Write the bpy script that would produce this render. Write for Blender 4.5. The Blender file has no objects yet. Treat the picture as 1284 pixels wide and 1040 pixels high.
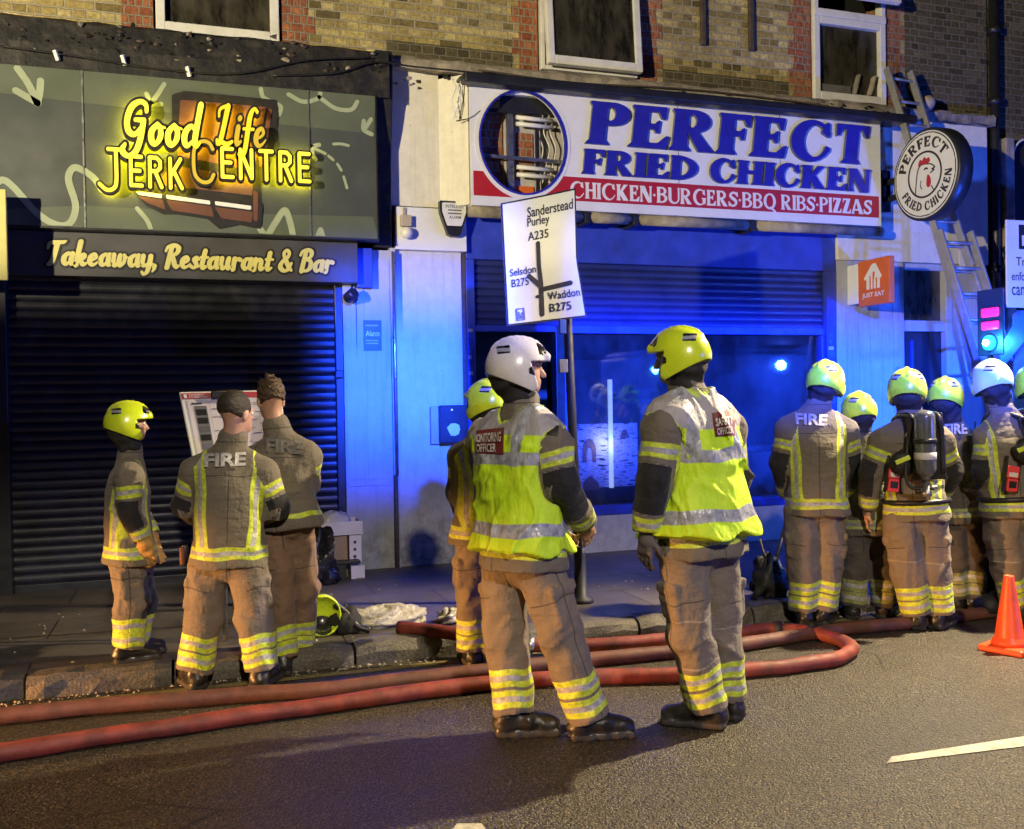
import bpy, math, random
import numpy as np
from mathutils import Vector, Matrix
from mathutils.bvhtree import BVHTree

SC = bpy.context.scene
COL = SC.collection
rad = math.radians
RNG = np.random.default_rng(7)
random.seed(7)

# ---------------------------------------------------------------- camera
FPX, CAM_H, CAM_D = 1200.0, 1.58, 8.6          # focal length in photo pixels, eye height, distance to facade
_th = math.atan2(3558.0, FPX)
_A = np.array([math.cos(_th), math.sin(_th), 0]); _R0 = np.array([math.sin(_th), -math.cos(_th), 0])
_pit = math.atan2(-14, FPX)
FW = _A * math.cos(_pit) + np.array([0, 0, 1.]) * math.sin(_pit)
_U0 = np.cross(_R0, FW)
RT = _R0 * math.cos(.017) - _U0 * math.sin(.017)
UP = _U0 * math.cos(.017) + _R0 * math.sin(.017)
CAM = np.array([0, -CAM_D, CAM_H])
cd = bpy.data.cameras.new('camera'); cam = bpy.data.objects.new('camera', cd); COL.objects.link(cam)
cd.sensor_width = 36; cd.lens = FPX * 36 / 1284; cd.clip_start = .05; cd.clip_end = 500
cam.matrix_world = Matrix(((RT[0], UP[0], -FW[0], CAM[0]), (RT[1], UP[1], -FW[1], CAM[1]), (RT[2], UP[2], -FW[2], CAM[2]), (0, 0, 0, 1)))
SC.camera = cam

def ray(px, py): return FW + RT * (px - 642) / FPX + UP * (520 - py) / FPX
def W(px, py, y=0.):                             # a measured point on a plane parallel to the facade
    d = ray(px, py); return CAM + d * (y + CAM_D) / d[1]
def GN(px, py, z=0.):                            # a measured point on the ground
    d = ray(px, py); return CAM + d * (z - CAM_H) / d[2]

# ---------------------------------------------------------------- world, lights, exposure
w = bpy.data.worlds.new("World"); SC.world = w; w.use_nodes = True
nt = w.node_tree; nt.nodes.clear()
sky = nt.nodes.new('ShaderNodeTexSky'); sky.sky_type = 'NISHITA'; sky.sun_disc = False
sky.sun_elevation = rad(-4); sky.sun_rotation = rad(200)
bg = nt.nodes.new('ShaderNodeBackground'); bg.inputs['Strength'].default_value = .05
out = nt.nodes.new('ShaderNodeOutputWorld')
nt.links.new(sky.outputs[0], bg.inputs[0]); nt.links.new(bg.outputs[0], out.inputs[0])
SC.view_settings.view_transform = 'Standard'; SC.view_settings.look = 'None'
SC.view_settings.exposure = 0; SC.view_settings.gamma = 1
try:
    SC.cycles.use_denoising = True; SC.cycles.denoiser = 'OPENIMAGEDENOISE'
    SC.cycles.max_bounces = 5; SC.cycles.sample_clamp_indirect = 4; SC.cycles.blur_glossy = .5
    SC.cycles.caustics_reflective = False; SC.cycles.caustics_refractive = False
except Exception: pass

def light(name, kind, loc, color, power, target=None, size=.15, angle=60, blend=.3, elev=None, azim=None):
    """a street lamp, headlamp, floodlight or beacon of the street; elev = (lowest, highest, softness) of its beam in degrees"""
    d = bpy.data.lights.new(name, kind); o = bpy.data.objects.new(name, d); COL.objects.link(o)
    o.location = loc; d.color = color; d.energy = power; d.shadow_soft_size = size
    if target is not None:
        v = Vector(target) - Vector(loc); o.rotation_euler = v.to_track_quat('-Z', 'Y').to_euler()
    if kind == 'SPOT': d.spot_size = rad(angle); d.spot_blend = blend
    if elev:
        d.use_nodes = True; t = d.node_tree; t.nodes.clear()
        tc = t.nodes.new('ShaderNodeNewGeometry'); sp = t.nodes.new('ShaderNodeSeparateXYZ')
        t.links.new(tc.outputs['Normal'], sp.inputs[0])
        lo, hi, so = [math.sin(rad(a)) for a in elev]
        def mr(a, b):
            m = t.nodes.new('ShaderNodeMapRange'); m.interpolation_type = 'SMOOTHSTEP'
            m.inputs['From Min'].default_value = a; m.inputs['From Max'].default_value = b
            t.links.new(sp.outputs['Z'], m.inputs['Value']); return m
        a = mr(lo - so, lo + so); b = mr(hi + so, hi - so)
        mu = t.nodes.new('ShaderNodeMath'); mu.operation = 'MULTIPLY'
        t.links.new(a.outputs[0], mu.inputs[0]); t.links.new(b.outputs[0], mu.inputs[1])
        if azim:                                          # sideways spread of the lamp module, degrees clockwise from north
            at = t.nodes.new('ShaderNodeMath'); at.operation = 'ARCTAN2'; t.links.new(sp.outputs['X'], at.inputs[0]); t.links.new(sp.outputs['Y'], at.inputs[1])
            l_, r_, f_ = [rad(q) for q in azim]
            for q0, q1 in ((l_ - f_, l_ + f_), (r_ + f_, r_ - f_)):
                m = mr(q0, q1); t.links.new(at.outputs[0], m.inputs['Value']); m2 = t.nodes.new('ShaderNodeMath'); m2.operation = 'MULTIPLY'
                t.links.new(mu.outputs[0], m2.inputs[0]); t.links.new(m.outputs[0], m2.inputs[1]); mu = m2
        em = t.nodes.new('ShaderNodeEmission'); ou = t.nodes.new('ShaderNodeOutputLight')
        t.links.new(mu.outputs[0], em.inputs['Strength']); t.links.new(em.outputs[0], ou.inputs[0])
    return o
# floodlight on the mast of an engine down the road, turned up at the first floor
light('flood_light', 'POINT', (-7.0, -9.5, 3.1), (1, .86, .56), 8500, None, .1, elev=(-2.7, 28, 1.5))
# street lamp on the far pavement, behind the camera
light('street_lamp_light', 'POINT', (0.5, -15, 6.8), (1, .87, .7), 3900, None, .2, elev=(-75, -22, 1.6))
# floodlight on a mast along the kerb
light('flood_light', 'SPOT', (6.4, -3.75, 4.3), (1, .80, .48), 3500, (1.2, -5.8, 0), .07, 88, .35)
# headlamps of an engine parked down the road on the left: dipped beam, cut off at waist height
light('head_lamp', 'SPOT', (-8.5, -4.15, .82), (1, .46, .14), 9500, (3, -4.1, .6), .09, 27, .25, elev=(-30, .1, 1.5))
# blue beacons of the engines across the road
light('blue_beacon', 'POINT', (0.3, -13, 4.5), (.015, .066, 1), 92000, None, .14, elev=(-14.6, -8.6, 2.4), azim=(3.9, 9.6, .9))    # two lamp modules of one light bar
light('blue_beacon', 'POINT', (0.3, -13, 4.5), (.015, .066, 1), 112000, None, .14, elev=(-14.9, -8.7, 1.6), azim=(13.0, 42, 1.2))
light('blue_beacon', 'POINT', (20.5, -21.2, 3.1), (.04, .10, 1), 6000, None, .16, elev=(-8, 3, 1.8))

# ---------------------------------------------------------------- materials
MATS = {}
def sock(n, v):
    if hasattr(v, 'is_output'): return v
    return None
class NT:
    def __init__(s, name):
        s.m = bpy.data.materials.new(name); s.m.use_nodes = True; s.t = s.m.node_tree; s.t.nodes.clear()
        s.o = s.t.nodes.new('ShaderNodeOutputMaterial'); s.tc = None
    def n(s, kind, props=None, **ins):
        nd = s.t.nodes.new('ShaderNode' + kind)
        for k, v in (props or {}).items(): setattr(nd, k, v)
        for k, v in ins.items():
            key = int(k[1:]) if k[0] == '_' and k[1:].isdigit() else k.replace('_', ' ')
            s.set(nd.inputs[key], v)
        return nd
    def set(s, inp, v):
        if isinstance(v, bpy.types.NodeSocket): s.t.links.new(v, inp)
        elif isinstance(v, (tuple, list)) and len(v) == 3 and inp.type == 'RGBA': inp.default_value = (*v, 1)
        else: inp.default_value = v
    def obj(s):
        if s.tc is None: s.tc = s.t.nodes.new('ShaderNodeTexCoord')
        return s.tc.outputs['Object']
    def noise(s, scale, detail=3, rough=.55, vec=None, stretch=None):
        v = vec or s.obj()
        if stretch: v = s.n('Mapping', None, Vector=v, Scale=stretch).outputs[0]
        return s.n('TexNoise', None, Vector=v, Scale=scale, Detail=detail, Roughness=rough).outputs[0]
    def mr(s, v, a, b, c=0., d=1.):
        return s.n('MapRange', None, Value=v, From_Min=a, From_Max=b, To_Min=c, To_Max=d).outputs[0]
    def math(s, op, a, b=0.):
        return s.n('Math', {'operation': op}, _0=a, _1=b).outputs[0]
    def mix(s, f, a, b, mode='MIX'):
        nd = s.t.nodes.new('ShaderNodeMix'); nd.data_type = 'RGBA'; nd.blend_type = mode
        s.set(nd.inputs[0], f); s.set(nd.inputs[6], a); s.set(nd.inputs[7], b); return nd.outputs[2]
    def attr(s, name):
        return s.n('Attribute', {'attribute_name': name}).outputs['Fac']
    def bump(s, h, strength, dist=.01):
        return s.n('Bump', None, Height=h, Strength=strength, Distance=dist).outputs[0]
    def bsdf(s, col, rough=.6, metal=0., normal=None, emit=None, estr=0., spec=.5, coat=0., sheen=0.):
        b = s.n('BsdfPrincipled'); s.set(b.inputs['Base Color'], col); s.set(b.inputs['Roughness'], rough)
        s.set(b.inputs['Metallic'], metal); b.inputs['Specular IOR Level'].default_value = spec
        if normal is not None: s.set(b.inputs['Normal'], normal)
        if emit is not None: s.set(b.inputs['Emission Color'], emit); b.inputs['Emission Strength'].default_value = estr
        if coat: b.inputs['Coat Weight'].default_value = coat; b.inputs['Coat Roughness'].default_value = .15
        if sheen: b.inputs['Sheen Weight'].default_value = sheen
        s.t.links.new(b.outputs[0], s.o.inputs[0]); return b
def scl(c, k): return tuple(min(1, x * k) for x in c)
def mat(name, c, rough=.6, var=.25, scale=6, bump=.15, bscale=40, metal=0., dirt=0., dirtc=(.03, .027, .022), dscale=1.6, spec=.5, coat=0., stretch=None, bdist=.004):
    if name in MATS: return MATS[name]
    s = NT(name)
    n1 = s.noise(scale, 4, .6, stretch=stretch)
    col = s.mix(s.mr(n1, .3, .7), scl(c, 1 - var), scl(c, 1 + var))
    if dirt:
        n2 = s.noise(dscale, 6, .68); col = s.mix(s.math('MULTIPLY', s.mr(n2, .48, .72), dirt), col, dirtc)
    nb = s.bump(s.noise(bscale, 3, .6), bump, bdist) if bump else None
    s.bsdf(col, s.mr(s.noise(scale * 2.3, 3), .3, .7, max(.03, rough - .1), min(1, rough + .1)), metal, nb, spec=spec, coat=coat)
    MATS[name] = s.m; return s.m
def emis(name, c, strength, c2=None):
    if name in MATS: return MATS[name]
    s = NT(name); s.bsdf(scl(c, .6), .4, 0, None, c, strength); MATS[name] = s.m; return s.m

def brick_mat(name, cols, mortar, rowh=.075, bw=.225, dark=0.):
    s = NT(name); o = s.obj()
    sx = s.n('SeparateXYZ', None, Vector=o)
    xy = s.math('ADD', sx.outputs[0], sx.outputs[1])
    wob = s.n('TexNoise', None, Vector=o, Scale=2.2, Detail=2.).outputs[0]
    zz = s.math('ADD', sx.outputs[2], s.math('MULTIPLY', s.math('SUBTRACT', wob, .5), .016))
    jit = s.n('TexNoise', None, Vector=o, Scale=14., Detail=2.).outputs[0]
    xx = s.math('ADD', xy, s.math('MULTIPLY', s.math('SUBTRACT', jit, .5), .022))
    zz = s.math('ADD', zz, s.math('MULTIPLY', s.math('SUBTRACT', jit, .5), .012))
    v = s.n('CombineXYZ', None, X=xx, Y=zz, Z=0.).outputs[0]
    b = s.n('TexBrick', {'offset': .5, 'squash': .5, 'squash_frequency': 2}, Vector=v, Color1=(0, 0, 0), Color2=(1, 1, 1), Mortar=(0, 0, 0), Scale=1.,
            Mortar_Size=.0085, Mortar_Smooth=.35, Bias=0., Brick_Width=bw, Row_Height=rowh)
    cr = s.n('ValToRGB', None, Fac=b.outputs['Color']); e = cr.color_ramp.elements
    e[0].position = 0; e[0].color = (*cols[0], 1); e[1].position = 1; e[1].color = (*cols[-1], 1)
    for i, c in enumerate(cols[1:-1]): q = e.new((i + 1) / (len(cols) - 1)); q.color = (*c, 1)
    n1 = s.noise(26, 5, .7); n2 = s.noise(1.1, 5, .65); n3 = s.noise(90, 2)
    col = s.mix(s.mr(n1, .3, .7), (.42, .42, .42), (1.35, 1.35, 1.25))
    col = s.mix(1., cr.outputs[0], col, 'MULTIPLY')
    mo = s.mix(s.mr(n3, .3, .7), scl(mortar, .6), mortar)
    col = s.mix(b.outputs['Fac'], col, mo)
    soot = s.mix(s.math('MULTIPLY', s.mr(n2, .42, .7), .4 + dark), col, (.05, .042, .03))
    h = s.math('ADD', s.math('MULTIPLY', s.math('SUBTRACT', 1., b.outputs['Fac']), 1.), s.math('MULTIPLY', n1, .55))
    s.bsdf(soot, .88, 0, s.bump(h, .9, .012), spec=.25)
    MATS[name] = s.m; return s.m
brick_mat('stock_brick', [(.12, .09, .035), (.40, .31, .12), (.56, .45, .19), (.33, .25, .10), (.64, .52, .25), (.2, .155, .065)], (.46, .41, .28))
brick_mat('red_brick', [(.26, .075, .035), (.40, .13, .06), (.32, .10, .05), (.46, .18, .09)], (.34, .28, .2), bw=.113)
brick_mat('sooty_brick', [(.06, .05, .03), (.13, .11, .06), (.09, .07, .04), (.17, .14, .08)], (.22, .2, .14))

def paint_mat(name, c, grime=.6, streak=.5):
    """old painted render: grime that climbs from the pavement, rain streaks, chips"""
    s = NT(name); o = s.obj(); sx = s.n('SeparateXYZ', None, Vector=o)
    n1 = s.noise(2.5, 6, .7); n2 = s.noise(9, 5, .7); st = s.noise(3, 4, .6, stretch=(9, 9, .6)); n4 = s.noise(30, 4, .7)
    zc = s.math('ADD', sx.outputs[2], s.math('MULTIPLY', s.math('SUBTRACT', n1, .5), 1.1))
    low = s.mr(zc, .95, .25)
    col = s.mix(s.mr(n2, .3, .7), scl(c, .86), scl(c, 1.04))
    col = s.mix(s.math('MULTIPLY', s.mr(st, .5, .75), streak), col, scl(c, .5))
    col = s.mix(s.math('MULTIPLY', s.math('MULTIPLY', low, s.mr(n2, .25, .6)), grime), col, (.05, .045, .035))
    col = s.mix(s.math('MULTIPLY', s.mr(n4, .66, .72), .5), col, (.12, .1, .08))
    s.bsdf(col, .62, 0, s.bump(s.math('ADD', n2, s.math('MULTIPLY', n4, .3)), .25, .008), spec=.35); MATS[name] = s.m; return s.m
paint_mat('white_render', (.56, .55, .54), .75, .35)
paint_mat('cream_render', (.74, .7, .58), .5, .25)
paint_mat('stall_riser_render', (.66, .62, .62), .45, .3)
paint_mat('pale_board', (.42, .43, .46), .6, .4)

def asphalt():
    s = NT('asphalt'); v1 = s.n('TexVoronoi', None, Vector=s.obj(), Scale=125.); v2 = s.n('TexVoronoi', None, Vector=s.obj(), Scale=62.)
    n = s.noise(1.1, 6, .68, stretch=(.5, 1.6, 1)); n2 = s.noise(240, 2, .6); n5 = s.noise(.5, 3)
    sep = s.n('SeparateColor', None, Color=v1.outputs['Color'])
    col = s.mix(s.mr(sep.outputs[0], .35, 1.), (.048, .039, .026), (.145, .117, .078))
    col = s.mix(s.mr(sep.outputs[1], .8, .98), col, (.27, .225, .15))
    col = s.mix(s.mr(v1.outputs['Distance'], .3, .75), col, (.012, .011, .01))
    col = s.mix(s.math('MULTIPLY', s.mr(n, .42, .7), .6), col, (.03, .026, .019))
    ck = s.n('TexVoronoi', {'feature': 'DISTANCE_TO_EDGE'}, Vector=s.n('Mapping', None, Vector=s.mix(.06, s.obj(), s.n('TexNoise', None, Vector=s.obj(), Scale=3., Detail=5.).outputs[1]), Scale=(.5, .8, 1)).outputs[0], Scale=1.1).outputs[0]
    col = s.mix(s.math('MULTIPLY', s.mr(ck, .009, .002), s.mr(s.noise(.7, 2), .5, .58)), col, (.012, .01, .008))
    h = s.math('ADD', s.math('MULTIPLY', v1.outputs['Distance'], -1.), s.math('MULTIPLY', v2.outputs['Distance'], -.8))
    s.bsdf(col, s.mr(n5, .4, .65, .38, .62), 0, s.bump(h, .75, .008), spec=.5); MATS['asphalt'] = s.m
asphalt()
def paving():
    s = NT('paving'); o = s.obj()
    b = s.n('TexBrick', {'offset': .5}, Vector=o, Color1=(0, 0, 0), Color2=(1, 1, 1), Scale=1., Mortar_Size=.007, Mortar_Smooth=.3, Brick_Width=.9, Row_Height=.6)
    n = s.noise(2, 6, .7); n2 = s.noise(60, 4, .7); n3 = s.noise(.8, 3)
    col = s.mix(b.outputs['Color'], (.085, .072, .058), (.12, .104, .084))
    col = s.mix(s.mr(n, .35, .7), col, (.05, .042, .034)); col = s.mix(s.mr(n2, .55, .8), col, (.1, .088, .07))
    col = s.mix(b.outputs['Fac'], col, (.02, .018, .015))
    h = s.math('ADD', s.math('MULTIPLY', b.outputs['Fac'], -1.), s.math('MULTIPLY', n2, .25))
    s.bsdf(col, s.mr(n3, .4, .6, .4, .62), 0, s.bump(h, .5, .008)); MATS['paving'] = s.m
paving()
mat('kerb_granite', (.12, .105, .08), .7, .45, 60, .7, 70, dirt=.6, dscale=3, bdist=.012)
mat('black_fascia', (.009, .008, .0075), .6, .4, 5, .6, 20, dirt=.22, dirtc=(.2, .17, .13), dscale=7, bdist=.01)
mat('stone_ledge', (.30, .26, .2), .85, .4, 6, .6, 22, dirt=.85, dscale=2.4, bdist=.015)
mat('shutter_steel', (.013, .014, .018), .42, .3, 3, .15, 30, dirt=.25, dirtc=(.09, .09, .1), dscale=7, spec=.6)
mat('blue_shutter', (.02, .028, .12), .4, .25, 3, .1, 30, dirt=.4, dscale=3)
mat('blue_paint', (.03, .055, .38), .45, .25, 4, .15, 30, dirt=.3, dscale=3)
mat('dark_frame', (.015, .016, .02), .4, .2, 6, .1)
mat('upvc', (.72, .71, .66), .35, .06, 6, .05, 30, dirt=.35, dirtc=(.25, .22, .17), dscale=4)
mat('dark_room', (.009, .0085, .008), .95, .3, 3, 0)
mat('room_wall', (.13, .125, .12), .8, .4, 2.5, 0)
mat('drip_brown', (.07, .05, .04), .7, .4, 20, .4, 30)
mat('steel', (.45, .45, .45), .35, .15, 8, .1, 40, metal=.9, dirt=.3, dscale=6)
mat('aluminium', (.42, .42, .43), .42, .2, 20, .2, 60, metal=.55, dirt=.45, dirtc=(.12, .11, .1), dscale=10)
mat('black_plastic', (.014, .014, .016), .42, .25, 10, .1, 60)
mat('black_rubber', (.012, .011, .011), .62, .3, 12, .25, 60)
mat('white_plastic', (.7, .69, .64), .4, .06, 5, .05)
mat('beige_plastic', (.42, .36, .27), .55, .12, 5, .05)
mat('green_board', (.10, .118, .08), .42, .12, 1.6, .03, 60, dirt=.18, dirtc=(.3, .3, .24), dscale=1.2)
mat('grey_board', (.064, .074, .066), .42, .12, 1.6, .03, 60, dirt=.15, dirtc=(.25, .25, .22), dscale=1.2)
mat('pale_green_paint', (.33, .38, .24), .5, .12, 5, 0)
mat('dark_grey_panel', (.052, .052, .05), .45, .2, 2, .03, 50, dirt=.2, dirtc=(.13, .12, .1))
mat('barrel_brown', (.13, .05, .03), .5, .12, 4, 0)
mat('barrel_dark', (.13, .06, .04), .5, .12, 4, 0)
mat('print_black', (.015, .013, .012), .5, .15, 8, 0)
mat('print_white', (.75, .74, .7), .5, .05, 5, 0)
mat('script_cream', (.62, .56, .17), .5, .08, 6, 0)
mat('sign_white', (.74, .74, .74), .4, .05, 2, .02, 30, dirt=.22, dirtc=(.4, .37, .32), dscale=2.4)
mat('sign_red', (.42, .018, .022), .4, .1, 3, .02, 30, dirt=.15, dscale=3)
mat('letter_blue', (.022, .022, .34), .35, .12, 6, .03, 30)
mat('letter_side', (.10, .11, .16), .5, .2, 6, 0)
mat('orange_sign', (.62, .13, .025), .45, .08, 4, .02)
mat('road_sign_white', (.64, .66, .56), .5, .06, 3, .05, 20, dirt=.18, dirtc=(.42, .42, .33), dscale=5)
mat('road_paint', (.5, .48, .4), .7, .3, 50, .4, 120, dirt=.7, dirtc=(.09, .08, .065), dscale=9)
mat('yellow_road_paint', (.24, .19, .055), .75, .4, 60, .4, 120, dirt=.85, dirtc=(.05, .042, .03), dscale=7)
mat('galvanised', (.2, .2, .2), .5, .2, 15, .1, 40, metal=.6)
mat('post_black', (.01, .01, .011), .6, .2, 6, .05)
mat('hose_red', (.21, .034, .022), .62, .45, 9, .5, 150, dirt=.8, dirtc=(.07, .028, .02), dscale=3.2)
mat('hose_brown', (.13, .045, .03), .62, .4, 9, .5, 150, dirt=.75, dirtc=(.045, .03, .022), dscale=3.5)
mat('cone_orange', (.72, .085, .02), .42, .16, 8, .08, 40, dirt=.35, dirtc=(.14, .035, .02), dscale=7)
mat('cardboard', (.29, .2, .12), .8, .15, 5, .1)
mat('white_card', (.62, .57, .55), .65, .08, 5, .05)
mat('bin_bag', (.012, .012, .014), .2, .3, 5, .9, 13, bdist=.03)
mat('clear_plastic', (.5, .46, .36), .28, .3, 5, .9, 22, dirt=.4, dirtc=(.1, .09, .08), dscale=5, bdist=.02)
mat('boot_leather', (.016, .014, .013), .38, .35, 14, .45, 45, dirt=.3, dirtc=(.05, .04, .03), dscale=10)
mat('boot_sole', (.035, .03, .027), .75, .35, 14, .4, 70)
mat('skin', (.42, .24, .17), .5, .12, 12, .1, 80)
mat('skin_dark', (.26, .14, .09), .5, .12, 12, .1, 80)
mat('glove_tan', (.42, .24, .07), .75, .25, 12, .4, 60)
mat('glove_grey', (.12, .1, .11), .7, .3, 12, .4, 60)
mat('hair_dark', (.018, .012, .009), .55, .5, 60, .8, 110, stretch=(1, 1, .3), bdist=.01)
mat('hair_brown', (.075, .045, .025), .55, .5, 60, .8, 110, stretch=(1, 1, .3), bdist=.01)
mat('curtain_black', (.013, .012, .013), .8, .3, 14, .4, 50)
mat('red_pouch', (.75, .05, .05), .45, .12, 8, .1)
mat('cylinder_grey', (.10, .105, .115), .25, .2, 6, .08, 50, coat=.6, dirt=.25, dscale=8)
mat('patch_red', (.15, .02, .022), .5, .25, 12, .2, 40)
mat('patch_white', (.6, .58, .55), .5, .1, 10, 0)
mat('grey_lettering', (.42, .42, .44), .5, .35, 45, .2, 90, dirt=.5, dirtc=(.14, .12, .11), dscale=26)
mat('lime_tag', (.6, .72, .06), .5, .15, 10, .1)
mat('van_yellow', (.6, .62, .06), .35, .06, 4, 0)
mat('van_red', (.34, .012, .02), .35, .08, 4, 0)
mat('van_body', (.09, .1, .16), .3, .1, 3, 0)
mat('sticker_blue', (.04, .09, .42), .4, .15, 8, 0)
mat('gravel_bits', (.36, .3, .22), .8, .4, 30, .3)
emis('neon_yellow', (1, .72, .03), .7); emis('neon_hot', (1, .8, .05), 1.35); emis('neon_dim', (1, .72, .06), .2)
emis('halo_yellow', (1, .82, .02), 34); mat('recess_grey', (.46, .43, .42), .7, .3, 4, .1)
emis('tube_lit', (.62, .8, 1), 1.0)
emis('red_lamp', (1, .015, .1), 2.2); emis('blue_lamp', (.02, .3, 1), 2.6); emis('lamp_core', (.55, .95, 1), 40)

def glass():
    s = NT('window_glass')
    lw = s.n('LayerWeight', None, Blend=.22); g = s.n('BsdfGlossy', None, Color=(1, 1, 1), Roughness=.03); t = s.n('BsdfTransparent', None, Color=(.72, .74, .76))
    n = s.noise(2.2, 6, .75, stretch=(1.6, 1.6, .8)); d = s.n('BsdfDiffuse', None, Color=(.5, .5, .55))
    f = s.mr(lw.outputs['Fresnel'], 0, 1, .07, 1.)
    m = s.n('MixShader', None, _0=f, _1=t.outputs[0], _2=g.outputs[0])
    m2 = s.n('MixShader', None, _0=s.mr(n, .42, .85, .012, .05), _1=m.outputs[0], _2=d.outputs[0])
    s.t.links.new(m2.outputs[0], s.o.inputs[0]); MATS['window_glass'] = s.m
glass()
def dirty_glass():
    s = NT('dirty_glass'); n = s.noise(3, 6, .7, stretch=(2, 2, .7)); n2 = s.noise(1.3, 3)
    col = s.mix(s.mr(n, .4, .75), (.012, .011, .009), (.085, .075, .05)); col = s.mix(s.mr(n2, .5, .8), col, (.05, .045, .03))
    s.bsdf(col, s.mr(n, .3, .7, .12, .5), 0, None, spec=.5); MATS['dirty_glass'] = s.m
dirty_glass()
def poster():
    s = NT('poster_print'); o = s.obj(); n = s.noise(22, 3, .5, stretch=(1, 1, 3)); n2 = s.noise(3, 3)
    col = s.mix(s.mr(n, .56, .6), (.42, .4, .46), (.16, .15, .19)); col = s.mix(s.mr(n2, .5, .7), col, (.3, .28, .36))
    s.bsdf(col, .5); MATS['poster_print'] = s.m
poster()

LIME, SILV = (.62, .74, .06), (.46, .46, .47)
def gear(name, c, dark=(.016, .016, .02), lime=LIME, silv=SILV, hw=.034, iw=.012, soot=.35):
    """bunker gear: woven cloth, lime and silver reflective tape laid along 'band', black reinforcement patches from 'dark', pale stitching from 'seam'"""
    s = NT(name); b = s.attr('band'); dk = s.attr('dark'); se = s.attr('seam'); l1 = s.math('ABSOLUTE', s.attr('linea')); l2 = s.math('ABSOLUTE', s.attr('lineb'))
    ln = s.math('MAXIMUM', s.mr(l1, .0045, .002), s.mr(l2, .0045, .002))
    n = s.noise(5, 5, .65); n2 = s.noise(34, 3, .6); wv = s.noise(330, 2, .5)
    col = s.mix(s.mr(n, .3, .7), scl(c, .72), scl(c, 1.18))
    col = s.mix(s.math('MULTIPLY', s.mr(n, .52, .75), soot), col, scl(c, .38))
    col = s.mix(s.mr(dk, -.003, .003), col, dark)
    col = s.mix(s.math('MULTIPLY', s.mr(se, .006, .002), .6), col, (.4, .36, .32))
    col = s.mix(s.math('MULTIPLY', ln, .62), col, (.02, .017, .014))
    lm = s.mix(s.mr(n2, .35, .75), lime, scl(lime, .5)); sv = s.mix(s.mr(n2, .3, .7), scl(silv, .5), silv)
    tape = s.mix(s.mr(b, iw + .002, iw - .002), lm, sv)
    f = s.mr(b, hw + .0025, hw - .0025)
    col = s.mix(f, col, tape)
    fold = s.math('ABSOLUTE', s.math('SUBTRACT', s.noise(5.5, 4, .5, stretch=(1, 1, 2.2)), .5)); fold2 = s.math('ABSOLUTE', s.math('SUBTRACT', s.noise(13, 3, .5, stretch=(1.8, 1.8, 1)), .5))
    h = s.math('ADD', s.math('ADD', s.math('MULTIPLY', fold, 3.4), s.math('MULTIPLY', fold2, 1.5)), s.math('ADD', s.math('MULTIPLY', n2, .16), s.math('MULTIPLY', wv, .07)))
    h = s.math('SUBTRACT', s.math('ADD', h, s.math('MULTIPLY', f, .14)), s.math('MULTIPLY', ln, .25))
    s.bsdf(col, s.mix(f, (.82, .82, .82), (.42, .42, .42)), 0, s.bump(h, .38, .02), spec=.3, sheen=.1)
    MATS[name] = s.m
gear('jacket_cloth', (.155, .133, .104)); gear('jacket_cloth_dark', (.085, .075, .066), lime=(.33, .38, .14), silv=(.25, .26, .27))  # dark variant: darker cloth and duller tape
gear('trouser_cloth', (.18, .148, .12), hw=.040, iw=.013); gear('trouser_cloth_dark', (.075, .065, .06), hw=.040, iw=.013, lime=(.3, .32, .12)); gear('trouser_cloth_brown', (.2, .125, .08), hw=.040, iw=.013)
def vest_mat():
    s = NT('vest_cloth'); b = s.attr('band'); y = s.attr('yoke'); dk = s.attr('dark'); n = s.noise(6, 5, .65); n2 = s.noise(30, 3)
    lime = s.mix(s.mr(n, .35, .7), (.46, .74, .012), (.68, .92, .03))
    col = s.mix(s.mr(y, -.004, .004), lime, s.mix(s.mr(n, .3, .7), (.27, .255, .26), (.42, .4, .42)))
    col = s.mix(s.mr(dk, -.003, .003), col, (.5, .66, .05))
    f = s.mr(b, .031, .027); col = s.mix(f, col, s.mix(s.mr(n2, .3, .7), (.2, .21, .25), (.46, .47, .52)))
    fold = s.math('MULTIPLY', s.math('ABSOLUTE', s.math('SUBTRACT', s.noise(6, 4, .5, stretch=(1.8, 1.8, .7)), .5)), 3.)
    s.bsdf(col, s.mix(f, (.6, .6, .6), (.3, .3, .3)), 0, s.bump(s.math('ADD', fold, s.math('MULTIPLY', n2, .2)), .5, .02), spec=.4); MATS['vest_cloth'] = s.m
vest_mat()
def helmet_mat(name, c, c2):
    s = NT(name); dk = s.attr('dark'); st = s.attr('stick'); n = s.noise(9, 4); sc = s.noise(60, 4, .7)
    col = s.mix(s.mr(n, .3, .7), c, c2); col = s.mix(s.math('MULTIPLY', s.mr(sc, .62, .7), .4), col, scl(c, .4))
    col = s.mix(s.mr(st, -.002, .002), col, (.3, .31, .33))
    sb = s.attr('stripe'); col = s.mix(s.math('MULTIPLY', s.mr(st, -.002, .002), s.mr(sb, -.002, .002)), col, (.01, .01, .012))
    col = s.mix(s.mr(dk, -.002, .002), col, (.012, .012, .013))
    s.bsdf(col, s.mix(s.mr(sc, .4, .7), (.2, .2, .2), (.42, .42, .42)), 0, None, spec=.5, coat=.5); MATS[name] = s.m
helmet_mat('helmet_lime', (.52, .68, .02), (.66, .8, .03)); helmet_mat('helmet_pale', (.5, .58, .38), (.62, .7, .46)); helmet_mat('helmet_white', (.6, .58, .58), (.74, .72, .7))  # the pale one is the lime shell with blue glare put into its colour
mat('visor_dark', (.01, .01, .012), .1, .2, 5, 0, coat=.8)

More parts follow.
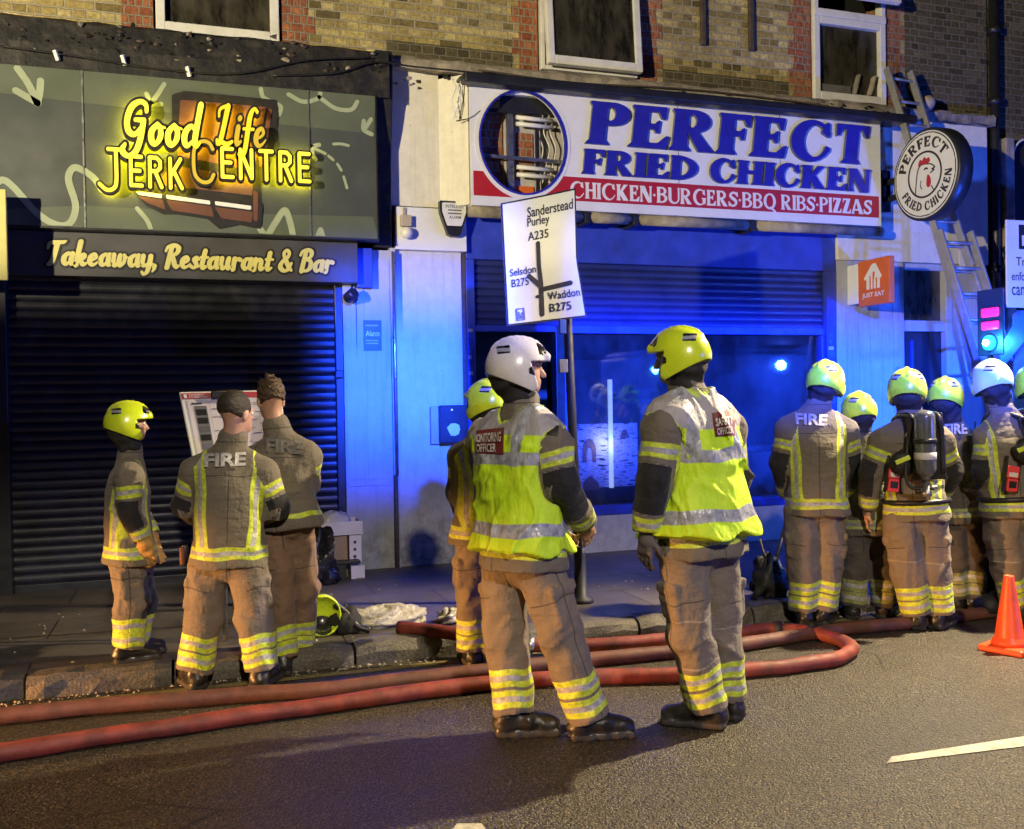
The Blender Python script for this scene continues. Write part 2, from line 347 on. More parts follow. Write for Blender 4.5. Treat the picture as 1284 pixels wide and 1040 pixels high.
# ---------------------------------------------------------------- mesh builder
class MB:
    def __init__(s): s.v = []; s.f = []; s.mi = []; s.sm = []; s.mats = []; s.nv = 0
    def m(s, name):
        if name not in s.mats: s.mats.append(name)
        return s.mats.index(name)
    def add(s, verts, faces, m, smooth=False):
        i = s.m(m); verts = np.asarray(verts, float).reshape(-1, 3); b = s.nv
        s.v.append(verts); s.nv += len(verts)
        for f in faces: s.f.append([q + b for q in f])
        s.mi += [i] * len(faces); s.sm += [smooth] * len(faces); return s
    def box(s, lo, hi, m, M=None):
        x0, y0, z0 = lo; x1, y1, z1 = hi
        v = np.array([(x0, y0, z0), (x1, y0, z0), (x1, y1, z0), (x0, y1, z0), (x0, y0, z1), (x1, y0, z1), (x1, y1, z1), (x0, y1, z1)], float)
        if M is not None: v = v @ np.array(M)[:3, :3].T + np.array(M)[:3, 3]
        return s.add(v, [(0, 3, 2, 1), (4, 5, 6, 7), (0, 1, 5, 4), (1, 2, 6, 5), (2, 3, 7, 6), (3, 0, 4, 7)], m)
    def bar(s, a, b, wx, wy, m, up=(0, 0, 1)):
        a = np.array(a, float); b = np.array(b, float); d = b - a; L = np.linalg.norm(d); z = d / L
        x = np.cross(up, z); x = x / np.linalg.norm(x) if np.linalg.norm(x) > 1e-6 else np.array([1., 0, 0]); y = np.cross(z, x)
        M = np.eye(4); M[:3, 0] = x; M[:3, 1] = y; M[:3, 2] = z; M[:3, 3] = a
        return s.box((-wx / 2, -wy / 2, 0), (wx / 2, wy / 2, L), m, M)
    def tube(s, pts, r, m, n=10, closed=False, caps=True):
        P = np.asarray(pts, float); K = len(P); r = np.broadcast_to(np.asarray(r, float), (K,))
        T = np.gradient(P, axis=0) if not closed else np.roll(P, -1, 0) - np.roll(P, 1, 0)
        T /= np.linalg.norm(T, axis=1)[:, None] + 1e-12
        ref = np.array([0, 0, 1.]) if abs(T[0][2]) < .9 else np.array([1., 0, 0]); u = np.cross(ref, T[0]); u /= np.linalg.norm(u)
        V = []; ang = np.arange(n) * 2 * math.pi / n
        for i in range(K):
            u = u - T[i] * (u @ T[i]); u /= np.linalg.norm(u); w_ = np.cross(T[i], u)
            V.append(P[i] + r[i] * (np.cos(ang)[:, None] * u + np.sin(ang)[:, None] * w_))
        F = []
        for i in range(K if closed else K - 1):
            a = i * n; b = ((i + 1) % K) * n
            for j in range(n): F.append((a + j, a + (j + 1) % n, b + (j + 1) % n, b + j))
        s.add(np.concatenate(V), F, m, True)
        if caps and not closed:
            s.f.append([s.nv - K * n + j for j in range(n)][::-1]); s.f.append([s.nv - n + j for j in range(n)])
            s.mi += [s.m(m)] * 2; s.sm += [False] * 2
        return s
    def lathe(s, prof, m, n=20, M=None, smooth=True):
        ang = np.arange(n) * 2 * math.pi / n
        V = np.concatenate([np.stack([r * np.cos(ang), r * np.sin(ang), np.full(n, z)], 1) for r, z in prof])
        if M is not None: V = V @ np.array(M)[:3, :3].T + np.array(M)[:3, 3]
        F = [(i * n + j, i * n + (j + 1) % n, (i + 1) * n + (j + 1) % n, (i + 1) * n + j) for i in range(len(prof) - 1) for j in range(n)]
        b = s.nv; s.add(V, F, m, smooth)
        s.f.append([b + j for j in range(n)][::-1]); s.f.append([b + (len(prof) - 1) * n + j for j in range(n)])
        s.mi += [s.m(m)] * 2; s.sm += [False] * 2; return s
    def build(s, name, parent=None, loc=None, attrs=None, bevel=0, label=None, rot=None):
        me = bpy.data.meshes.new(name); V = np.concatenate(s.v) if s.v else np.zeros((0, 3))
        me.from_pydata(V.tolist(), [], s.f)
        for q in s.mats: me.materials.append(MATS[q])
        me.polygons.foreach_set('material_index', s.mi); me.polygons.foreach_set('use_smooth', s.sm)
        for k, a in (attrs or {}).items():
            at = me.attributes.new(k, 'FLOAT', 'POINT'); full = np.full(len(V), 9., np.float32); full[:len(a)] = a
            at.data.foreach_set('value', full)
        me.update(); o = bpy.data.objects.new(name, me); COL.objects.link(o)
        if loc is not None: o.location = loc
        if rot is not None: o.rotation_euler = rot
        if parent is not None: o.parent = parent
        if bevel:
            bv = o.modifiers.new('bevel', 'BEVEL'); bv.width = bevel; bv.segments = 2; bv.limit_method = 'ANGLE'; bv.angle_limit = rad(40)
        if label: o['label'] = label
        return o
def tag(o, label, cat, group=None):
    o['label'] = label; o['category'] = cat
    if group: o['group'] = group
    return o
def thing(name, label, cat, loc=(0, 0, 0), rz=0., group=None):
    o = bpy.data.objects.new(name, None); COL.objects.link(o); o.location = loc; o.rotation_euler = (0, 0, rz); o.empty_display_size = .1
    return tag(o, label, cat, group)
def structure(o): o['kind'] = 'structure'; return o
def cat_rom(P, k=8, closed=False):
    P = np.asarray(P, float)
    Q = np.vstack([P[-1], P, P[:2]]) if closed else np.vstack([2 * P[0] - P[1], P, 2 * P[-1] - P[-2]])
    o_ = []
    for i in range(1, len(Q) - 2):
        t = np.linspace(0, 1, k, endpoint=False)[:, None]; a, b, c, d = Q[i - 1], Q[i], Q[i + 1], Q[i + 2]
        o_.append(.5 * (2 * b + (c - a) * t + (2 * a - 5 * b + 4 * c - d) * t ** 2 + (3 * b - a - 3 * c + d) * t ** 3))
    if not closed: o_.append(P[-1:])
    return np.concatenate(o_)

# ---------------------------------------------------------------- flat shapes and lettering from distance fields
def d_line(X, Y, pts):
    """variable width stroke through (x, y, halfwidth) points"""
    d = np.full(X.shape, 9.); P = np.asarray(pts, float)
    for a, b in zip(P[:-1], P[1:]):
        e = b[:2] - a[:2]; L = e @ e + 1e-12; t = np.clip(((X - a[0]) * e[0] + (Y - a[1]) * e[1]) / L, 0, 1)
        d = np.minimum(d, np.hypot(X - a[0] - t * e[0], Y - a[1] - t * e[1]) - (a[2] + t * (b[2] - a[2])))
    return d
def d_poly(X, Y, pts):
    P = np.asarray(pts, float); d = np.full(X.shape, 1e9); s = np.ones(X.shape)
    for i in range(len(P)):
        a, b = P[i], P[i - 1]; e = b - a; wx = X - a[0]; wy = Y - a[1]
        t = np.clip((wx * e[0] + wy * e[1]) / (e @ e + 1e-12), 0, 1)
        d = np.minimum(d, (wx - e[0] * t) ** 2 + (wy - e[1] * t) ** 2)
        c1 = Y >= a[1]; c2 = Y < b[1]; c3 = e[0] * wy > e[1] * wx
        s = np.where((c1 & c2 & c3) | (~c1 & ~c2 & ~c3), -s, s)
    return s * np.sqrt(d)
def d_ell(X, Y, cx, cy, a, b): return (np.sqrt(((X - cx) / a) ** 2 + ((Y - cy) / b) ** 2) - 1) * min(a, b)

def march(D, x0, y0, h):
    """filled polygons and outline segments of D < 0"""
    ny, nx = D.shape; ins = D < 0; polys = []; segs = []
    full = ins[:-1, :-1] & ins[:-1, 1:] & ins[1:, :-1] & ins[1:, 1:]; anyi = ins[:-1, :-1] | ins[:-1, 1:] | ins[1:, :-1] | ins[1:, 1:]
    for j in range(ny - 1):
        r = full[j]
        if r.any():
            e = np.diff(np.concatenate([[0], r.astype(int), [0]])); st = np.where(e == 1)[0]; en = np.where(e == -1)[0]
            for a, b in zip(st, en):
                for q in range(a, b, 24):
                    q2 = min(q + 24, b); polys.append([(x0 + q * h, y0 + j * h), (x0 + q2 * h, y0 + j * h), (x0 + q2 * h, y0 + (j + 1) * h), (x0 + q * h, y0 + (j + 1) * h)])
    for j, i in zip(*np.where(anyi & ~full)):
        c = [(i, j), (i + 1, j), (i + 1, j + 1), (i, j + 1)]; dv = [D[q[1], q[0]] for q in c]; pl = []; cr = []
        for k in range(4):
            a, b = c[k], c[(k + 1) % 4]; da, db = dv[k], dv[(k + 1) % 4]
            if da < 0: pl.append((x0 + a[0] * h, y0 + a[1] * h))
            if (da < 0) != (db < 0):
                t = da / (da - db); p = (x0 + (a[0] + t * (b[0] - a[0])) * h, y0 + (a[1] + t * (b[1] - a[1])) * h); pl.append(p); cr.append((p, da < 0))
        if len(pl) >= 3: polys.append(pl)
        if len(cr) == 2:
            (p, o1), (q, o2) = cr; segs.append((p, q) if o1 else (q, p))
    return polys, segs
def relief(mb, ps, fn, d0, d1, m, ms=None, back=False):
    """raise a flat shape: fn maps (u, v, depth) to 3D"""
    polys, segs = ps
    for pl in polys: mb.add([fn(u, v, d1) for u, v in pl], [tuple(range(len(pl)))], m)
    for p, q in segs: mb.add([fn(*p, d0), fn(*q, d0), fn(*q, d1), fn(*p, d1)], [(3, 2, 1, 0)], ms or m)
    if back:
        for pl in polys: mb.add([fn(u, v, d0) for u, v in pl][::-1], [tuple(range(len(pl)))], ms or m)

def serif(c, s=.27, t=.13, f=.07):
    """heavy flared serif capitals: list of ('+'/'-', field), advance"""
    sh = .075
    def stem(x, w_=s, top=1, bot=1):
        p = [(x - f * bot, 0), (x + w_ + f * bot, 0), (x + w_ + f * bot, sh * .5), (x + w_, sh * 1.6), (x + w_, 1 - sh * 1.6), (x + w_ + f * top, 1 - sh * .5), (x + w_ + f * top, 1), (x - f * top, 1), (x - f * top, 1 - sh * .5), (x, 1 - sh * 1.6), (x, sh * 1.6), (x - f * bot, sh * .5)]
        return ('+p', p)
    R = lambda a, b, c_, d: ('+p', [(a, b), (c_, b), (c_, d), (a, d)])
    E = lambda *a: ('+e', a); X_ = lambda *a: ('-e', a); P = lambda *p: ('+p', list(p)); M_ = lambda *p: ('-p', list(p))
    mid = .52
    if c == 'I': return [stem(0)], s
    if c in 'EF':
        g = [stem(0, top=.6), R(s * .5, 1 - t, s + .3, 1), P((s + .14, 1), (s + .36, 1), (s + .34, .70), (s + .27, .72), (s + .2, 1 - t)), R(s * .5, mid - t / 2, s + .17, mid + t / 2), P((s + .08, mid), (s + .2, mid + .15), (s + .24, mid + .15), (s + .22, mid - .15), (s + .18, mid - .15))]
        if c == 'E': g += [R(s * .5, 0, s + .34, t), P((s + .16, 0), (s + .40, 0), (s + .45, .32), (s + .38, .31), (s + .22, t))]
        return g, s + (.42 if c == 'E' else .34)
    if c in 'PRB':
        top = .5 if c != 'B' else .54; bx = s + .1; r1 = (1 - top + .05) / 2; cy = 1 - r1
        g = [('+e', (bx, cy, .36, r1)), ('-p', [(-.5, -.5), (s * .5, -.5), (s * .5, 1.5), (-.5, 1.5)]), ('-e', (bx - .03, cy, .36 - s + .045, r1 - t * .9)), stem(0, top=.6)]
        if c == 'R': g += [P((s * .9, .56), (s + .18, .52), (s + .56, .04), (s + .62, 0), (s + .26, 0), (s * .9 + .02, .46))]
        if c == 'B':
            r2 = .29; g2 = [('+e', (bx, r2, .42, r2)), ('-e', (bx - .03, r2, .42 - s + .03, r2 - t * .9))]
            g = [('+e', (bx, cy, .36, r1)), ('+e', (bx, r2, .42, r2)), ('-e', (bx - .03, cy, .36 - s + .05, r1 - t * .85)), ('-e', (bx - .03, r2, .42 - s + .04, r2 - t * .85)), ('-p', [(-.5, -.5), (s * .5, -.5), (s * .5, 1.5), (-.5, 1.5)]), stem(0, top=.6)]
        return g, s + {'P': .44, 'R': .58, 'B': .5}[c]
    if c in 'CG':
        g = [('+e', (.47, .5, .47, .53)), ('-e', (.56, .5, .56 - s, .53 - t * .95)), ('-p', [(.56, .5), (1.4, .22 if c == 'G' else .16), (1.4, .84), (.6, .6)]), P((.70, .72), (.86, .62), (.89, .62), (.86, .99), (.80, .99), (.72, .9))]
        g += [P((.62, .46), (.98, .46), (.98, .41), (.92, .38), (.92, .1), (.70, .04), (.70, .38), (.62, .41))] if c == 'G' else [P((.74, .10), (.92, .27), (.88, .30), (.72, .17))]
        return g, .94
    if c in 'OQ':
        g = [('+e', (.48, .5, .48, .53)), ('-e', (.48, .5, .48 - s, .53 - t))]
        if c == 'Q': g += [P((.40, .12), (.62, .16), (1.0, -.16), (.84, -.2))]
        return g, .96
    if c == 'T':
        return [stem(.36 - s / 2 + .02, top=0), R(.02, 1 - t, .74, 1), P((-.02, 1), (.2, 1), (.14, 1 - t), (.07, .7), (0, .68)), P((.78, 1), (.56, 1), (.62, 1 - t), (.69, .7), (.76, .68))], .76
    if c == 'D':
        return [('+e', (s * .6, .5, .74, .5)), ('-e', (s * .7 - .02, .5, .74 - s, .5 - t)), ('-p', [(-2, -1), (s * .5, -1), (s * .5, 2), (-2, 2)]), stem(0, top=.6, bot=.6)], s * .6 + .76
    if c == 'H': return [stem(0), stem(s + .27), R(s * .5, mid - t / 2, s + .4, mid + t / 2)], 2 * s + .27
    if c == 'K': return [stem(0), P((s * .8, .50), (s + .26, 1), (s + .56, 1), (s + .56, .97), (s + .48, .95), (s + .12, .5)), P((s * .9, .56), (s + .16, .62), (s + .56, .04), (s + .64, 0), (s + .22, 0), (s * .9, .40))], s + .6
    if c == 'N': return [stem(0, t * 1.05), stem(.66, t * 1.05, 1, .3), P((0, 1), (.30, 1), (.66 + t, .0), (.66 + t, -.03), (.52, -.03), (0, .86))], .66 + t
    if c == 'U': return [('+p', [(-f, 1), (s + f, 1), (s, .92), (s, .3), (0, .3), (0, .92)]), ('+e', (.40, .34, .40, .37)), ('-p', [(s, .3), (.80 - t, .3), (.80 - t, 1.2), (s, 1.2)]), ('-e', (.5 * (s + .80 - t), .33, .5 * (.80 - t - s), .36 - t)), ('+p', [(.80 - t - f, 1), (.80 + f, 1), (.80, .92), (.80, .3), (.80 - t, .3), (.80 - t, .92)])], .8
    if c == 'A': return [('+p', [(.30, 1), (.54, 1), (.92, .06), (.98, 0), (.52, 0), (.60, .06), (.36, .78), (.16, .07), (.24, 0), (-.08, 0), (-.01, .06)]), ('+p', [(.18, .22), (.62, .22), (.62, .33), (.2, .33)])], .9
    if c == 'S': return [('+l', [(.60, .80, t * .6), (.40, .92, t * .62), (.18, .86, s * .36), (.12, .70, s * .44), (.26, .56, s * .5), (.44, .46, s * .5), (.54, .30, s * .44), (.46, .13, s * .36), (.24, .07, t * .62), (.04, .2, t * .6)]), P((.60, .66), (.68, .66), (.66, .98), (.60, .98), (.54, .84)), P((-.04, .34), (.04, .34), (.12, .16), (.04, .02), (-.02, .02))], .62
    if c == 'Z': return [R(.04, 1 - t, .66, 1), R(.0, 0, .68, t), P((.36, 1 - t * .6), (.66, 1), (.66, .94), (.32, t * .6), (0, 0), (0, .08)), P((.04, 1), (.2, 1), (.12, 1 - t), (.07, .72), (.02, .72)), P((.68, 0), (.5, 0), (.58, t), (.65, .3), (.7, .3))], .68
    if c == '.': return [('+e', (.1, .46, .085, .085))], .2
    return [], .34
def serif_line(text, h, s=.27, t=.13, f=.07, gap=.13, shear=0., off=0.):
    """one field per glyph: (D, x0, y0, cell); total width; cap height 1"""
    x = 0; out_ = []
    for ch in text:
        g, adv = serif(ch, s, t, f)
        if g:
            xs = np.arange(x - .32, x + adv + .42, h); ys = np.arange(-.3, 1.25, h); X, Y = np.meshgrid(xs, ys); U = X - x - shear * Y
            D = np.full(X.shape, 9.)
            for k, a in g:
                if k[1] == 'p': d = d_poly(U, Y, a)
                elif k[1] == 'e': d = d_ell(U, Y, *a)
                else: d = d_line(U, Y, cat_rom(a, 5))
                D = np.minimum(D, d) if k[0] == '+' else np.maximum(D, -d)
            out_.append((D - off, xs[0], ys[0], h))
        x += adv + (gap if ch != ' ' else 0)
    return out_, x - gap

A_, T_ = .085, .045                     # thick and thin half widths of the brush script
SCRIPT = {
 'a': (.50, [[(.40, .42, T_), (.26, .5, .06), (.11, .36, A_), (.10, .16, A_), (.20, .04, .06), (.34, .14, T_)], [(.42, .48, A_), (.40, .2, A_), (.44, .06, .07), (.54, .10, T_)]]),
 'e': (.44, [[(.10, .22, T_), (.26, .27, T_), (.36, .38, .055), (.27, .50, .055), (.13, .38, A_), (.11, .18, A_), (.22, .04, .06), (.36, .09, T_), (.46, .2, .03)]]),
 'i': (.28, [[(.14, .48, A_), (.12, .2, A_), (.16, .05, .07), (.28, .12, T_)], [(.17, .72, .08), (.175, .725, .08)]]),
 'f': (.36, [[(.46, .92, .05), (.34, 1.0, .05), (.22, .82, A_), (.18, .4, A_), (.14, -.1, A_), (.04, -.28, .06), (-.06, -.2, .05)], [(.02, .46, T_), (.38, .46, T_)]]),
 'o': (.46, [[(.24, .49, .06), (.10, .32, A_), (.12, .12, A_), (.24, .03, .06), (.36, .18, .08), (.35, .38, .075), (.24, .49, .06)], [(.30, .46, .03), (.48, .42, .03)]]),
 'd': (.52, [[(.40, .40, T_), (.26, .5, .06), (.11, .36, A_), (.10, .16, A_), (.20, .04, .06), (.36, .16, T_)], [(.48, 1.0, A_), (.43, .5, A_), (.41, .18, A_), (.46, .05, .07), (.56, .12, T_)]]),
 'k': (.50, [[(.16, 1.0, A_), (.12, .5, A_), (.09, .02, A_)], [(.14, .24, T_), (.32, .46, .06), (.42, .40, .06), (.34, .28, .05), (.22, .26, T_)], [(.24, .26, .06), (.36, .06, .075), (.50, .10, T_)]]),
 'w': (.68, [[(.08, .48, A_), (.08, .2, A_), (.17, .04, .065), (.30, .14, T_)], [(.35, .48, .075), (.33, .2, A_), (.40, .04, .065), (.54, .18, .06), (.56, .4, .065), (.52, .5, .05)], [(.56, .42, .03), (.68, .40, .03)]]),
 'y': (.50, [[(.09, .48, A_), (.08, .22, A_), (.18, .06, .06), (.34, .16, T_)], [(.42, .48, A_), (.40, .1, A_), (.34, -.2, .07), (.2, -.3, .05), (.12, -.2, T_)], [(.36, .02, T_), (.54, .14, T_)]]),
 'r': (.42, [[(.12, .48, A_), (.10, .02, A_)], [(.13, .30, T_), (.26, .48, .06), (.38, .44, .075)]]),
 's': (.38, [[(.34, .42, .06), (.24, .5, .05), (.14, .40, .07), (.24, .26, .075), (.27, .12, .07), (.16, .03, .05), (.04, .1, .06)], [(.26, .08, T_), (.40, .12, T_)]]),
 't': (.32, [[(.18, .78, A_), (.14, .4, A_), (.12, .16, A_), (.18, .04, .07), (.32, .12, T_)], [(.02, .5, T_), (.34, .5, T_)]]),
 'u': (.52, [[(.09, .48, A_), (.08, .2, A_), (.18, .04, .065), (.34, .16, T_)], [(.40, .48, A_), (.38, .2, A_), (.42, .05, .07), (.54, .12, T_)]]),
 'n': (.52, [[(.10, .48, A_), (.08, .02, A_)], [(.11, .30, T_), (.26, .48, .06), (.37, .40, .08), (.36, .18, A_), (.40, .05, .07), (.54, .12, T_)]]),
 ',': (.2, [[(.10, .06, .08), (.10, -.06, .06), (.04, -.18, .03)]]),
 'G': (.74, [[(.66, .78, .06), (.62, .92, .06), (.44, .98, .06), (.22, .84, A_), (.13, .54, A_), (.2, .30, .08), (.38, .22, .06), (.54, .36, .06)], [(.60, .52, .08), (.56, .1, A_), (.46, -.18, .08), (.26, -.28, .06), (.08, -.16, .08), (.14, -.02, .05)], [(.36, .56, .05), (.62, .56, .06)]]),
 'L': (.56, [[(.30, 1.0, .09), (.24, .6, A_), (.17, .2, A_), (.12, .04, .07)], [(.02, .12, .05), (.06, .02, .05), (.2, .07, .06), (.38, .02, .07), (.56, .10, .05)], [(.02, .74, .045), (.02, .90, .05), (.16, .99, .05), (.32, 1.0, .07)]]),
 'T': (.62, [[(.04, .70, .05), (.08, .90, .06), (.32, .94, .07), (.62, .96, .06), (.72, 1.0, .04)], [(.40, .92, A_), (.33, .4, A_), (.24, .08, A_), (.12, .02, .05)]]),
 'R': (.66, [[(.26, .92, A_), (.2, .4, A_), (.16, .02, A_)], [(.02, .74, .05), (.1, .92, .05), (.36, 1.0, .06), (.56, .86, .085), (.5, .64, .07), (.28, .54, T_)], [(.34, .54, .06), (.46, .2, A_), (.56, .04, .06), (.68, .12, T_)]]),
 'B': (.66, [[(.26, .92, A_), (.2, .4, A_), (.16, .02, A_)], [(.02, .74, .05), (.1, .92, .05), (.36, 1.0, .06), (.54, .86, .08), (.48, .64, .06), (.30, .56, T_), (.52, .48, .07), (.56, .24, .09), (.44, .06, .06), (.2, .02, .05)]]),
 '&': (.70, [[(.62, .36, .05), (.52, .08, .06), (.28, .02, .07), (.12, .2, .085), (.2, .42, .07), (.42, .62, .06), (.46, .82, .06), (.34, .94, .055), (.22, .80, .06), (.3, .58, .07), (.5, .22, .08), (.66, .04, .05)]]),
}
NEON = {
 'J': (.5, [[(.16, 1.0), (.46, 1.0)], [(.34, 1.0), (.34, .25), (.26, .06), (.1, .03), (-.06, .16)]]),
 'E': (.44, [[(.42, 1), (.06, 1), (.06, .02), (.43, .02)], [(.06, .52), (.36, .52)]]),
 'R': (.5, [[(.06, 0), (.06, 1), (.30, 1), (.42, .88), (.42, .66), (.30, .54), (.08, .54)], [(.24, .54), (.46, 0)]]),
 'K': (.48, [[(.06, 0), (.06, 1)], [(.42, 1), (.1, .46)], [(.18, .58), (.46, 0)]]),
 'C': (.56, [[(.52, .82), (.44, .96), (.28, 1.0), (.12, .9), (.05, .7), (.05, .3), (.12, .1), (.28, 0), (.44, .04), (.53, .2)]]),
 'N': (.54, [[(.06, 0), (.06, 1), (.46, .02), (.46, 1)]]),
 'T': (.48, [[(.02, 1), (.46, 1)], [(.24, 1), (.24, 0)]]),
}
def script_line(text, h, gap=.03, shear=.16, fat=1.):
    x = 0; out_ = []
    for ch in text:
        if ch == ' ': x += .26; continue
        adv, st = SCRIPT[ch]; xs = np.arange(x - .35, x + adv + .5, h); ys = np.arange(-.5, 1.25, h); X, Y = np.meshgrid(xs, ys); U = X - x - shear * Y
        D = np.full(X.shape, 9.)
        for q in st: D = np.minimum(D, d_line(U, Y, cat_rom([(a, b, c * fat) for a, b, c in q], 5)))
        out_.append((ch, D, xs[0], ys[0], h)); x += adv + gap
    return out_, x
def neon_line(text, h, r=.075, gap=.12, big=1.):
    x = 0; out_ = []
    for k, ch in enumerate(text):
        if ch == ' ': x += .22; continue
        adv, st = NEON[ch]; b = 1.42 if ch in 'JC' else 1.
        xs = np.arange(x - .4, x + adv * b + .5, h); ys = np.arange(-.7, 1.6, h); X, Y = np.meshgrid(xs, ys); U = (X - x) / b; V = (Y + (.22 if b > 1 else 0)) / b
        D = np.full(X.shape, 9.)
        for q in st:
            Q = cat_rom(q, 5) if ch in 'JC' and len(q) > 2 else q
            D = np.minimum(D, d_line(U, V, [(a, c, r / b) for a, c in Q]))
        out_.append((ch, D * b, xs[0], ys[0], h)); x += adv * b + gap
    return out_, x - gap

def text_mesh(txt, size=1., bold=0., align='CENTER', space=1.):
    """flat outline of a line of plain lettering: verts (n, 2), faces; cap height about 0.7 size"""
    cu = bpy.data.curves.new('t', 'FONT'); cu.body = txt; cu.size = size; cu.offset = bold; cu.align_x = align; cu.space_character = space; cu.resolution_u = 3
    o = bpy.data.objects.new('t', cu); COL.objects.link(o); dg = bpy.context.evaluated_depsgraph_get()
    me = o.evaluated_get(dg).to_mesh(); V = np.array([v.co[:2] for v in me.vertices]).reshape(-1, 2); F = [tuple(p.vertices) for p in me.polygons]
    o.evaluated_get(dg).to_mesh_clear(); bpy.data.objects.remove(o); bpy.data.curves.remove(cu); return V, F
def put_text(mb, txt, fn, m, x0, x1, z0, z1, bold=.0, keep=False, space=1.):
    """fit a line of lettering into the rectangle x0..x1, z0..z1; fn(u, v) gives the point"""
    V, F = text_mesh(txt, 1., bold, space=space)
    if len(V) == 0: return
    lo, hi = V.min(0), V.max(0); sx = (x1 - x0) / (hi[0] - lo[0]); sz = (z1 - z0) / (hi[1] - lo[1])
    P = [fn(x0 + (u - lo[0]) * sx, z0 + (v - lo[1]) * sz) for u, v in V]
    mb.add(P, F, m)

# ================================================================ ground
PAVE_Z = .11
mb = MB(); mb.add([(-60, -60, 0), (80, -60, 0), (80, -2.75, 0), (-60, -2.75, 0)], [(0, 1, 2, 3)], 'asphalt'); structure(mb.build('road'))
mb = MB(); mb.add([(-60, -2.66, PAVE_Z), (80, -2.66, PAVE_Z), (80, 4, PAVE_Z), (-60, 4, PAVE_Z)], [(0, 1, 2, 3)], 'paving'); structure(mb.build('pavement'))
mb = MB(); x = -12.; rk = random.Random(3)
while x < 30:                                             # worn granite kerbstones, each a little out of line
    L = rk.uniform(.75, 1.05); dy = rk.uniform(-.02, .015); dz = rk.uniform(-.012, .012); n = 9
    prof = [(-2.78, -.05), (-2.785, .06), (-2.77, .10), (-2.735, .123), (-2.6, .122), (-2.6, -.05)]
    xs = np.linspace(x + .008, x + L - .008, n); V = []; F = []
    for i, xx in enumerate(xs):
        e = .02 if i in (0, n - 1) else 0
        for k, (py, pz) in enumerate(prof):
            j = (.012, .012, .010)[min(k, 2)] if k < 4 else 0
            V.append((xx, py + dy + e * .6 + rk.uniform(-j, j), pz + dz - (e * .6 if pz > .05 else 0) + (rk.uniform(-j, j) * .6 if pz > .04 else 0)))
    m_ = len(prof)
    for i in range(n - 1):
        for k in range(m_ - 1): F.append((i * m_ + k, (i + 1) * m_ + k, (i + 1) * m_ + k + 1, i * m_ + k + 1))
    F += [tuple(range(m_)), tuple((n - 1) * m_ + k for k in range(m_))[::-1]]
    mb.add(V, F, 'kerb_granite'); x += L
structure(mb.build('kerb'))
mb = MB()
def ground_quad(mb, pts, m, z=.004): mb.add([(*GN(px, py, 0)[:2], z) for px, py in pts], [tuple(range(len(pts)))], m)
ground_quad(mb, [(1112, 958), (1118, 950), (1300, 922), (1300, 935)], 'road_paint')
ground_quad(mb, [(560, 1052), (573, 1034), (604, 1034), (616, 1052)], 'road_paint')
structure(mb.build('lane_marking'))
mb = MB()
for y in (-2.93, -3.1): mb.add([(-12, y - .035, .004), (30, y - .035, .004), (30, y + .035, .004), (-12, y + .035, .004)], [(0, 1, 2, 3)], 'yellow_road_paint')
structure(mb.build('kerb_line_marking'))
mb = MB()                                                 # grit, broken glass and leaves in the gutter and on the pavement
for i in range(620):
    gx = rk.uniform(-2.2, 6.5); gy = -2.80 - abs(rk.gauss(0, .05)) if i < 470 else rk.uniform(-2.6, -.2); gz = .003 if gy < -2.7 else PAVE_Z + .003
    r = rk.uniform(.003, .011) * (1.6 if rk.random() < .08 else 1); p = [(gx + r * rk.uniform(.6, 1.5) * math.cos(a), gy + r * math.sin(a) * rk.uniform(.6, 1.4), gz) for a in np.arange(5) * 1.257]
    mb.add(p + [(gx, gy, gz + r * .9)], [(j, (j + 1) % 5, 5) for j in range(5)], 'gravel_bits')
o = mb.build('gutter_litter'); o['kind'] = 'stuff'; tag(o, 'pale grit and crumbs scattered along the gutter and the pavement', 'litter')

# ================================================================ helpers for the facade
def wall_holes(mb, x0, x1, z0, z1, y0, y1, holes, m):
    xs = sorted({x0, x1} | {h[0] for h in holes} | {h[1] for h in holes})
    for a, b in zip(xs[:-1], xs[1:]):
        hs = [h for h in holes if h[0] <= a and h[1] >= b]
        if not hs: mb.box((a, y0, z0), (b, y1, z1), m)
        else:
            h = hs[0]
            if h[2] > z0: mb.box((a, y0, z0), (b, y1, h[2]), m)
            if h[3] < z1: mb.box((a, y0, h[3]), (b, y1, z1), m)
def frame_mb(x0, x1, z0, z1, y0, y1, w, m, bottom=None):
    b = MB(); bt = bottom or w
    b.box((x0, y0, z0), (x0 + w, y1, z1), m); b.box((x1 - w, y0, z0), (x1, y1, z1), m)
    b.box((x0 + w, y0, z0), (x1 - w, y1, z0 + bt), m); b.box((x0 + w, y0, z1 - w), (x1 - w, y1, z1), m); return b
def fac(y): return lambda u, v, d=0.: (u, y - d, v)
def shutter_mb(x0, x1, z0, z1, y, m, pitch=.076, depth=.016):
    b = MB(); n = int(round((z1 - z0) / pitch)); pr = []
    for i in range(n):
        for f, d in ((0, .0), (.08, .55), (.3, .95), (.5, 1.), (.75, .8), (.9, .35), (.97, -.1)): pr.append((z0 + (i + f) * pitch * (z1 - z0) / (n * pitch), y - d * depth))
    pr.append((z1, y)); xs = [x0, (x0 + x1) / 2, x1]
    V = [(xx, yy, zz) for xx in xs for zz, yy in pr]; K = len(pr)
    F = [(i * K + k, (i + 1) * K + k, (i + 1) * K + k + 1, i * K + k + 1) for i in range(2) for k in range(K - 1)]
    return b.add(V, F, m)

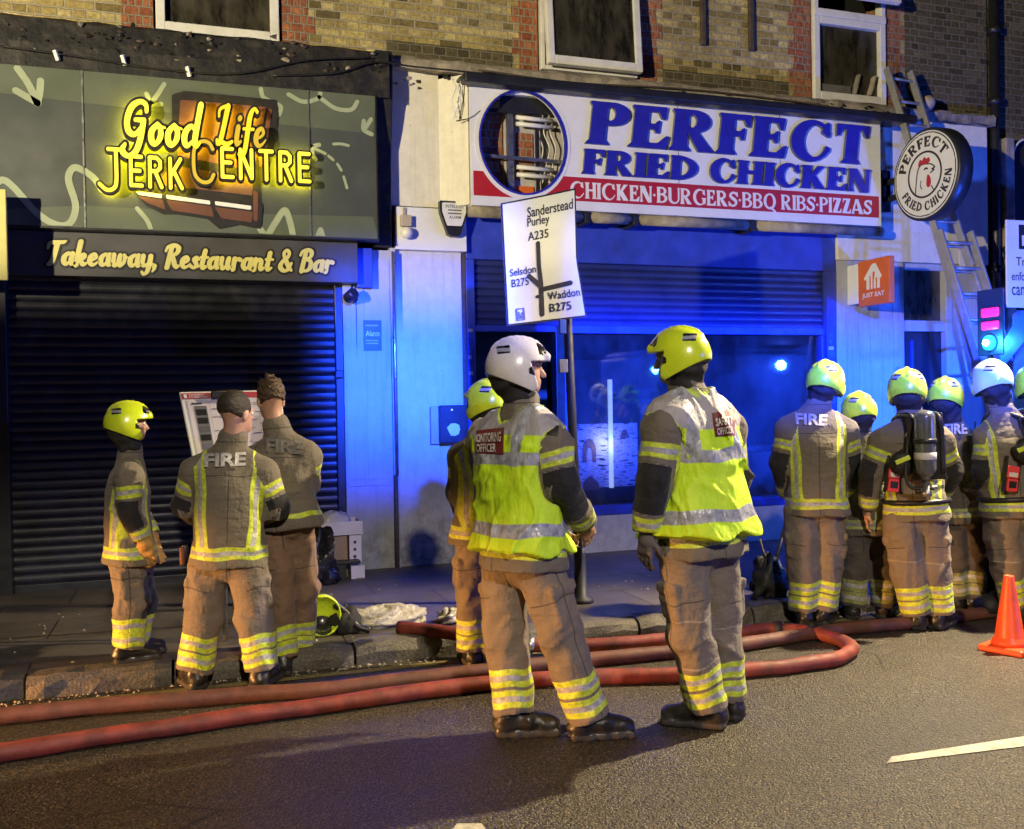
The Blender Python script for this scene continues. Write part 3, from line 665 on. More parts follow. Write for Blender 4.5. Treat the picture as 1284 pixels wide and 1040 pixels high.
# ================================================================ left shop building
bA = thing('shop_building', 'brick shop building with a closed black roller shutter under a dark green sign', 'building')
h1 = (-.22, .83, 4.72, 6.5)
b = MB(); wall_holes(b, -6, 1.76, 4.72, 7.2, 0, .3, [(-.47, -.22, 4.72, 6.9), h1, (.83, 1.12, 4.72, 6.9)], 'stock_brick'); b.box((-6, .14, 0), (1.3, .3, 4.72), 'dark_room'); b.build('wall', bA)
b = MB()
for i in range(14):                                       # toothed red brick beside the window
    dx = 0 if i % 2 else .06
    b.box((.83, -.006, 4.72 + i * .15), (1.12 - dx, .3, 4.72 + (i + 1) * .15), 'red_brick'); b.box((1.12 - dx, 0, 4.72 + i * .15), (1.12, .3, 4.72 + (i + 1) * .15), 'stock_brick') if dx else None
b.build('brick_quoin', bA); b = MB(); b.box((-.47, -.006, 4.72), (-.22, .3, 6.9), 'red_brick'); b.build('brick_quoin', bA)
wf = frame_mb(-.2, .81, 4.74, 6.4, -.045, .09, .075, 'upvc', .1).build('window', bA, bevel=.008)
b = MB(); b.box((-.125, .02, 4.84), (.735, .03, 6.32), 'dirty_glass'); b.build('pane', wf)
# black weathered fascia with peeling edge
b = MB(); rf = random.Random(5); xs = np.linspace(-6, 1.72, 60); V = []
for xx in xs:
    j = lambda a: rf.uniform(-a, a)
    V += [(xx, -.30, 4.27), (xx, -.30 + j(.006), 4.46 + j(.01)), (xx, -.28 + j(.006), 4.66 + j(.008)), (xx, -.22 + j(.008), 4.70 + j(.008)), (xx, .0, 4.74), (xx, 0, 4.27)]
b.add(V, [(i * 6 + k, (i + 1) * 6 + k, (i + 1) * 6 + k + 1, i * 6 + k + 1) for i in range(59) for k in range(5)], 'black_fascia')
b.build('fascia', bA)
b = MB()                                                  # scrolled black bracket that ends the fascia
pr = [(-.0, 3.0), (-.10, 3.0), (-.11, 3.35), (-.13, 3.75), (-.2, 4.05), (-.26, 4.4), (-.26, 4.7), (0, 4.72)]
for x0, x1 in ((1.60, 1.76),):
    V = [(x0, *p) for p in pr] + [(x1, *p) for p in pr]; n = len(pr)
    b.add(V, [(i, (i + 1) % n, n + (i + 1) % n, n + i)[::-1] for i in range(n)] + [tuple(range(n)), tuple(range(n, 2 * n))[::-1]], 'black_fascia')
b.build('bracket', bA, bevel=.015)
shutter_mb(-1.37, 1.245, .10, 2.72, .06, 'shutter_steel').build('roller_shutter', bA)
b = MB(); b.box((1.245, -.03, .1), (1.315, .12, 2.68), 'dark_frame'); b.box((-1.52, -.06, .1), (-1.37, .12, 2.72), 'dark_frame'); b.box((-1.37, .02, .09), (1.245, .07, .17), 'shutter_steel'); b.build('shutter_guide', bA, bevel=.006)
b = MB(); b.box((1.235, -.07, 1.83), (1.30, -.03, 1.9), 'black_plastic'); b.build('shutter_lock', bA, bevel=.008)
b = MB(); b.box((-6, -.06, .1), (-1.52, .2, 4.27), 'black_fascia'); b.build('end_wall', bA)
b = MB(); b.box((1.315, -.045, .105), (1.742, .3, 2.98), 'pale_board'); b.box((1.742, -.075, .105), (1.79, .1, 3.0), 'pale_board')
b.box((1.33, -.052, .92), (1.50, -.044, 2.96), 'pale_board'); b.box((1.515, -.05, .92), (1.735, -.044, 2.9), 'pale_board'); b.box((1.33, -.056, .86), (1.735, -.044, .905), 'pale_board'); b.build('side_panel', bA, bevel=.005)
b = MB(); b.tube([(1.765, -.1, .95), (1.765, -.1, 2.96)], .016, 'steel', 8); b.tube([(1.755, -.09, .12), (1.755, -.09, .95)], .02, 'drip_brown', 8); b.build('conduit', bA)
b = MB(); b.box((1.43, -.13, 2.63), (1.57, -.047, 2.98), 'blue_paint'); b.build('bracket_plate', bA, bevel=.004)

# --------------------------------------------------------------- green sign board with neon lettering
GY = -.31
sg = thing('shop_sign', 'dark green fascia sign with glowing yellow lettering and a barrel grill drawing', 'sign')
b = MB(); b.box((-4, GY, 3.03), (1.6, -.1, 4.275), 'grey_board'); b.build('sign_panel', sg, bevel=.006)
b = MB(); F0 = fac(GY)
def wp(px, py, y=GY): p = W(px, py, y); return (p[0], p[2])
def flat(b, pts, m, d, y=GY): b.add([(u, y - d, v) for u, v in pts][::-1], [tuple(range(len(pts)))], m)
flat(b, [wp(-260, 62), wp(-260, 92), wp(0, 117), wp(250, 146), wp(468, 168), (1.597, 4.272), (-3, 4.272)], 'green_board', .003)
flat(b, [(-3, 3.033), (1.597, 3.033), wp(468, 272), wp(300, 268), wp(100, 258), wp(20, 262), wp(-250, 256)], 'green_board', .003)
for q in (105, 388): x = wp(q, 200)[0]; b.box((x - .006, GY - .011, 3.035), (x + .006, GY - .001, 4.27), 'steel')
x = 1.597; b.box((x - .012, GY - .012, 3.03), (x, GY - .001, 4.275), 'dark_frame'); b.box((-3, GY - .015, 3.015), (1.6, GY + .1, 3.03), 'dark_frame')
strokes = [[(22, 86), (36, 106), (47, 130)], [(20, 114), (34, 122), (48, 130)], [(51, 102), (50, 116), (47, 130)], [(206, 106), (197, 120), (188, 131)], [(184, 118), (187, 126), (188, 131)], [(202, 131), (195, 131), (188, 131)],
  [(327, 112), (330, 122), (340, 128), (352, 134), (350, 144)], [(362, 119), (380, 128), (398, 124), (402, 116)], [(400, 122), (420, 136), (440, 138), (448, 128)], [(465, 150), (460, 158), (456, 163)], [(456, 152), (456, 163), (466, 169)],
  [(-6, 232), (4, 226), (18, 236), (45, 266), (70, 282), (88, 280), (95, 258), (86, 226), (92, 211), (104, 214), (118, 224), (128, 238)],
  [(392, 186), (402, 190), (408, 193)], [(391, 184), (392, 194), (396, 200)], [(391, 184), (400, 182)], [(412, 196), (418, 201)], [(423, 206), (428, 214)], [(431, 222), (435, 236)], [(172, 262), (184, 276), (190, 290)],
  [(326, 287), (334, 296), (345, 280), (357, 264), (364, 280), (368, 299)], [(398, 296), (402, 288), (406, 299)], [(418, 181), (428, 181), (437, 183)]]
for s_ in strokes:
    thin = .026 if len(s_) > 5 or s_[0][0] < 60 else .018
    if s_[0][1] in (196, 206, 222, 181, 186): thin = .012
    P = np.array([wp(*q) for q in s_]); lo = P.min(0) - .07; hi = P.max(0) + .07; h = .009
    X, Y = np.meshgrid(np.arange(lo[0], hi[0], h), np.arange(lo[1], hi[1], h))
    D = np.maximum(np.maximum(d_line(X, Y, [(*q, thin) for q in cat_rom(P, 6)]), 3.04 - Y), Y - 4.268); relief(b, march(D, lo[0], lo[1], h), F0, .003, .0052 if s_[0][0] % 2 else .0062, 'pale_green_paint')
b.build('printed_pattern', sg)
# barrel grill
b = MB()
def poly_relief(b, pts, m, d0, d1, grow=0, y=GY, h=.011):
    P = np.array([wp(*q, y) for q in pts]); lo = P.min(0) - .08; hi = P.max(0) + .08
    X, Y = np.meshgrid(np.arange(lo[0], hi[0], h), np.arange(lo[1], hi[1], h)); relief(b, march(d_poly(X, Y, P) - grow, lo[0], lo[1], h), fac(y), d0, d1, m)
lid = [(219, 122), (232, 118), (344, 129), (346, 148), (338, 196), (330, 226), (214, 200), (219, 160)]
poly_relief(b, lid, 'print_black', 0, .010, .022); poly_relief(b, [(226, 126), (334, 135), (324, 186), (318, 215), (222, 196)], 'barrel_brown', .01, .014)
poly_relief(b, [(336, 136), (341, 138), (334, 188), (326, 214), (324, 200), (331, 170)], 'barrel_brown', .01, .0145)
poly_relief(b, [(188, 222), (222, 196), (326, 214), (325, 262), (178, 242)], 'print_black', .0, .0115, .01); poly_relief(b, [(215, 208), (318, 224), (316, 246), (196, 232)], 'barrel_dark', .011, .015)
drum = [(168, 236), (326, 258), (324, 284), (300, 279), (276, 284), (262, 272), (222, 266), (206, 266), (186, 256)]
poly_relief(b, drum, 'print_black', .0, .016, .022)
for pc in ([(173, 247), (204, 252), (207, 263), (188, 256)], [(209, 252), (264, 260), (268, 272), (216, 264)], [(270, 261), (316, 267), (315, 279), (278, 274)], [(318, 240), (323, 243), (322, 278), (318, 276)]): poly_relief(b, pc, 'barrel_brown', .016, .019, .004)
for pc in ([(170, 240), (203, 244.5), (203, 249.5), (174, 245)], [(208, 245), (263, 252.5), (264, 257.5), (209, 250)], [(269, 253), (315, 259), (315, 264), (270, 258)]): poly_relief(b, pc, 'print_white', .016, .0195)
b.build('barrel_drawing', sg)
def neon_word(line, x0, x1, z0, z1, unit_h, width, lit, oz=.035, r_out=.062):
    """black can letters that stand off the board; the lit ones glow on the face and behind"""
    sx = (x1 - x0) / width; sz = (z1 - z0) / unit_h; body = MB(); face = MB(); glow = MB()
    for k, (ch, D, gx, gy, h) in enumerate(line):
        state = lit(k, ch); fn = lambda u, v, d: (x0 + u * sx, GY - d, z0 + v * sz)
        relief(body, march(D - r_out, gx, gy, h), fn, .075, .13, 'print_black', back=True)
        relief(face, march(D + .012, gx, gy, h), fn, .13, .145, ['neon_dim', 'neon_yellow', 'neon_hot'][state])
        if state:
            polys, _ = march(D + .01, gx, gy, h)
            for pl in polys: glow.add([fn(u, v, .072) for u, v in pl][::-1], [tuple(range(len(pl)))], 'halo_yellow')
    body.build('letter_case', sg); face.build('letter_face', sg)
    if glow.nv: glow.build('letter_backlight', sg)
ln, wd = script_line('Good', .02, fat=1.12); a0 = wp(152, 183); a1 = wp(248, 142); neon_word(ln, a0[0], a1[0], a0[1] - .015, wp(240, 138)[1], 1., wd, lambda k, c: 2)
ln, wd = script_line('Life', .02, fat=1.12); a0 = wp(270, 187); a1 = wp(330, 142); neon_word(ln, a0[0], a1[0], a0[1], wp(280, 140)[1], 1., wd, lambda k, c: 1 if c == 'L' or c == 'f' else 0)
ln, wd = neon_line('JERK', .022, .073, .21); a0 = wp(130, 237); neon_word(ln, a0[0], wp(229, 230)[0], wp(190, 239)[1], wp(190, 203)[1], 1., wd, lambda k, c: 2)
ln, wd = neon_line('CENTRE', .022, .073, .21); neon_word(ln, wp(241, 230)[0], wp(386, 220)[0], wp(330, 230)[1], wp(330, 195)[1], 1., wd, lambda k, c: 0 if c == 'C' else 2)

# strip sign under it
TY = -.2
t2 = thing('strip_sign', 'dark grey strip sign with cream brush script naming a takeaway and bar', 'sign')
b = MB(); b.box((-4, TY, 2.66), (1.43, -.02, 3.012), 'dark_grey_panel'); b.build('sign_panel', t2, bevel=.005)
b = MB(); ln, wd = script_line('Takeaway, Restaurant & Bar', .022, fat=1.3); x0 = W(56, 320, TY)[0]; x1 = W(417, 330, TY)[0]; z0 = W(200, 336, TY)[2]; z1 = W(200, 307, TY)[2]
sx = (x1 - x0) / wd; sz = (z1 - z0)
for ch, D, gx, gy, h in ln:
    fn = lambda u, v, d: (x0 + u * sx, TY - d, z0 + v * sz)
    relief(b, march(D - .09, gx, gy, h), fn, 0, .004 + .0004 * (ord(ch) % 5), 'print_black'); relief(b, march(D, gx, gy, h), fn, .004, .009, 'script_cream')
b.build('sign_lettering', t2)
b = MB(); x_ = W(9, 290, -.6)[0]; b.box((x_ - .5, -.62, W(5, 352, -.6)[2]), (x_, -.58, W(5, 238, -.6)[2]), 'script_cream'); b.tube([(x_ - .3, -.58, 2.8), (x_ - .3, -.1, 2.8)], .02, 'dark_frame')
tag(b.build('projecting_sign', bevel=.006), 'plain pale yellow projecting sign at the left end of the black shutter', 'sign')

# ================================================================ fried chicken shop building
bB = thing('shop_building', 'brick shop building with white painted pilaster, blue shopfront and half lowered blue shutter', 'building')
h2 = (3.22, 4.27, 4.74, 6.4); h3 = (6.30, 7.26, 4.70, 6.7)
b = MB(); wall_holes(b, 1.76, 8.66, 4.74, 7.2, 0, .3, [(2.96, 3.22, 4.74, 6.9), h2, (4.27, 4.55, 4.74, 6.9), (6.02, 6.30, 4.74, 6.9), h3, (7.26, 7.52, 4.74, 6.9)], 'stock_brick'); b.build('wall', bB)
for x0, x1, sd in ((2.96, 3.22, -1), (4.27, 4.55, 1), (6.02, 6.30, -1), (7.26, 7.52, 1)):
    b = MB()
    for i in range(15):
        dx = 0 if i % 2 else .07; z = 4.74 + i * .15; a, c = (x0 + dx, x1) if sd < 0 else (x0, x1 - dx)
        b.box((a, -.006, z), (c, .3, z + .15), 'red_brick')
        if dx: b.box((x0, 0, z), (x0 + dx, .3, z + .15), 'stock_brick') if sd < 0 else b.box((x1 - dx, 0, z), (x1, .3, z + .15), 'stock_brick')
    b.build('brick_quoin', bB)
for x0, x1, z1 in ((1.76, 2.96, 4.895), (4.55, 6.02, 4.895), (7.52, 8.66, 6.9)): b = MB(); b.box((x0, -.004, 4.74), (x1, .0, z1), 'sooty_brick'); b.build('sooty_courses', bB)
# windows: one hung open at the bottom, one with its upper light tilted
wf = frame_mb(3.24, 4.25, 4.76, 6.3, -.05, .06, .04, 'upvc').build('window', bB, bevel=.006)
b = frame_mb(-.49, .49, -1.5, 0, -.035, .035, .07, 'upvc', .085); o = b.build('sash', wf, bevel=.008); o.location = (3.745, -.05, 6.26); o.rotation_euler = (rad(-4.5), 0, 0)
b = MB(); b.box((-.42, -.008, -1.42), (.42, .0, -.07), 'dirty_glass'); o2 = b.build('pane', wf); o2.location = (3.745, -.05, 6.26); o2.rotation_euler = (rad(-4.5), 0, 0)
b = frame_mb(6.32, 7.24, 4.74, 5.62, -.04, .07, .075, 'upvc', .09); b.box((6.32, -.05, 5.62), (7.24, .06, 5.70), 'upvc'); b.box((6.32, -.04, 5.70), (6.38, .06, 6.6), 'upvc'); b.box((7.18, -.04, 5.70), (7.24, .06, 6.6), 'upvc')
wf = b.build('window', bB, bevel=.008)
o = frame_mb(-.44, .44, -.9, 0, -.03, .03, .06, 'upvc', .07).build('sash', wf, bevel=.008); o.location = (6.78, -.04, 6.6); o.rotation_euler = (rad(-16), 0, 0)
b = MB(); b.box((-.38, -.006, -.84), (.38, .0, -.06), 'dirty_glass'); o2 = b.build('pane', wf); o2.location = (6.78, -.04, 6.6); o2.rotation_euler = (rad(-16), 0, 0)
b = MB(); b.box((6.395, .02, 4.83), (7.165, .03, 5.545), 'dirty_glass'); b.build('pane', wf)
# things pushed against the inside of the lower pane
b = MB(); b.box((6.42, -.005, 4.835), (6.8, .015, 4.92), 'room_wall'); b.build('folded_cloth', wf)
for u0, u1, wd_ in ((6.84, 6.9, .07), (7.03, 7.1, .09)): b = MB(); b.bar((u0, .0, 4.84), (u1, .0, 5.05), wd_, .02, 'stone_ledge'); b.build('leaning_book', wf)
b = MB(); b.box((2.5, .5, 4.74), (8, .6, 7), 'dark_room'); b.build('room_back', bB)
# two iron tie bars
for x in (5.0, 5.56): mb_ = MB(); mb_.box((x - .025, -.05, 5.17), (x + .025, -.002, 7.1), 'drip_brown'); mb_.build('tie_bar', bB, bevel=.006)
# ledge over the signs
b = MB(); xs = np.linspace(1.70, 8.62, 70); V = []
for xx in xs:
    j = lambda a: rf.uniform(-a, a)
    V += [(xx, -.05, 4.60), (xx, -.15 + j(.01), 4.60 + j(.012)), (xx, -.16 + j(.012), 4.68 + j(.012)), (xx, -.13 + j(.012), 4.715 + j(.01)), (xx, -.0, 4.745)]
b.add(V, [(i * 5 + k, (i + 1) * 5 + k, (i + 1) * 5 + k + 1, i * 5 + k + 1) for i in range(69) for k in range(4)], 'stone_ledge'); b.build('ledge', bB)
# pilaster
b = MB(); b.box((1.80, -.02, .105), (2.42, .3, 3.0), 'white_render'); b.box((2.42, -.01, .105), (2.465, .3, 3.0), 'drip_brown'); b.build('pilaster', bB, bevel=.006)
b = MB(); b.box((1.765, -.06, 3.385), (2.22, .1, 4.62), 'cream_render')
V = [(2.22, -.06, 3.385), (2.44, -.27, 3.385), (2.44, .1, 3.385), (2.22, .1, 3.385)]; V += [(q[0], q[1], 4.56) for q in V]; b.add(V, [(0, 3, 2, 1), (4, 5, 6, 7), (0, 1, 5, 4), (1, 2, 6, 5), (2, 3, 7, 6)], 'cream_render')
b.build('pilaster_head', bB)
b = MB(); b.box((1.79, -.10, 2.985), (2.455, .0, 3.37), 'sign_white'); b.build('white_board', bB, bevel=.006)
b = MB(); b.tube([W(*q, -.28) for q in ((566, 96), (572, 110), (566, 126), (572, 148), (578, 130), (574, 108), (580, 98), (578, 120), (568, 150))], .006, 'white_plastic', 6)
b.tube(cat_rom([W(*q, -.30) for q in ((572, 152), (590, 148), (604, 138))], 4), .005, 'black_plastic', 6); b.build('cable', bB)
b = MB()                                                  # cables sagging along the ledge and the fascia
for pts, yy, r, mm in (([(340, 95), (420, 92), (470, 78), (520, 84), (600, 92), (700, 105)], -.33, .008, 'black_plastic'), ([(0, 58), (90, 70), (210, 88), (300, 92), (380, 76), (465, 72)], -.335, .007, 'black_plastic'), ([(600, 88), (720, 104), (860, 112), (1000, 128), (1140, 150)], -.2, .009, 'drip_brown'), ([(1130, 148), (1160, 142), (1190, 154), (1225, 152)], -.12, .008, 'black_plastic'), ([(1180, 148), (1205, 150), (1238, 158)], -.14, .006, 'drip_brown')):
    b.tube(cat_rom([W(*q, yy) for q in pts], 8), r, mm, 6)
b.build('cable', bB)
b = MB()                                                  # torn paint and rubble on the ledge and chipped fascia edges
for i in range(150):
    px = rf.uniform(0, 1130); yb = 66 + px * .062 if px > 480 else 38 + px * .08 + rf.uniform(-18, 14); c = W(px, yb + rf.uniform(-4, 10), -.17 if px > 480 else -.3); r = rf.uniform(.008, .03)
    P = np.array([[math.cos(a) * r * rf.uniform(.6, 1.8), 0, math.sin(a) * r * rf.uniform(.4, 1)] for a in np.arange(6) * 1.047]); P[:, 1] = [rf.uniform(-.014, .004) for _ in range(6)]
    b.add(np.vstack([c + P, [c + np.array([0, -.02, 0])]]), [(k, (k + 1) % 6, 6)[::-1] for k in range(6)] , rf.choice(['stone_ledge', 'black_fascia', 'black_fascia', 'drip_brown']))
for px, py in ((73, 76), (157, 82), (238, 96)): c = W(px, py, -.32); b.bar(c, c + np.array([-.02, -.03, .07]), .03, .02, 'print_white')
b.build('loose_paint', bB)['kind'] = 'stuff'
# blue shopfront: fascia box, shutter, frames, window, stall riser
b = MB(); b.box((2.465, -.03, 2.93), (6.56, .2, 3.42), 'blue_paint'); b.build('shutter_box', bB, bevel=.008)
shutter_mb(2.53, 6.44, 2.31, 2.95, .04, 'blue_shutter', .07).build('roller_shutter', bB)
b = MB(); b.box((2.465, -.02, .105), (2.545, .16, 2.93), 'blue_paint'); b.box((6.44, -.03, .105), (6.56, .16, 2.93), 'blue_paint'); b.box((3.36, .0, .105), (3.45, .14, 2.31), 'dark_frame'); b.box((2.545, .0, 2.26), (3.36, .12, 2.32), 'blue_paint')
b.box((3.45, .0, 2.25), (6.44, .12, 2.325), 'blue_paint'); b.box((3.45, -.03, .47), (6.44, .13, .56), 'blue_paint'); b.box((3.45, .01, .56), (3.50, .11, 2.25), 'blue_paint'); b.box((6.40, .01, .56), (6.44, .11, 2.25), 'blue_paint')
b.build('shopfront_frame', bB, bevel=.005)
b = MB()
for k in range(26): b.box((2.475, -.026, 1.0 + k * .05), (2.475 + rf.uniform(.03, .062), -.0195, 1.0 + k * .05 + rf.uniform(.02, .044)), rf.choice(['sticker_blue', 'pale_board', 'blue_paint']))
for k in range(20): b.box((6.455, -.036, .9 + k * .07), (6.455 + rf.uniform(.03, .09), -.0295, .9 + k * .07 + rf.uniform(.02, .05)), rf.choice(['sticker_blue', 'pale_board', 'blue_paint']))
b.build('sticker_strip', bB)['kind'] = 'stuff'
b = MB(); b.box((3.45, -.02, .105), (6.44, .14, .47), 'stall_riser_render'); b.build('stall_riser', bB, bevel=.01)
b = MB(); b.box((3.50, .055, .56), (6.40, .062, 2.25), 'window_glass'); b.build('shop_window', bB)
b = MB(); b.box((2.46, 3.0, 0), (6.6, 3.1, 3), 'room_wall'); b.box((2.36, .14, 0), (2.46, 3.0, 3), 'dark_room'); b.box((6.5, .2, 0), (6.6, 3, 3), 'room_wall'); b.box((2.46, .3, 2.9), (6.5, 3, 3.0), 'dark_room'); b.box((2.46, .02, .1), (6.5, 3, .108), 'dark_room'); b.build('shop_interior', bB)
b = MB(); x0, x1 = 3.62, 4.36; b.box((x0, .25, .56), (x1, .95, 2.0), 'dark_frame'); b.box((x0 + .03, .244, .72), (x1 - .03, .251, 1.36), 'poster_print'); b.box((x0, .235, 1.60), (x1 + .55, .25, 1.70), 'black_plastic'); b.build('display_fridge', bB)
b = MB(); xx = W(767, 540, .2)[0]; b.box((xx - .022, .195, W(767, 612, .2)[2]), (xx + .012, .235, W(767, 476, .2)[2]), 'tube_lit'); b.build('fridge_light', bB); light('fridge_glow', 'POINT', (xx - .05, .15, 1.15), (.66, .72, 1), 7, None, .12)
b = MB()                                                  # menu pictures on the fridge: dark arches and heaps, smudged small print
for (px, py, wd_, hg, arch) in ((739, 565, .15, .24, 1), (741, 608, .2, .14, 0), (783, 545, .10, .1, 0)):
    c = W(px, py, .24); u = np.linspace(0, math.pi, 12)
    if arch:
        o_ = [(c[0] + wd_ / 2 * math.cos(a), .2395, c[2] + hg * (math.sin(a) ** .5 - .5)) for a in u]; i_ = [(c[0] + wd_ / 5 * math.cos(a), .2395, c[2] + hg * (.62 * math.sin(a) ** .5 - .5)) for a in u]
        b.add(o_ + i_, [(k, k + 1, 13 + k, 12 + k)[::-1] for k in range(11)], 'barrel_dark')
    else:
        o_ = [(c[0] + wd_ / 2 * math.cos(a) * rf.uniform(.85, 1.1), .2395, c[2] + hg * (math.sin(a) * rf.uniform(.8, 1.1) - .4)) for a in u]; b.add(o_, [tuple(range(12))[::-1]], 'barrel_dark')
for k in range(34):
    px = rf.choice([762, 755, 727, 784, 792]) + rf.uniform(-4, 4); py = rf.uniform(515, 612); c = W(px, py, .24); b.box((c[0] - .025, .2385, c[2] - .005), (c[0] + .03, .2395, c[2] + .006), 'print_black')
b.build('menu_picture', bB)
b = MB(); b.box((3.45, .7, .1), (6.4, 1.1, 1.0), 'room_wall'); b.box((4.6, .66, 1.0), (6.4, 1.15, 1.06), 'steel'); b.build('shop_counter', bB)
# right bay: pale boarded panel, side door, transom, upper render
b = MB()
for k in range(6): x = 6.56 + k * .15; b.box((x, -.015, .105), (x + .146, .12, 3.05), 'pale_board')
b.build('boarded_panel', bB, bevel=.004)
b = MB(); b.box((7.46, .0, 2.3), (8.03, .1, 2.42), 'pale_board'); b.box((8.03, -.02, .105), (8.12, .1, 3.05), 'pale_board'); b.box((8.12, -.01, .105), (8.62, .1, 3.05), 'pale_board'); b.box((7.46, .02, 2.98), (8.03, .1, 3.05), 'pale_board'); b.build('door_surround', bB, bevel=.005)
b = MB(); b.box((7.46, .06, .105), (8.03, .09, 2.3), 'dark_frame'); b.box((7.6, .045, .3), (7.63, .06, 2.2), 'blue_paint'); b.build('side_door', bB)
b = MB(); b.box((7.46, .07, 2.42), (8.03, .08, 2.98), 'dirty_glass'); b.build('transom_window', bB)
b = MB(); b.box((6.56, -.06, 3.05), (8.60, .3, 4.62), 'cream_render'); b.build('upper_render', bB, bevel=.01)
b = MB(); b.box((8.18, -.066, 2.96), (8.3, -.0605, 3.2), 'print_white'); b.build('notice_patch', bB)

# --------------------------------------------------------------- long white fried chicken sign
PY = -.30
ps = thing('shop_sign', 'long white fascia sign with raised blue capitals over a red strip', 'sign')
SX0, SX1 = 2.45, 6.93; z_at = lambda px, py: W(px, py, PY)[2]
zr0, zr1 = z_at(592, 245), z_at(592, 214); zs0, zs1 = 3.375, 4.47
cc = W(656, 179, PY); ca, cb = .415, .47
def holed(D): return np.maximum(D, -d_ell(XX, YY, cc[0], cc[2], ca, cb))
b = MB(); h = .011; XX, YY = np.meshgrid(np.arange(SX0 - .1, 3.6, h), np.arange(3.2, 4.6, h))
box2 = lambda a, c, e, f: np.maximum(np.maximum(a - XX, XX - c), np.maximum(e - YY, YY - f))
relief(b, march(holed(box2(SX0, 3.5, zs0, zs1)), XX[0, 0], YY[0, 0], h), fac(PY), -.05, 0, 'sign_white')
b.box((3.5, PY, zs0), (SX1, PY + .05, zs1), 'sign_white'); b.box((SX0, PY + .05, 4.42), (SX1, -.06, zs1), 'sign_white'); b.box((SX0, PY + .05, zs0), (SX1, -.06, zs0 + .05), 'sign_white'); b.box((SX1 - .03, PY + .05, zs0 + .05), (SX1, -.06, 4.42), 'sign_white'); b.box((SX0, PY + .05, zs0 + .05), (SX0 + .03, -.06, 4.42), 'sign_white')
for x in (4.55, 5.7): b.box((x - .003, PY - .0015, zr1), (x + .003, PY, zs1 - .01), 'letter_side')
b.build('sign_panel', ps)
b = MB(); relief(b, march(np.maximum(box2(SX0 + .02, 3.5, zr0, zr1), -d_ell(XX, YY, cc[0], cc[2], ca + .05, cb + .05)), XX[0, 0], YY[0, 0], h), fac(PY), 0, .004, 'sign_red'); b.box((3.5, PY - .004, zr0), (SX1 - .03, PY - .0005, zr1), 'sign_red'); b.build('red_strip', ps)
b = MB(); D = np.maximum(d_ell(XX, YY, cc[0], cc[2], ca + .012, cb + .012), -d_ell(XX, YY, cc[0], cc[2], ca - .006, cb - .004)); relief(b, march(D, XX[0, 0], YY[0, 0], h), fac(PY), -.02, .018, 'letter_blue')
D = np.maximum(d_ell(XX, YY, cc[0], cc[2], ca + .05, cb + .05), -d_ell(XX, YY, cc[0], cc[2], ca + .013, cb + .013)); relief(b, march(D, XX[0, 0], YY[0, 0], h), fac(PY), 0, .006, 'sign_white'); b.build('hole_rim', ps)
b = MB(); b.box((SX0 + .05, -.075, 3.43), (3.5, -.066, 4.42), 'recess_grey'); lx = lambda px: W(px, 180, -.09)[0]
b.box((lx(600), -.09, 3.5), (lx(630), -.076, 4.27), 'red_brick'); b.box((lx(648), -.09, 3.72), (lx(668), -.076, 4.12), 'red_brick'); b.box((lx(640), -.095, 3.45), (lx(668), -.077, 3.62), 'orange_sign'); b.build('recess_back', ps)
b = MB(); b.box((lx(634), -.16, 3.45), (lx(641), -.1, 4.4), 'steel'); b.bar(W(604, 195, -.2), W(708, 204, -.2), .025, .03, 'steel'); b.bar(W(610, 138, -.2), W(702, 143, -.2), .02, .03, 'dark_frame'); b.box((lx(668), -.18, 3.45), (lx(672), -.15, 4.4), 'dark_frame'); b.box((lx(625), -.2, 4.28), (lx(690), -.17, 4.42), 'dark_frame')
for px in (676, 684, 692): b.tube(cat_rom([W(px + q * 4, 120 + i * 22, -.15) for i, q in enumerate((0, 1.4, -.6, 1.2, .2, -1))], 4), .006, 'white_plastic', 6)
b.build('recess_fittings', ps)
for z in (4.23, 4.17, 3.77, 3.70):
    t_ = MB(); t_.tube([(lx(643), -.2, z), (lx(688), -.2, z - .01)], .02, 'white_plastic', 10); t_.build('light_tube', ps)
def raised(name, line, wd, x0, x1, z0, z1, d, m, ms):
    b = MB(); sx = (x1 - x0) / wd; sz = z1 - z0
    for k, (D, gx, gy, h) in enumerate(line): relief(b, march(D, gx, gy, h), lambda u, v, e: (x0 + u * sx, PY - e, z0 + v * sz), 0, d + .0006 * (k % 3), m, ms)
    return b.build(name, ps)
ln, wd = serif_line('PERFECT', .018, .30, .135, .07, .11, .10); raised('sign_lettering', ln, wd, W(737, 180, PY)[0], W(1083, 180, PY)[0], z_at(735, 181), z_at(735, 127), .032, 'letter_blue', 'letter_side')
ln, wd = serif_line('FRIED CHICKEN', .022, .31, .15, .05, .10, .08); raised('sign_lettering', ln, wd, W(730, 215, PY)[0], W(1086, 225, PY)[0], z_at(730, 218.5), z_at(730, 187), .028, 'letter_blue', 'letter_side')
ln, wd = serif_line('CHICKEN.BURGERS.BBQ RIBS.PIZZAS', .03, .21, .115, .05, .11); raised('sign_lettering', ln, wd, W(715, 245, PY)[0] , W(1092, 258, PY)[0], z_at(720, 248.5), z_at(720, 228), .006, 'print_white', 'print_white')
b = MB(); a = W(582, 104, -.45); c = W(1140, 156, -.45); b.box((a[0], -.47, 4.43), (c[0] + .1, -.32, 4.52), 'dark_frame'); b.box((a[0], -.32, 4.49), (c[0] + .1, -.06, 4.53), 'dark_frame'); tag(b.build('light_trough', bevel=.02), 'long dark brown lighting trough along the top of the white and blue fascia sign', 'sign light')
aw = thing('awning_roller', 'dirty cream awning roller below the white and blue fascia sign', 'awning')
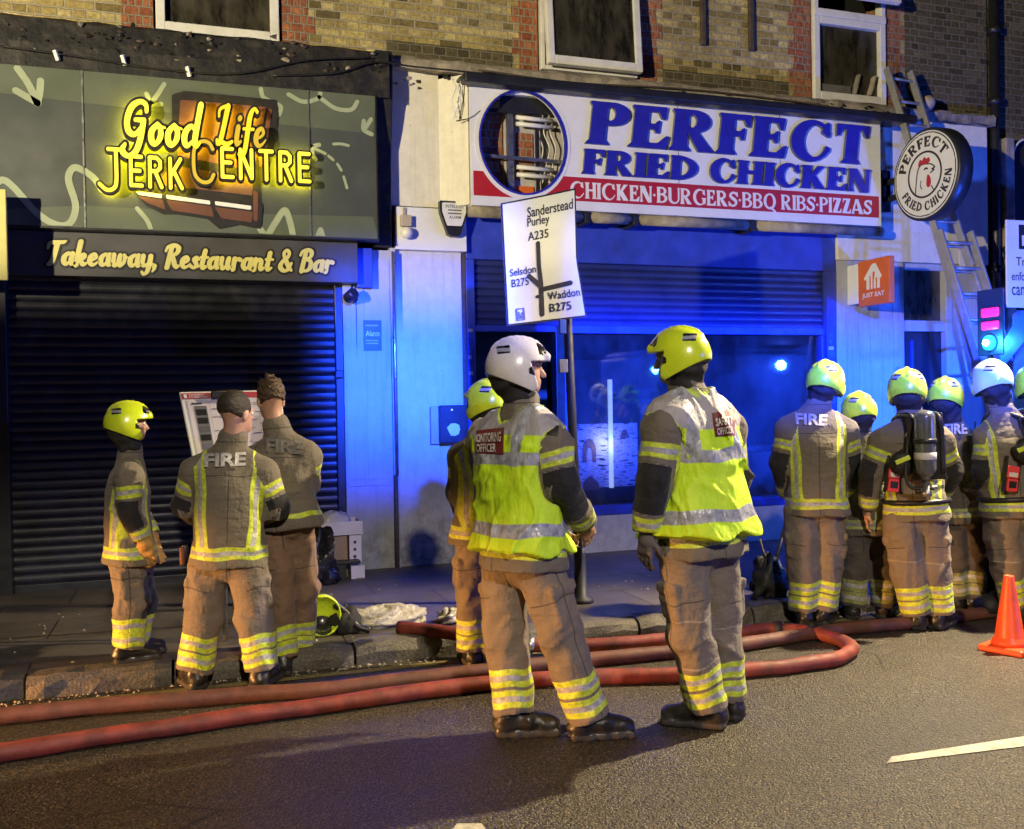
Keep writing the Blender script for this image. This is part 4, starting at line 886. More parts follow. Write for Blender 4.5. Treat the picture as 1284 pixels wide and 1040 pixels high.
for x0, x1 in ((2.44, 3.55), (3.62, 4.05), (4.12, 5.35), (5.42, 6.98)):
    b = MB(); b.tube([(x0, -.24, 3.325), (x1, -.24, 3.325)], .05, 'stone_ledge', 12); b.build('roller_tube', aw)
for x in (3.585, 4.085, 5.385): b = MB(); b.box((x - .03, -.3, 3.26), (x + .03, -.05, 3.37), 'black_plastic'); b.build('roller_bracket', aw, bevel=.01)

# --------------------------------------------------------------- round projecting sign
RX, RYc, RZ, RR = 7.09, -.76, 3.82, .462
rs = thing('round_sign', 'round black and white projecting sign with a rooster head in its middle', 'sign', (RX, RYc, RZ), 0)
M0 = Matrix.Rotation(rad(90), 4, 'Y')
b = MB(); b.lathe([(RR - .012, -.0), (RR, .012), (RR, .165), (RR - .012, .177)], 'dark_frame', 64, M0); b.build('drum', rs)
disc = lambda u, v, d: (-d, -u, v)                       # face looks along -x, reader's right is towards the street
hh = .0125; XX, YY = np.meshgrid(np.arange(-.5, .5, hh), np.arange(-.5, .5, hh)); RRR = np.hypot(XX, YY)
b = MB(); relief(b, march(RRR - (RR - .03), -.5, -.5, hh), disc, 0, .004, 'sign_white'); b.build('face', rs)
b = MB()
for r0, r1 in ((RR - .054, RR - .042), (.235, .215)): relief(b, march(np.maximum(RRR - max(r0, r1), min(r0, r1) - RRR), -.5, -.5, hh), disc, .004, .007, 'print_black')
def ring_text(b, text, rb, cap, a_mid, span, inward=False):
    ln, wd = serif_line(text, .04, .25, .16, .035, .2)
    for D, gx, gy, h in ln:
        def fn(u, v, d):
            if not inward: a = a_mid + span * (.5 - u / wd); r = rb + v * cap
            else: a = a_mid - span * (.5 - u / wd); r = rb + (1 - v) * cap
            return disc(r * math.cos(a), r * math.sin(a), d)
        relief(b, march(D, gx, gy, h), fn, .004, .007, 'print_black')
ring_text(b, 'PERFECT', .275, .105, rad(98), rad(136)); ring_text(b, 'FRIED CHICKEN', .275, .09, rad(-78), rad(150), True); b.build('sign_lettering', rs)
b = MB()
def blob(b, pts, m, d0, d1, smooth=True, width=None):
    P = cat_rom(pts, 5, True) if smooth else np.array(pts); D = d_poly(XX, YY, P) if width is None else d_line(XX, YY, [(*q, width) for q in cat_rom(pts, 5)])
    relief(b, march(D, -.5, -.5, hh), disc, d0, d1, m)
hh = .007; XX, YY = np.meshgrid(np.arange(-.25, .25, hh), np.arange(-.25, .25, hh))
def blob(b, pts, m, d0, d1, width=None):
    D = d_poly(XX, YY, cat_rom(pts, 5, True)) if width is None else d_line(XX, YY, [(*q, width) for q in cat_rom(pts, 5)])
    relief(b, march(D, -.25, -.25, hh), disc, d0, d1, m)
blob(b, [(-.085, .10), (-.06, .16), (-.03, .145), (0, .175), (.03, .15), (.06, .16), (.075, .12), (.03, .10), (-.03, .105)], 'sign_red', .004, .009)
blob(b, [(.045, -.01), (.075, -.04), (.085, -.10), (.06, -.14), (.03, -.12), (.03, -.06)], 'sign_red', .004, .009)
blob(b, [(-.13, -.165), (-.12, -.08), (-.10, .04), (-.06, .10), (0, .105), (.05, .095)], 'print_black', .004, .0075, .006)
blob(b, [(.05, .095), (.09, .085), (.14, .045), (.10, .035), (.13, .02), (.08, .0)], 'print_black', .004, .0075, .006)
blob(b, [(.09, -.13), (.11, -.16), (.12, -.18)], 'print_black', .004, .0075, .005); blob(b, [(.0, .05), (.02, .06), (.04, .05)], 'print_black', .004, .0075, .008); blob(b, [(-.05, -.05), (-.06, -.10), (-.04, -.14)], 'print_black', .004, .0075, .004)
b.build('rooster_emblem', rs)
b = MB()
for z in (.06, -.12): b.box((.05, RR - .02, z - .03), (.11, .74, z + .03), 'dark_frame')
b.box((.02, .66, -.24), (.14, .70, .2), 'dark_frame'); b.build('wall_bracket', rs, bevel=.006)
# --------------------------------------------------------------- small orange delivery sign
js = thing('delivery_sign', 'small square orange projecting sign with a white house and cutlery mark', 'sign', (6.72, -.42, 2.77))
b = MB(); b.box((0, -.24, -.24), (.07, .24, .24), 'orange_sign'); b.build('sign_box', js, bevel=.012)
b = MB(); hh = .006; XX, YY = np.meshgrid(np.arange(-.25, .25, hh), np.arange(-.25, .25, hh)); disc = lambda u, v, d: (-d, -u, v)
D = np.minimum(d_poly(XX, YY, [(-.14, .05), (-.03, .17), (.0, .19), (.04, .19), (.13, .05), (.12, .03), (.10, .04), (.10, -.07), (-.10, -.07), (-.10, .04), (-.13, .03)]), 9)
for q in ([(-.045, -.075, .012), (-.045, .06, .012)], [(0, -.075, .01), (.0, .02, .012), (.01, .09, .02)], [(.05, -.075, .01), (.05, .03, .014)]): D = np.maximum(D, -d_line(XX, YY, q))
relief(b, march(D, -.25, -.25, hh), disc, .0, .004, 'print_white'); put_text(b, 'JUST EAT', lambda u, v: disc(u, v, .004), 'print_white', -.17, .17, -.165, -.105, .02); b.build('sign_mark', js)
b = MB(); b.box((-.0, .24, -.2), (.06, .42, .22), 'sign_white'); b.build('mount', js, bevel=.01)

# --------------------------------------------------------------- small fittings on the pilaster and panels
b = MB(); c = W(567, 275, -.1); fn = lambda u, v, d: (c[0] + u, -.10 - d, c[2] + v); hh = .008; XX, YY = np.meshgrid(np.arange(-.2, .2, hh), np.arange(-.22, .22, hh))
sh_ = [(-.13, .15), (.13, .15), (.13, .05), (.06, -.15), (.02, -.17), (-.02, -.17), (-.06, -.15), (-.13, .05)]
al = thing('alarm_box', 'white burglar alarm box with a dark blue lower edge on the white board', 'alarm box', (0, 0, 0))
relief(b, march(d_poly(XX, YY, sh_), -.2, -.22, hh), fn, 0, .07, 'dark_frame', back=True); b.build('alarm_case', al)
b = MB(); relief(b, march(np.maximum(d_poly(XX, YY, sh_) + .018, -.075 - YY), -.2, -.22, hh), fn, .07, .078, 'sign_white'); put_text(b, 'INTRUDER', lambda u, v: fn(u, v, .079), 'dark_frame', -.08, .09, .085, .115, .01); put_text(b, 'ALARM', lambda u, v: fn(u, v, .079), 'dark_frame', -.05, .06, -.01, .015, .01)
for zz in (.06, .03): b.add([fn(-.06, zz, .079), fn(.07, zz, .079), fn(.07, zz + .012, .079), fn(-.06, zz + .012, .079)], [(0, 1, 2, 3)], 'letter_side')
b.build('alarm_face', al)
cx = thing('security_light', 'white ball lamp with a square sensor on the white board', 'lamp')
b = MB(); c = W(510, 292, -.15); b.lathe([(.002, -.055), (.035, -.045), (.052, -.02), (.056, .0), (.05, .025), (.035, .045), (.002, .055)], 'white_plastic', 20, Matrix.Translation(c)); b.build('ball_lamp', cx)
b = MB(); c = W(509, 277, -.14); b.box((c[0] - .05, -.16, c[2] - .05), (c[0] + .05, -.101, c[2] + .05), 'beige_plastic'); b.build('sensor', cx, bevel=.006)
b = MB(); c = W(515, 276, -.11); b.box((1.86, -.115, 3.12), (1.885, -.101, 3.36), 'stone_ledge'); b.build('trunking', cx)
sp = thing('spot_lamp', 'small black outdoor spot lamp beside the end of the dark strip sign', 'lamp')
b = MB(); c = W(440, 371, -.16); b.lathe([(.03, -.06), (.05, -.05), (.052, .05), (.04, .06)], 'black_plastic', 18, Matrix.Translation(c) @ Matrix.Rotation(rad(65), 4, 'X') @ Matrix.Rotation(rad(25), 4, 'Y')); b.build('lamp_head', sp)
b = MB(); b.tube(cat_rom([c + np.array([.0, .06, .02]), c + np.array([.03, .1, .1]), c + np.array([.06, .11, .02]), c + np.array([.062, .115, -.9])], 5), .006, 'black_plastic', 6); b.build('cable', sp)
b = MB(); c0 = W(456, 440, -.055); c1 = W(478, 402, -.055); b.box((c0[0], -.058, c0[2]), (c1[0], -.052, c1[2]), 'sticker_blue'); fnn = lambda u, v: (u, -.0595, v)
put_text(b, 'Alarm', fnn, 'print_white', c0[0] + .02, c1[0] - .02, c0[2] + .13, c0[2] + .18, .01)
for zz in (.06, .085, .22): b.add([fnn(c0[0] + .02, c0[2] + zz), fnn(c1[0] - .03, c0[2] + zz), fnn(c1[0] - .03, c0[2] + zz + .012), fnn(c0[0] + .02, c0[2] + zz + .012)], [(0, 1, 2, 3)], 'pale_board')
tag(b.build('alarm_sticker'), 'small blue alarm sticker on the pale panel beside the black shutter', 'sticker')
kb = thing('key_box', 'black wall box with a torn white sticker on the blue lit pilaster', 'wall box')
b = MB(); c0 = W(551, 556, -.1); c1 = W(583, 508, -.1); b.box((c0[0] - .07, -.07, c0[2] - .01), (c0[0] + .12, -.02, c1[2] - .01), 'beige_plastic'); b.build('back_plate', kb, bevel=.01)
b = MB(); b.box((c0[0], -.16, c0[2]), (c1[0], -.07, c1[2]), 'black_plastic'); b.build('box_body', kb, bevel=.012)
b = MB(); q = np.array([((c0[0] + c1[0]) / 2 + .065 * math.cos(a) * rf.uniform(.7, 1.1), -.163, (c0[2] + c1[2]) / 2 - .05 + .07 * math.sin(a) * rf.uniform(.7, 1.1)) for a in np.arange(9) * .698]); b.add(q, [tuple(range(9))], 'print_white'); b.box((c0[0] + .1, -.1625, c1[2] - .05), (c0[0] + .115, -.16, c1[2] - .035), 'tube_lit'); b.build('sticker', kb)

# ================================================================ third building on the right
bC = thing('shop_building', 'dark sooty brick building with a black boarded front at the right edge', 'building')
b = MB(); b.box((8.78, 0, 4.5), (20, .3, 7.2), 'sooty_brick'); b.box((8.66, .02, 0), (8.78, .3, 7.2), 'sooty_brick'); b.build('wall', bC)
b = MB(); b.box((8.9, -.02, 2.55), (20, .3, 4.5), 'dark_room'); b.box((8.9, -.05, 2.2), (20, .2, 2.55), 'pale_board'); b.box((8.78, -.02, 0), (20, .3, 2.2), 'blue_paint'); b.build('boarded_front', bC)
b = MB(); b.box((8.77, -.16, .1), (8.89, .0, 4.48), 'stone_ledge'); b.build('pier', bC, bevel=.01)
b = MB(); b.tube(cat_rom([W(*q, -.1) for q in ((1262, 275), (1266, 215), (1276, 180), (1300, 172))], 6), .012, 'white_plastic', 8); b.build('cable', bC)
dp = MB(); dp.tube([(8.70, -.07, .1), (8.70, -.07, 7.1)], .055, 'dark_frame', 12)
for z in (3.0, 4.9, 5.7): dp.lathe([(.075, -.04), (.075, .04)], 'dark_frame', 12, Matrix.Translation((8.70, -.07, z)))
tag(dp.build('downpipe'), 'black cast iron downpipe between the pale render and the dark building', 'downpipe')
ns = thing('camera_notice', 'white traffic enforcement camera notice cut by the right edge', 'sign')
c0 = W(1261, 386, -.9); c1 = W(1261, 276, -.9); b = MB(); b.box((c0[0], -.92, c0[2]), (c0[0] + .62, -.9, c1[2]), 'sign_white'); b.build('sign_plate', ns, bevel=.004)
b = MB(); zt = c1[2]; fnn = lambda u, v: (c0[0] + u, -.9225, zt + v); H_ = zt - c0[2]
b.add([fnn(.16, -.05 * H_ - .0), fnn(.16, -.33 * H_), fnn(.5, -.33 * H_), fnn(.5, -.05 * H_)], [(0, 1, 2, 3)], 'print_black')
b.add([(p[0], p[1] - .001, p[2]) for p in (fnn(.2, -.17 * H_), fnn(.2, -.29 * H_), fnn(.3, -.29 * H_), fnn(.3, -.17 * H_))], [(0, 1, 2, 3)], 'print_white')
for t_, k, x1_ in (('Traffic', .47, .44), ('enforcement', .64, .60), ('cameras', .81, .5)): put_text(b, t_, fnn, 'print_black', .06 if t_[0] != 'T' else .12, x1_, -(k + .05) * H_, -(k - .05) * H_, .008)
b.build('notice_lettering', ns)
b = MB(); b.tube([(c0[0] + .4, -.87, .1), (c0[0] + .4, -.87, c1[2] + .05)], .038, 'post_black', 12); b.build('post', ns)

# --------------------------------------------------------------- ladder against the upper window
lt = np.array([7.27, -.19, 5.08]); lb = np.array([7.52, -1.75, .12]); ld = (lb - lt); LL = np.linalg.norm(ld); ld /= LL
la = thing('ladder', 'aluminium extension ladder leaning on the open window behind the round sign', 'ladder')
sd = np.array([1., .1, 0]); sd -= ld * (sd @ ld); sd /= np.linalg.norm(sd); nr = np.cross(sd, ld)
for s_ in (-.17, .17):
    b = MB(); b.bar(lt + sd * s_, lt + sd * s_ + ld * LL, .075, .03, 'aluminium', up=tuple(sd)); b.build('rail', la, bevel=.005)
    b = MB(); q = lt + sd * (s_ * 1.28) - nr * .08; b.bar(q + ld * 1.95, q + ld * LL, .08, .03, 'aluminium', up=tuple(sd)); b.build('rail', la, bevel=.005)
for k in range(int(LL / .28)):
    p = lt + ld * (.12 + k * .28); b = MB(); b.tube([p - sd * .17, p + sd * .17], .016, 'aluminium', 8)
    if k * .28 > 1.9: q = p - nr * .08; b.tube([q - sd * .215, q + sd * .215], .016, 'aluminium', 8)
    b.build('rung', la)
b = MB(); c = W(1162, 130, -.2); b.lathe([(.05, -.06), (.08, -.03), (.085, .03), (.05, .08)], 'stone_ledge', 10, Matrix.Translation(c) @ Matrix.Rotation(rad(70), 4, 'Y')); tag(b.build('flood_lamp'), 'small weathered flood lamp on the ledge right of the ladder top', 'lamp')

# --------------------------------------------------------------- leaning direction sign
SYp = -2.2
ts = thing('direction_sign', 'bent white road direction sign with black route map on a leaning post', 'road sign', tuple(GN(728, 755, PAVE_Z)))
base = np.array(ts.location); tp = W(705, 262, SYp) - base
b = MB(); b.tube([(0, 0, 0), tuple(tp)], .034, 'post_black', 14); b.lathe([(.10, 0), (.09, .03), (.05, .05), (.042, .35), (.036, .4)], 'post_black', 16); b.build('post', ts)
b = MB(); c = W(703, 460, SYp) - base; b.box(tuple(c + [-.03, -.055, -.045]), tuple(c + [.035, -.02, .05]), 'galvanised'); c = W(702, 412, SYp) - base; b.box(tuple(c + [-.02, -.05, -.04]), tuple(c + [.03, -.02, .06]), 'sticker_blue'); b.build('post_clip', ts, bevel=.004)
qTL, qTR, qBR, qBL, qMR = [W(*q, yy) - base for q, yy in (((628, 255), -2.27), ((722, 236), -2.25), ((738, 397), -2.29), ((636, 409), -2.25), ((724, 325), -2.26))]
def sgn(u, v, d=0.):                                     # u 0..1 to the right, v 0..1 upwards over the bent plate
    L_ = qBL + (qTL - qBL) * v; k = .44
    R_ = qBR + (qMR - qBR) * (v / k) if v < k else qMR + (qTR - qMR) * ((v - k) / (1 - k))
    bow = np.array([0, .02 * math.sin(u * 3.0) + (.028 * u * max(0, k - v) / k), 0])
    return tuple(L_ + (R_ - L_) * u + bow + np.array([0, -d, 0]))
b = MB(); n = 14
def plate(b, u0, u1, v0, v1, d, m, back=False):
    us = np.linspace(u0, u1, n); vs = np.linspace(v0, v1, n); V = [sgn(u, v, d) for v in vs for u in us]
    F = [(j * n + i, j * n + i + 1, (j + 1) * n + i + 1, (j + 1) * n + i) for j in range(n - 1) for i in range(n - 1)]; b.add(V, [f[::-1] for f in F] if back else F, m, True)
plate(b, 0, 1, 0, 1, 0, 'post_black'); plate(b, 0, 1, 0, 1, -.012, 'galvanised', True); plate(b, .02, .98, .014, .986, .003, 'road_sign_white'); b.build('sign_plate', ts)
b = MB(); sf = lambda u, v: sgn(u, v, .0055)
for t_, u0, u1, v0, v1 in (('Sanderstead', .345, .955, .842, .925), ('Purley', .34, .64, .748, .84), ('A235', .34, .62, .655, .725), ('Selsdon', .07, .43, .395, .455), ('B275', .085, .32, .305, .37), ('Waddon', .55, .96, .165, .225), ('B275', .555, .83, .07, .135)): put_text(b, t_, sf, 'print_black', u0, u1, v0, v1, .012)
hu = .012
def sgn_shape(pts, hw, asp=1.62):
    X, Y = np.meshgrid(np.arange(0, 1, hu), np.arange(0, asp, hu)); relief(b, march(d_line(X, Y, [(u, v * asp, hw) for u, v in pts]), 0, 0, hu), lambda u, v, d: sgn(u, v / asp, d), .003, .0062, 'print_black')
sgn_shape([(.475, .625), (.48, .30), (.455, .06)], .027); sgn_shape([(.48, .255), (.86, .272)], .03); sgn_shape([(.47, .285), (.33, .375)], .03); sgn_shape([(.415, .205), (.45, .205)], .02)
X, Y = np.meshgrid(np.arange(0, .4, .006), np.arange(0, .3, .006)); D = np.abs(d_poly(X, Y, [(.13, .06), (.225, .06), (.225, .205), (.13, .205)])) - .007; D = np.minimum(D, d_line(X, Y, [(.155, .16, .009), (.16, .11, .009), (.19, .1, .009), (.2, .15, .009)])); D = np.minimum(D, d_line(X, Y, [(.14, .085, .008), (.215, .085, .008)]))
relief(b, march(D, 0, 0, .006), lambda u, v, d: sgn(u, v / 1.62, d), .003, .0065, 'letter_side'); b.build('sign_lettering', ts)

# --------------------------------------------------------------- incident board on its stand
ib = thing('incident_board', 'white incident command board with a red top strip on a folding stand', 'notice board')
BY = -2.15; P = [W(*q, yy) for q, yy in (((224, 492), BY), ((352, 489), BY), ((364, 590), BY - .05), ((246, 598), BY - .05))]; P = [np.array(p) for p in P]
def bd(u, v, d=0.): return tuple((P[3] + (P[2] - P[3]) * u) * (1 - v) + (P[0] + (P[1] - P[0]) * u) * v + np.array([0, -d, 0]))
def bq(b, u0, u1, v0, v1, d, m): b.add([bd(u0, v0, d), bd(u1, v0, d), bd(u1, v1, d), bd(u0, v1, d)], [(0, 1, 2, 3)], m)
b = MB(); V = [bd(0, 0), bd(1, 0), bd(1, 1), bd(0, 1), bd(0, 0, -.02), bd(1, 0, -.02), bd(1, 1, -.02), bd(0, 1, -.02)]; b.add(V, [(0, 1, 2, 3), (7, 6, 5, 4), (0, 4, 5, 1), (1, 5, 6, 2), (2, 6, 7, 3), (3, 7, 4, 0)], 'white_plastic'); b.build('panel', ib, bevel=.008)
b = MB(); bq(b, .02, .985, .915, .985, .003, 'sign_red'); bq(b, .04, .07, .93, .972, .006, 'print_white'); put_text(b, 'INCIDENT', lambda u, v: bd(u, v, .006), 'print_white', .09, .24, .955, .975, .01); put_text(b, 'COMMAND', lambda u, v: bd(u, v, .006), 'print_white', .09, .26, .927, .947, .01); b.build('header_strip', ib)
b = MB()
bq(b, .06, .97, .06, .9, .003, 'white_card'); bq(b, .12, .24, .1, .83, .005, 'room_wall')
for k in range(7): bq(b, .13, .23, .12 + k * .1, .19 + k * .1, .007, rf.choice(['dark_grey_panel', 'letter_side', 'dark_room']))
for k in range(60): u = rf.uniform(.27, .9); v = rf.uniform(.1, .86); bq(b, u, u + rf.uniform(.02, .09), v, v + rf.uniform(.004, .01), .005 + .0002 * (k % 7), 'letter_side')
for k in range(6): bq(b, .27 + k * .12, .272 + k * .12, .08, .88, .0068, 'letter_side')
bq(b, .1, .2, .85, .87, .006, 'print_black'); b.build('form_sheet', ib)
b = MB(); c = bd(.46, .95, .02); b.box((c[0] - .1, c[1] - .01, c[2] - .02), (c[0] + .1, c[1] + .012, c[2] + .025), 'black_plastic'); b.build('clip', ib, bevel=.006)
for q0, q1 in ((( .3, .02), (-.05, -.15)), ((.62, .02), (.16, -.15)), ((.48, .02), (.0, .35))):
    a = np.array(bd(*q0, -.03)); e = np.array([a[0] + q1[0] * .4, BY + q1[1], PAVE_Z]); b = MB(); b.tube([a, e], .014, 'black_plastic' if q1[1] > 0 else 'steel', 8); b.build('leg', ib)

# --------------------------------------------------------------- rubbish against the panel
def crumple(b, c, R, m, n=14, amp=.35, seed=1, flat=.0, pw=1.):
    r_ = np.random.default_rng(seed); V = []; F = []; ph = r_.uniform(0, 6, 8); fr = r_.integers(2, 9, (8, 2))
    for i in range(n + 1):
        th = math.pi * i / n
        for j in range(2 * n):
            a = math.pi * j / n; q = 1 + amp * sum(math.sin(fr[k][0] * th + fr[k][1] * a + ph[k]) for k in range(8)) / 8 + r_.uniform(-1, 1) * amp * .16
            V.append((c[0] + R[0] * q * math.sin(th) * math.cos(a), c[1] + R[1] * q * math.sin(th) * math.sin(a), max(c[2] - R[2] * (1 - flat), c[2] + R[2] * q * math.cos(th))))
    for i in range(n):
        for j in range(2 * n): F.append((i * 2 * n + j, (i + 1) * 2 * n + j, (i + 1) * 2 * n + (j + 1) % (2 * n), i * 2 * n + (j + 1) % (2 * n)))
    b.add(V, F, m, True)
for i, (px, py, R, sd_, lb_) in enumerate((((398), 738, (.17, .16, .24), 3, 'shiny black bin bag slumped beside the white boxes'), (382, 744, (.13, .13, .15), 8, 'small black bin bag behind the bare headed firefighter in brown trousers'))):
    g = GN(px, py, PAVE_Z); b = MB(); crumple(b, (g[0], g[1] + .16, PAVE_Z + R[2] * .8), R, 'bin_bag', 20, .8, sd_, .2)
    kx = b; kx.lathe([(.02, 0), (.035, .03), (.02, .06), (.05, .11)], 'bin_bag', 9, Matrix.Translation((g[0], g[1] + .16, PAVE_Z + R[2] * 1.7))); tag(b.build('bin_bag'), lb_, 'bin bag')
yb = -.35; x0 = W(438, 700, yb)[0]; zz = lambda py: W(430, py, yb)[2]
b = MB(); b.box((W(404, 700, yb)[0], yb, PAVE_Z), (W(436, 700, yb)[0], yb + .25, zz(672)), 'cardboard'); tag(b.build('cardboard_box', bevel=.006), 'brown cardboard box standing under the white tray', 'box')
b = MB(); b.box((x0, yb - .02, zz(706)), (W(453, 700, yb)[0], yb + .25, zz(672)), 'white_card')
for k in range(3): c = W(445, 680 + k * 9, yb - .02); b.box((c[0] - .012, yb - .023, c[2] - .012), (c[0] + .012, yb - .0205, c[2] + .012), 'print_black')
tag(b.build('perforated_stand', bevel=.004), 'narrow white stand with punched holes right of the cardboard box', 'stand')
b = MB(); u0, u1 = W(391, 660, yb)[0], W(454, 660, yb)[0]; b.box((u0, yb - .03, zz(671)), (u1, yb + .28, zz(668)), 'white_card'); b.box((u0, yb - .03, zz(668)), (u1, yb - .015, zz(654)), 'white_card'); b.box((u0, yb + .265, zz(668)), (u1, yb + .28, zz(654)), 'white_card'); b.box((u0, yb - .015, zz(668)), (u0 + .015, yb + .265, zz(654)), 'white_card'); b.box((u1 - .015, yb - .015, zz(668)), (u1, yb + .265, zz(654)), 'white_card')
tag(b.build('carton_tray', bevel=.004), 'white shallow carton tray on top of the stacked boxes', 'tray')
b = MB(); crumple(b, ((W(400, 650, yb)[0] + W(440, 650, yb)[0]) / 2, yb + .12, zz(655)), (.15, .12, .085), 'clear_plastic', 12, .35, 5, .35); tag(b.build('plastic_wrap'), 'bundle of cloudy plastic wrap lying in the white carton tray', 'packaging')
b = MB(); v0, v1 = W(408, 715, yb - .12)[0], W(452, 715, yb - .12)[0]; b.box((v0, yb - .14, PAVE_Z), (v1 - .12, yb - .04, zz(704)), 'black_plastic'); b.box((v0, yb - .145, zz(705)), (v1, yb - .035, zz(701)), 'black_plastic'); tag(b.build('plastic_crate', bevel=.006), 'low black plastic crate in front of the cardboard box', 'crate')
b = MB(); b.box((W(440, 720, yb - .1)[0], yb - .12, PAVE_Z), (W(457, 720, yb - .1)[0], yb - .02, zz(708)), 'white_card'); b.box((W(446, 720, yb - .1)[0], yb - .1235, zz(728)), (W(455, 720, yb - .1)[0], yb - .1205, zz(723)), 'cardboard'); tag(b.build('carton', bevel=.004), 'small white carton on the pavement right of the black crate', 'box')
b = MB(); g = GN(482, 783, PAVE_Z); crumple(b, (g[0], g[1], PAVE_Z + .035), (.28, .13, .085), 'clear_plastic', 22, .55, 11, .5); tag(b.build('plastic_sheet'), 'crumpled clear plastic sheet lying on the kerb by the hose end', 'plastic sheet')
b = MB(); g = GN(563, 781, PAVE_Z); crumple(b, (g[0], g[1], PAVE_Z + .03), (.09, .07, .055), 'clear_plastic', 14, .9, 21, .5); tag(b.build('plastic_wrapper'), 'small crumpled plastic wrapper on the pavement left of the pale trouser leg', 'wrapper')

# --------------------------------------------------------------- hoses
def hose(name, pts, r, m, label, zs=None, k=10):
    P = np.array([GN(px, py, (zs[i] if zs else r)) for i, (px, py) in enumerate(pts)]); C_ = cat_rom(P, k)
    t = np.arange(len(C_)); C_[:, 2] = np.maximum(C_[:, 2], r * .9); C_[:, 1] += .006 * np.sin(t * .5); rr = r * (1 + .03 * np.sin(t * .37) + .02 * np.sin(t * 1.1))
    b = MB(); b.tube(C_, rr, m, 16); o = b.build(name); tag(o, label, 'hose', 'fire hoses on the road'); return o, C_
R_ = .043
z1_ = [R_] * 19 + [.07, .11, .155, .155]
h1o, hc = hose('fire_hose', [(-260, 985), (-90, 960), (0, 944), (150, 921), (300, 899), (430, 881), (600, 858), (740, 849), (840, 847), (920, 842), (1000, 834), (1048, 826), (1068, 815), (1054, 803), (1020, 794), (975, 789), (920, 794), (800, 805), (730, 810), (670, 809), (620, 803), (560, 793), (500, 787)], R_, 'hose_red', 'red fire hose doubled back in a U bend on the road', z1_)
h2o, _ = hose('fire_hose', [(-260, 925), (-90, 908), (0, 898), (150, 884), (300, 872), (430, 862), (600, 842), (740, 827), (850, 817), (960, 804), (1040, 791), (1150, 780), (1240, 768), (1330, 757)], R_, 'hose_brown', 'dark brown fire hose running straight behind the red one')
for px, py in ((975, 788), (1022, 794), (657, 808)):
    p = GN(px, py, R_); i = int(np.argmin(np.linalg.norm(hc[60:] - p, axis=1))) + 60; i = min(i, len(hc) - 3); b = MB(); b.tube([hc[i - 1], hc[i], hc[i + 1]] if px != 657 else [hc[i] + (hc[i - 1] - hc[i]) * .8, hc[i], hc[i] + (hc[i + 1] - hc[i]) * .8], R_ * 1.22, 'black_rubber' if px != 657 else 'steel', 16); b.build('hose_coupling', h1o)
g = GN(1244, 774, 0); b = MB(); b.lathe([(.03, -.11), (.075, -.1), (.085, -.02), (.07, .03), (.09, .05), (.085, .1), (.05, .12)], 'black_rubber', 14, Matrix.Translation((g[0], g[1], .09)) @ Matrix.Rotation(rad(80), 4, 'Y')); tag(b.build('hose_valve'), 'black hose valve on the road behind the traffic cone', 'valve')

# --------------------------------------------------------------- traffic cone
g = GN(1266, 816, 0); co = thing('traffic_cone', 'plain orange traffic cone standing on the road at the right edge', 'cone', (g[0], g[1], 0), rad(20))
b = MB(); b.box((-.135, -.135, 0), (.135, .135, .04), 'cone_orange'); b.build('base', co, bevel=.012)
b = MB(); b.lathe([(.105, .04), (.1, .065), (.088, .08), (.083, .095), (.03, .455), (.028, .465), (.02, .467), (.018, .44)], 'cone_orange', 28); b.build('cone_body', co)

# --------------------------------------------------------------- tools behind the firefighters
a, e = W(992, 634, -2.2), GN(960, 748, PAVE_Z); b = MB(); b.tube([tuple(e), tuple(a)], .017, 'black_plastic', 8); tag(b.build('tool_pole'), 'thin black tool pole leaning beside the legs of the firefighter', 'pole')
tb = thing('tool_bundle', 'tangle of black straps and tools on the kerb beside the tool pole', 'tool bundle')
b = MB(); g = GN(965, 752, PAVE_Z); crumple(b, (g[0] + .02, g[1] + .05, PAVE_Z + .12), (.12, .1, .15), 'black_rubber', 12, 1.1, 31, .3); b.build('strap_bundle', tb)
for q, r_q in (((953, 676), .007), ((957, 690), .009), ((972, 700), .01)): b = MB(); p = W(*q, -2.4); b.tube(cat_rom([(g[0], g[1] + .04, PAVE_Z), ((g[0] + p[0]) / 2 + .02, g[1] + .06, PAVE_Z + .16), p], 4), r_q, 'drip_brown', 6); b.build('tool_handle', tb)
b = MB(); b.tube([W(973, 698, -2.35), GN(990, 733, PAVE_Z)], .009, 'white_plastic', 8); tag(b.build('marker_stick'), 'thin white stick leaning in front of the tangled black straps', 'stick')
b = MB(); b.tube(cat_rom([W(1004, 685, -1.9), W(1003, 720, -2.0), GN(1002, 752, PAVE_Z)], 4), .03, 'black_rubber', 8); tag(b.build('rolled_strap'), 'dark rolled strap standing between the white stick and the trouser leg', 'strap')
for px, py, R, sd_, lb_ in ((1237, 762, (.16, .15, .27), 41, 'black holdall between the legs of the two rightmost firefighters'), (1003, 775, (.0, 0, 0), 0, '')):
    if R[0]: g = GN(px, py, 0); b = MB(); crumple(b, (g[0], g[1] + .12, R[2] * .9), R, 'black_rubber', 14, .4, sd_, .15); b.tube(cat_rom([(g[0] - .1, g[1], R[2] * 1.7), (g[0], g[1], R[2] * 2.1), (g[0] + .1, g[1], R[2] * 1.7)], 5), .014, 'black_rubber', 6); tag(b.build('holdall'), lb_, 'bag')

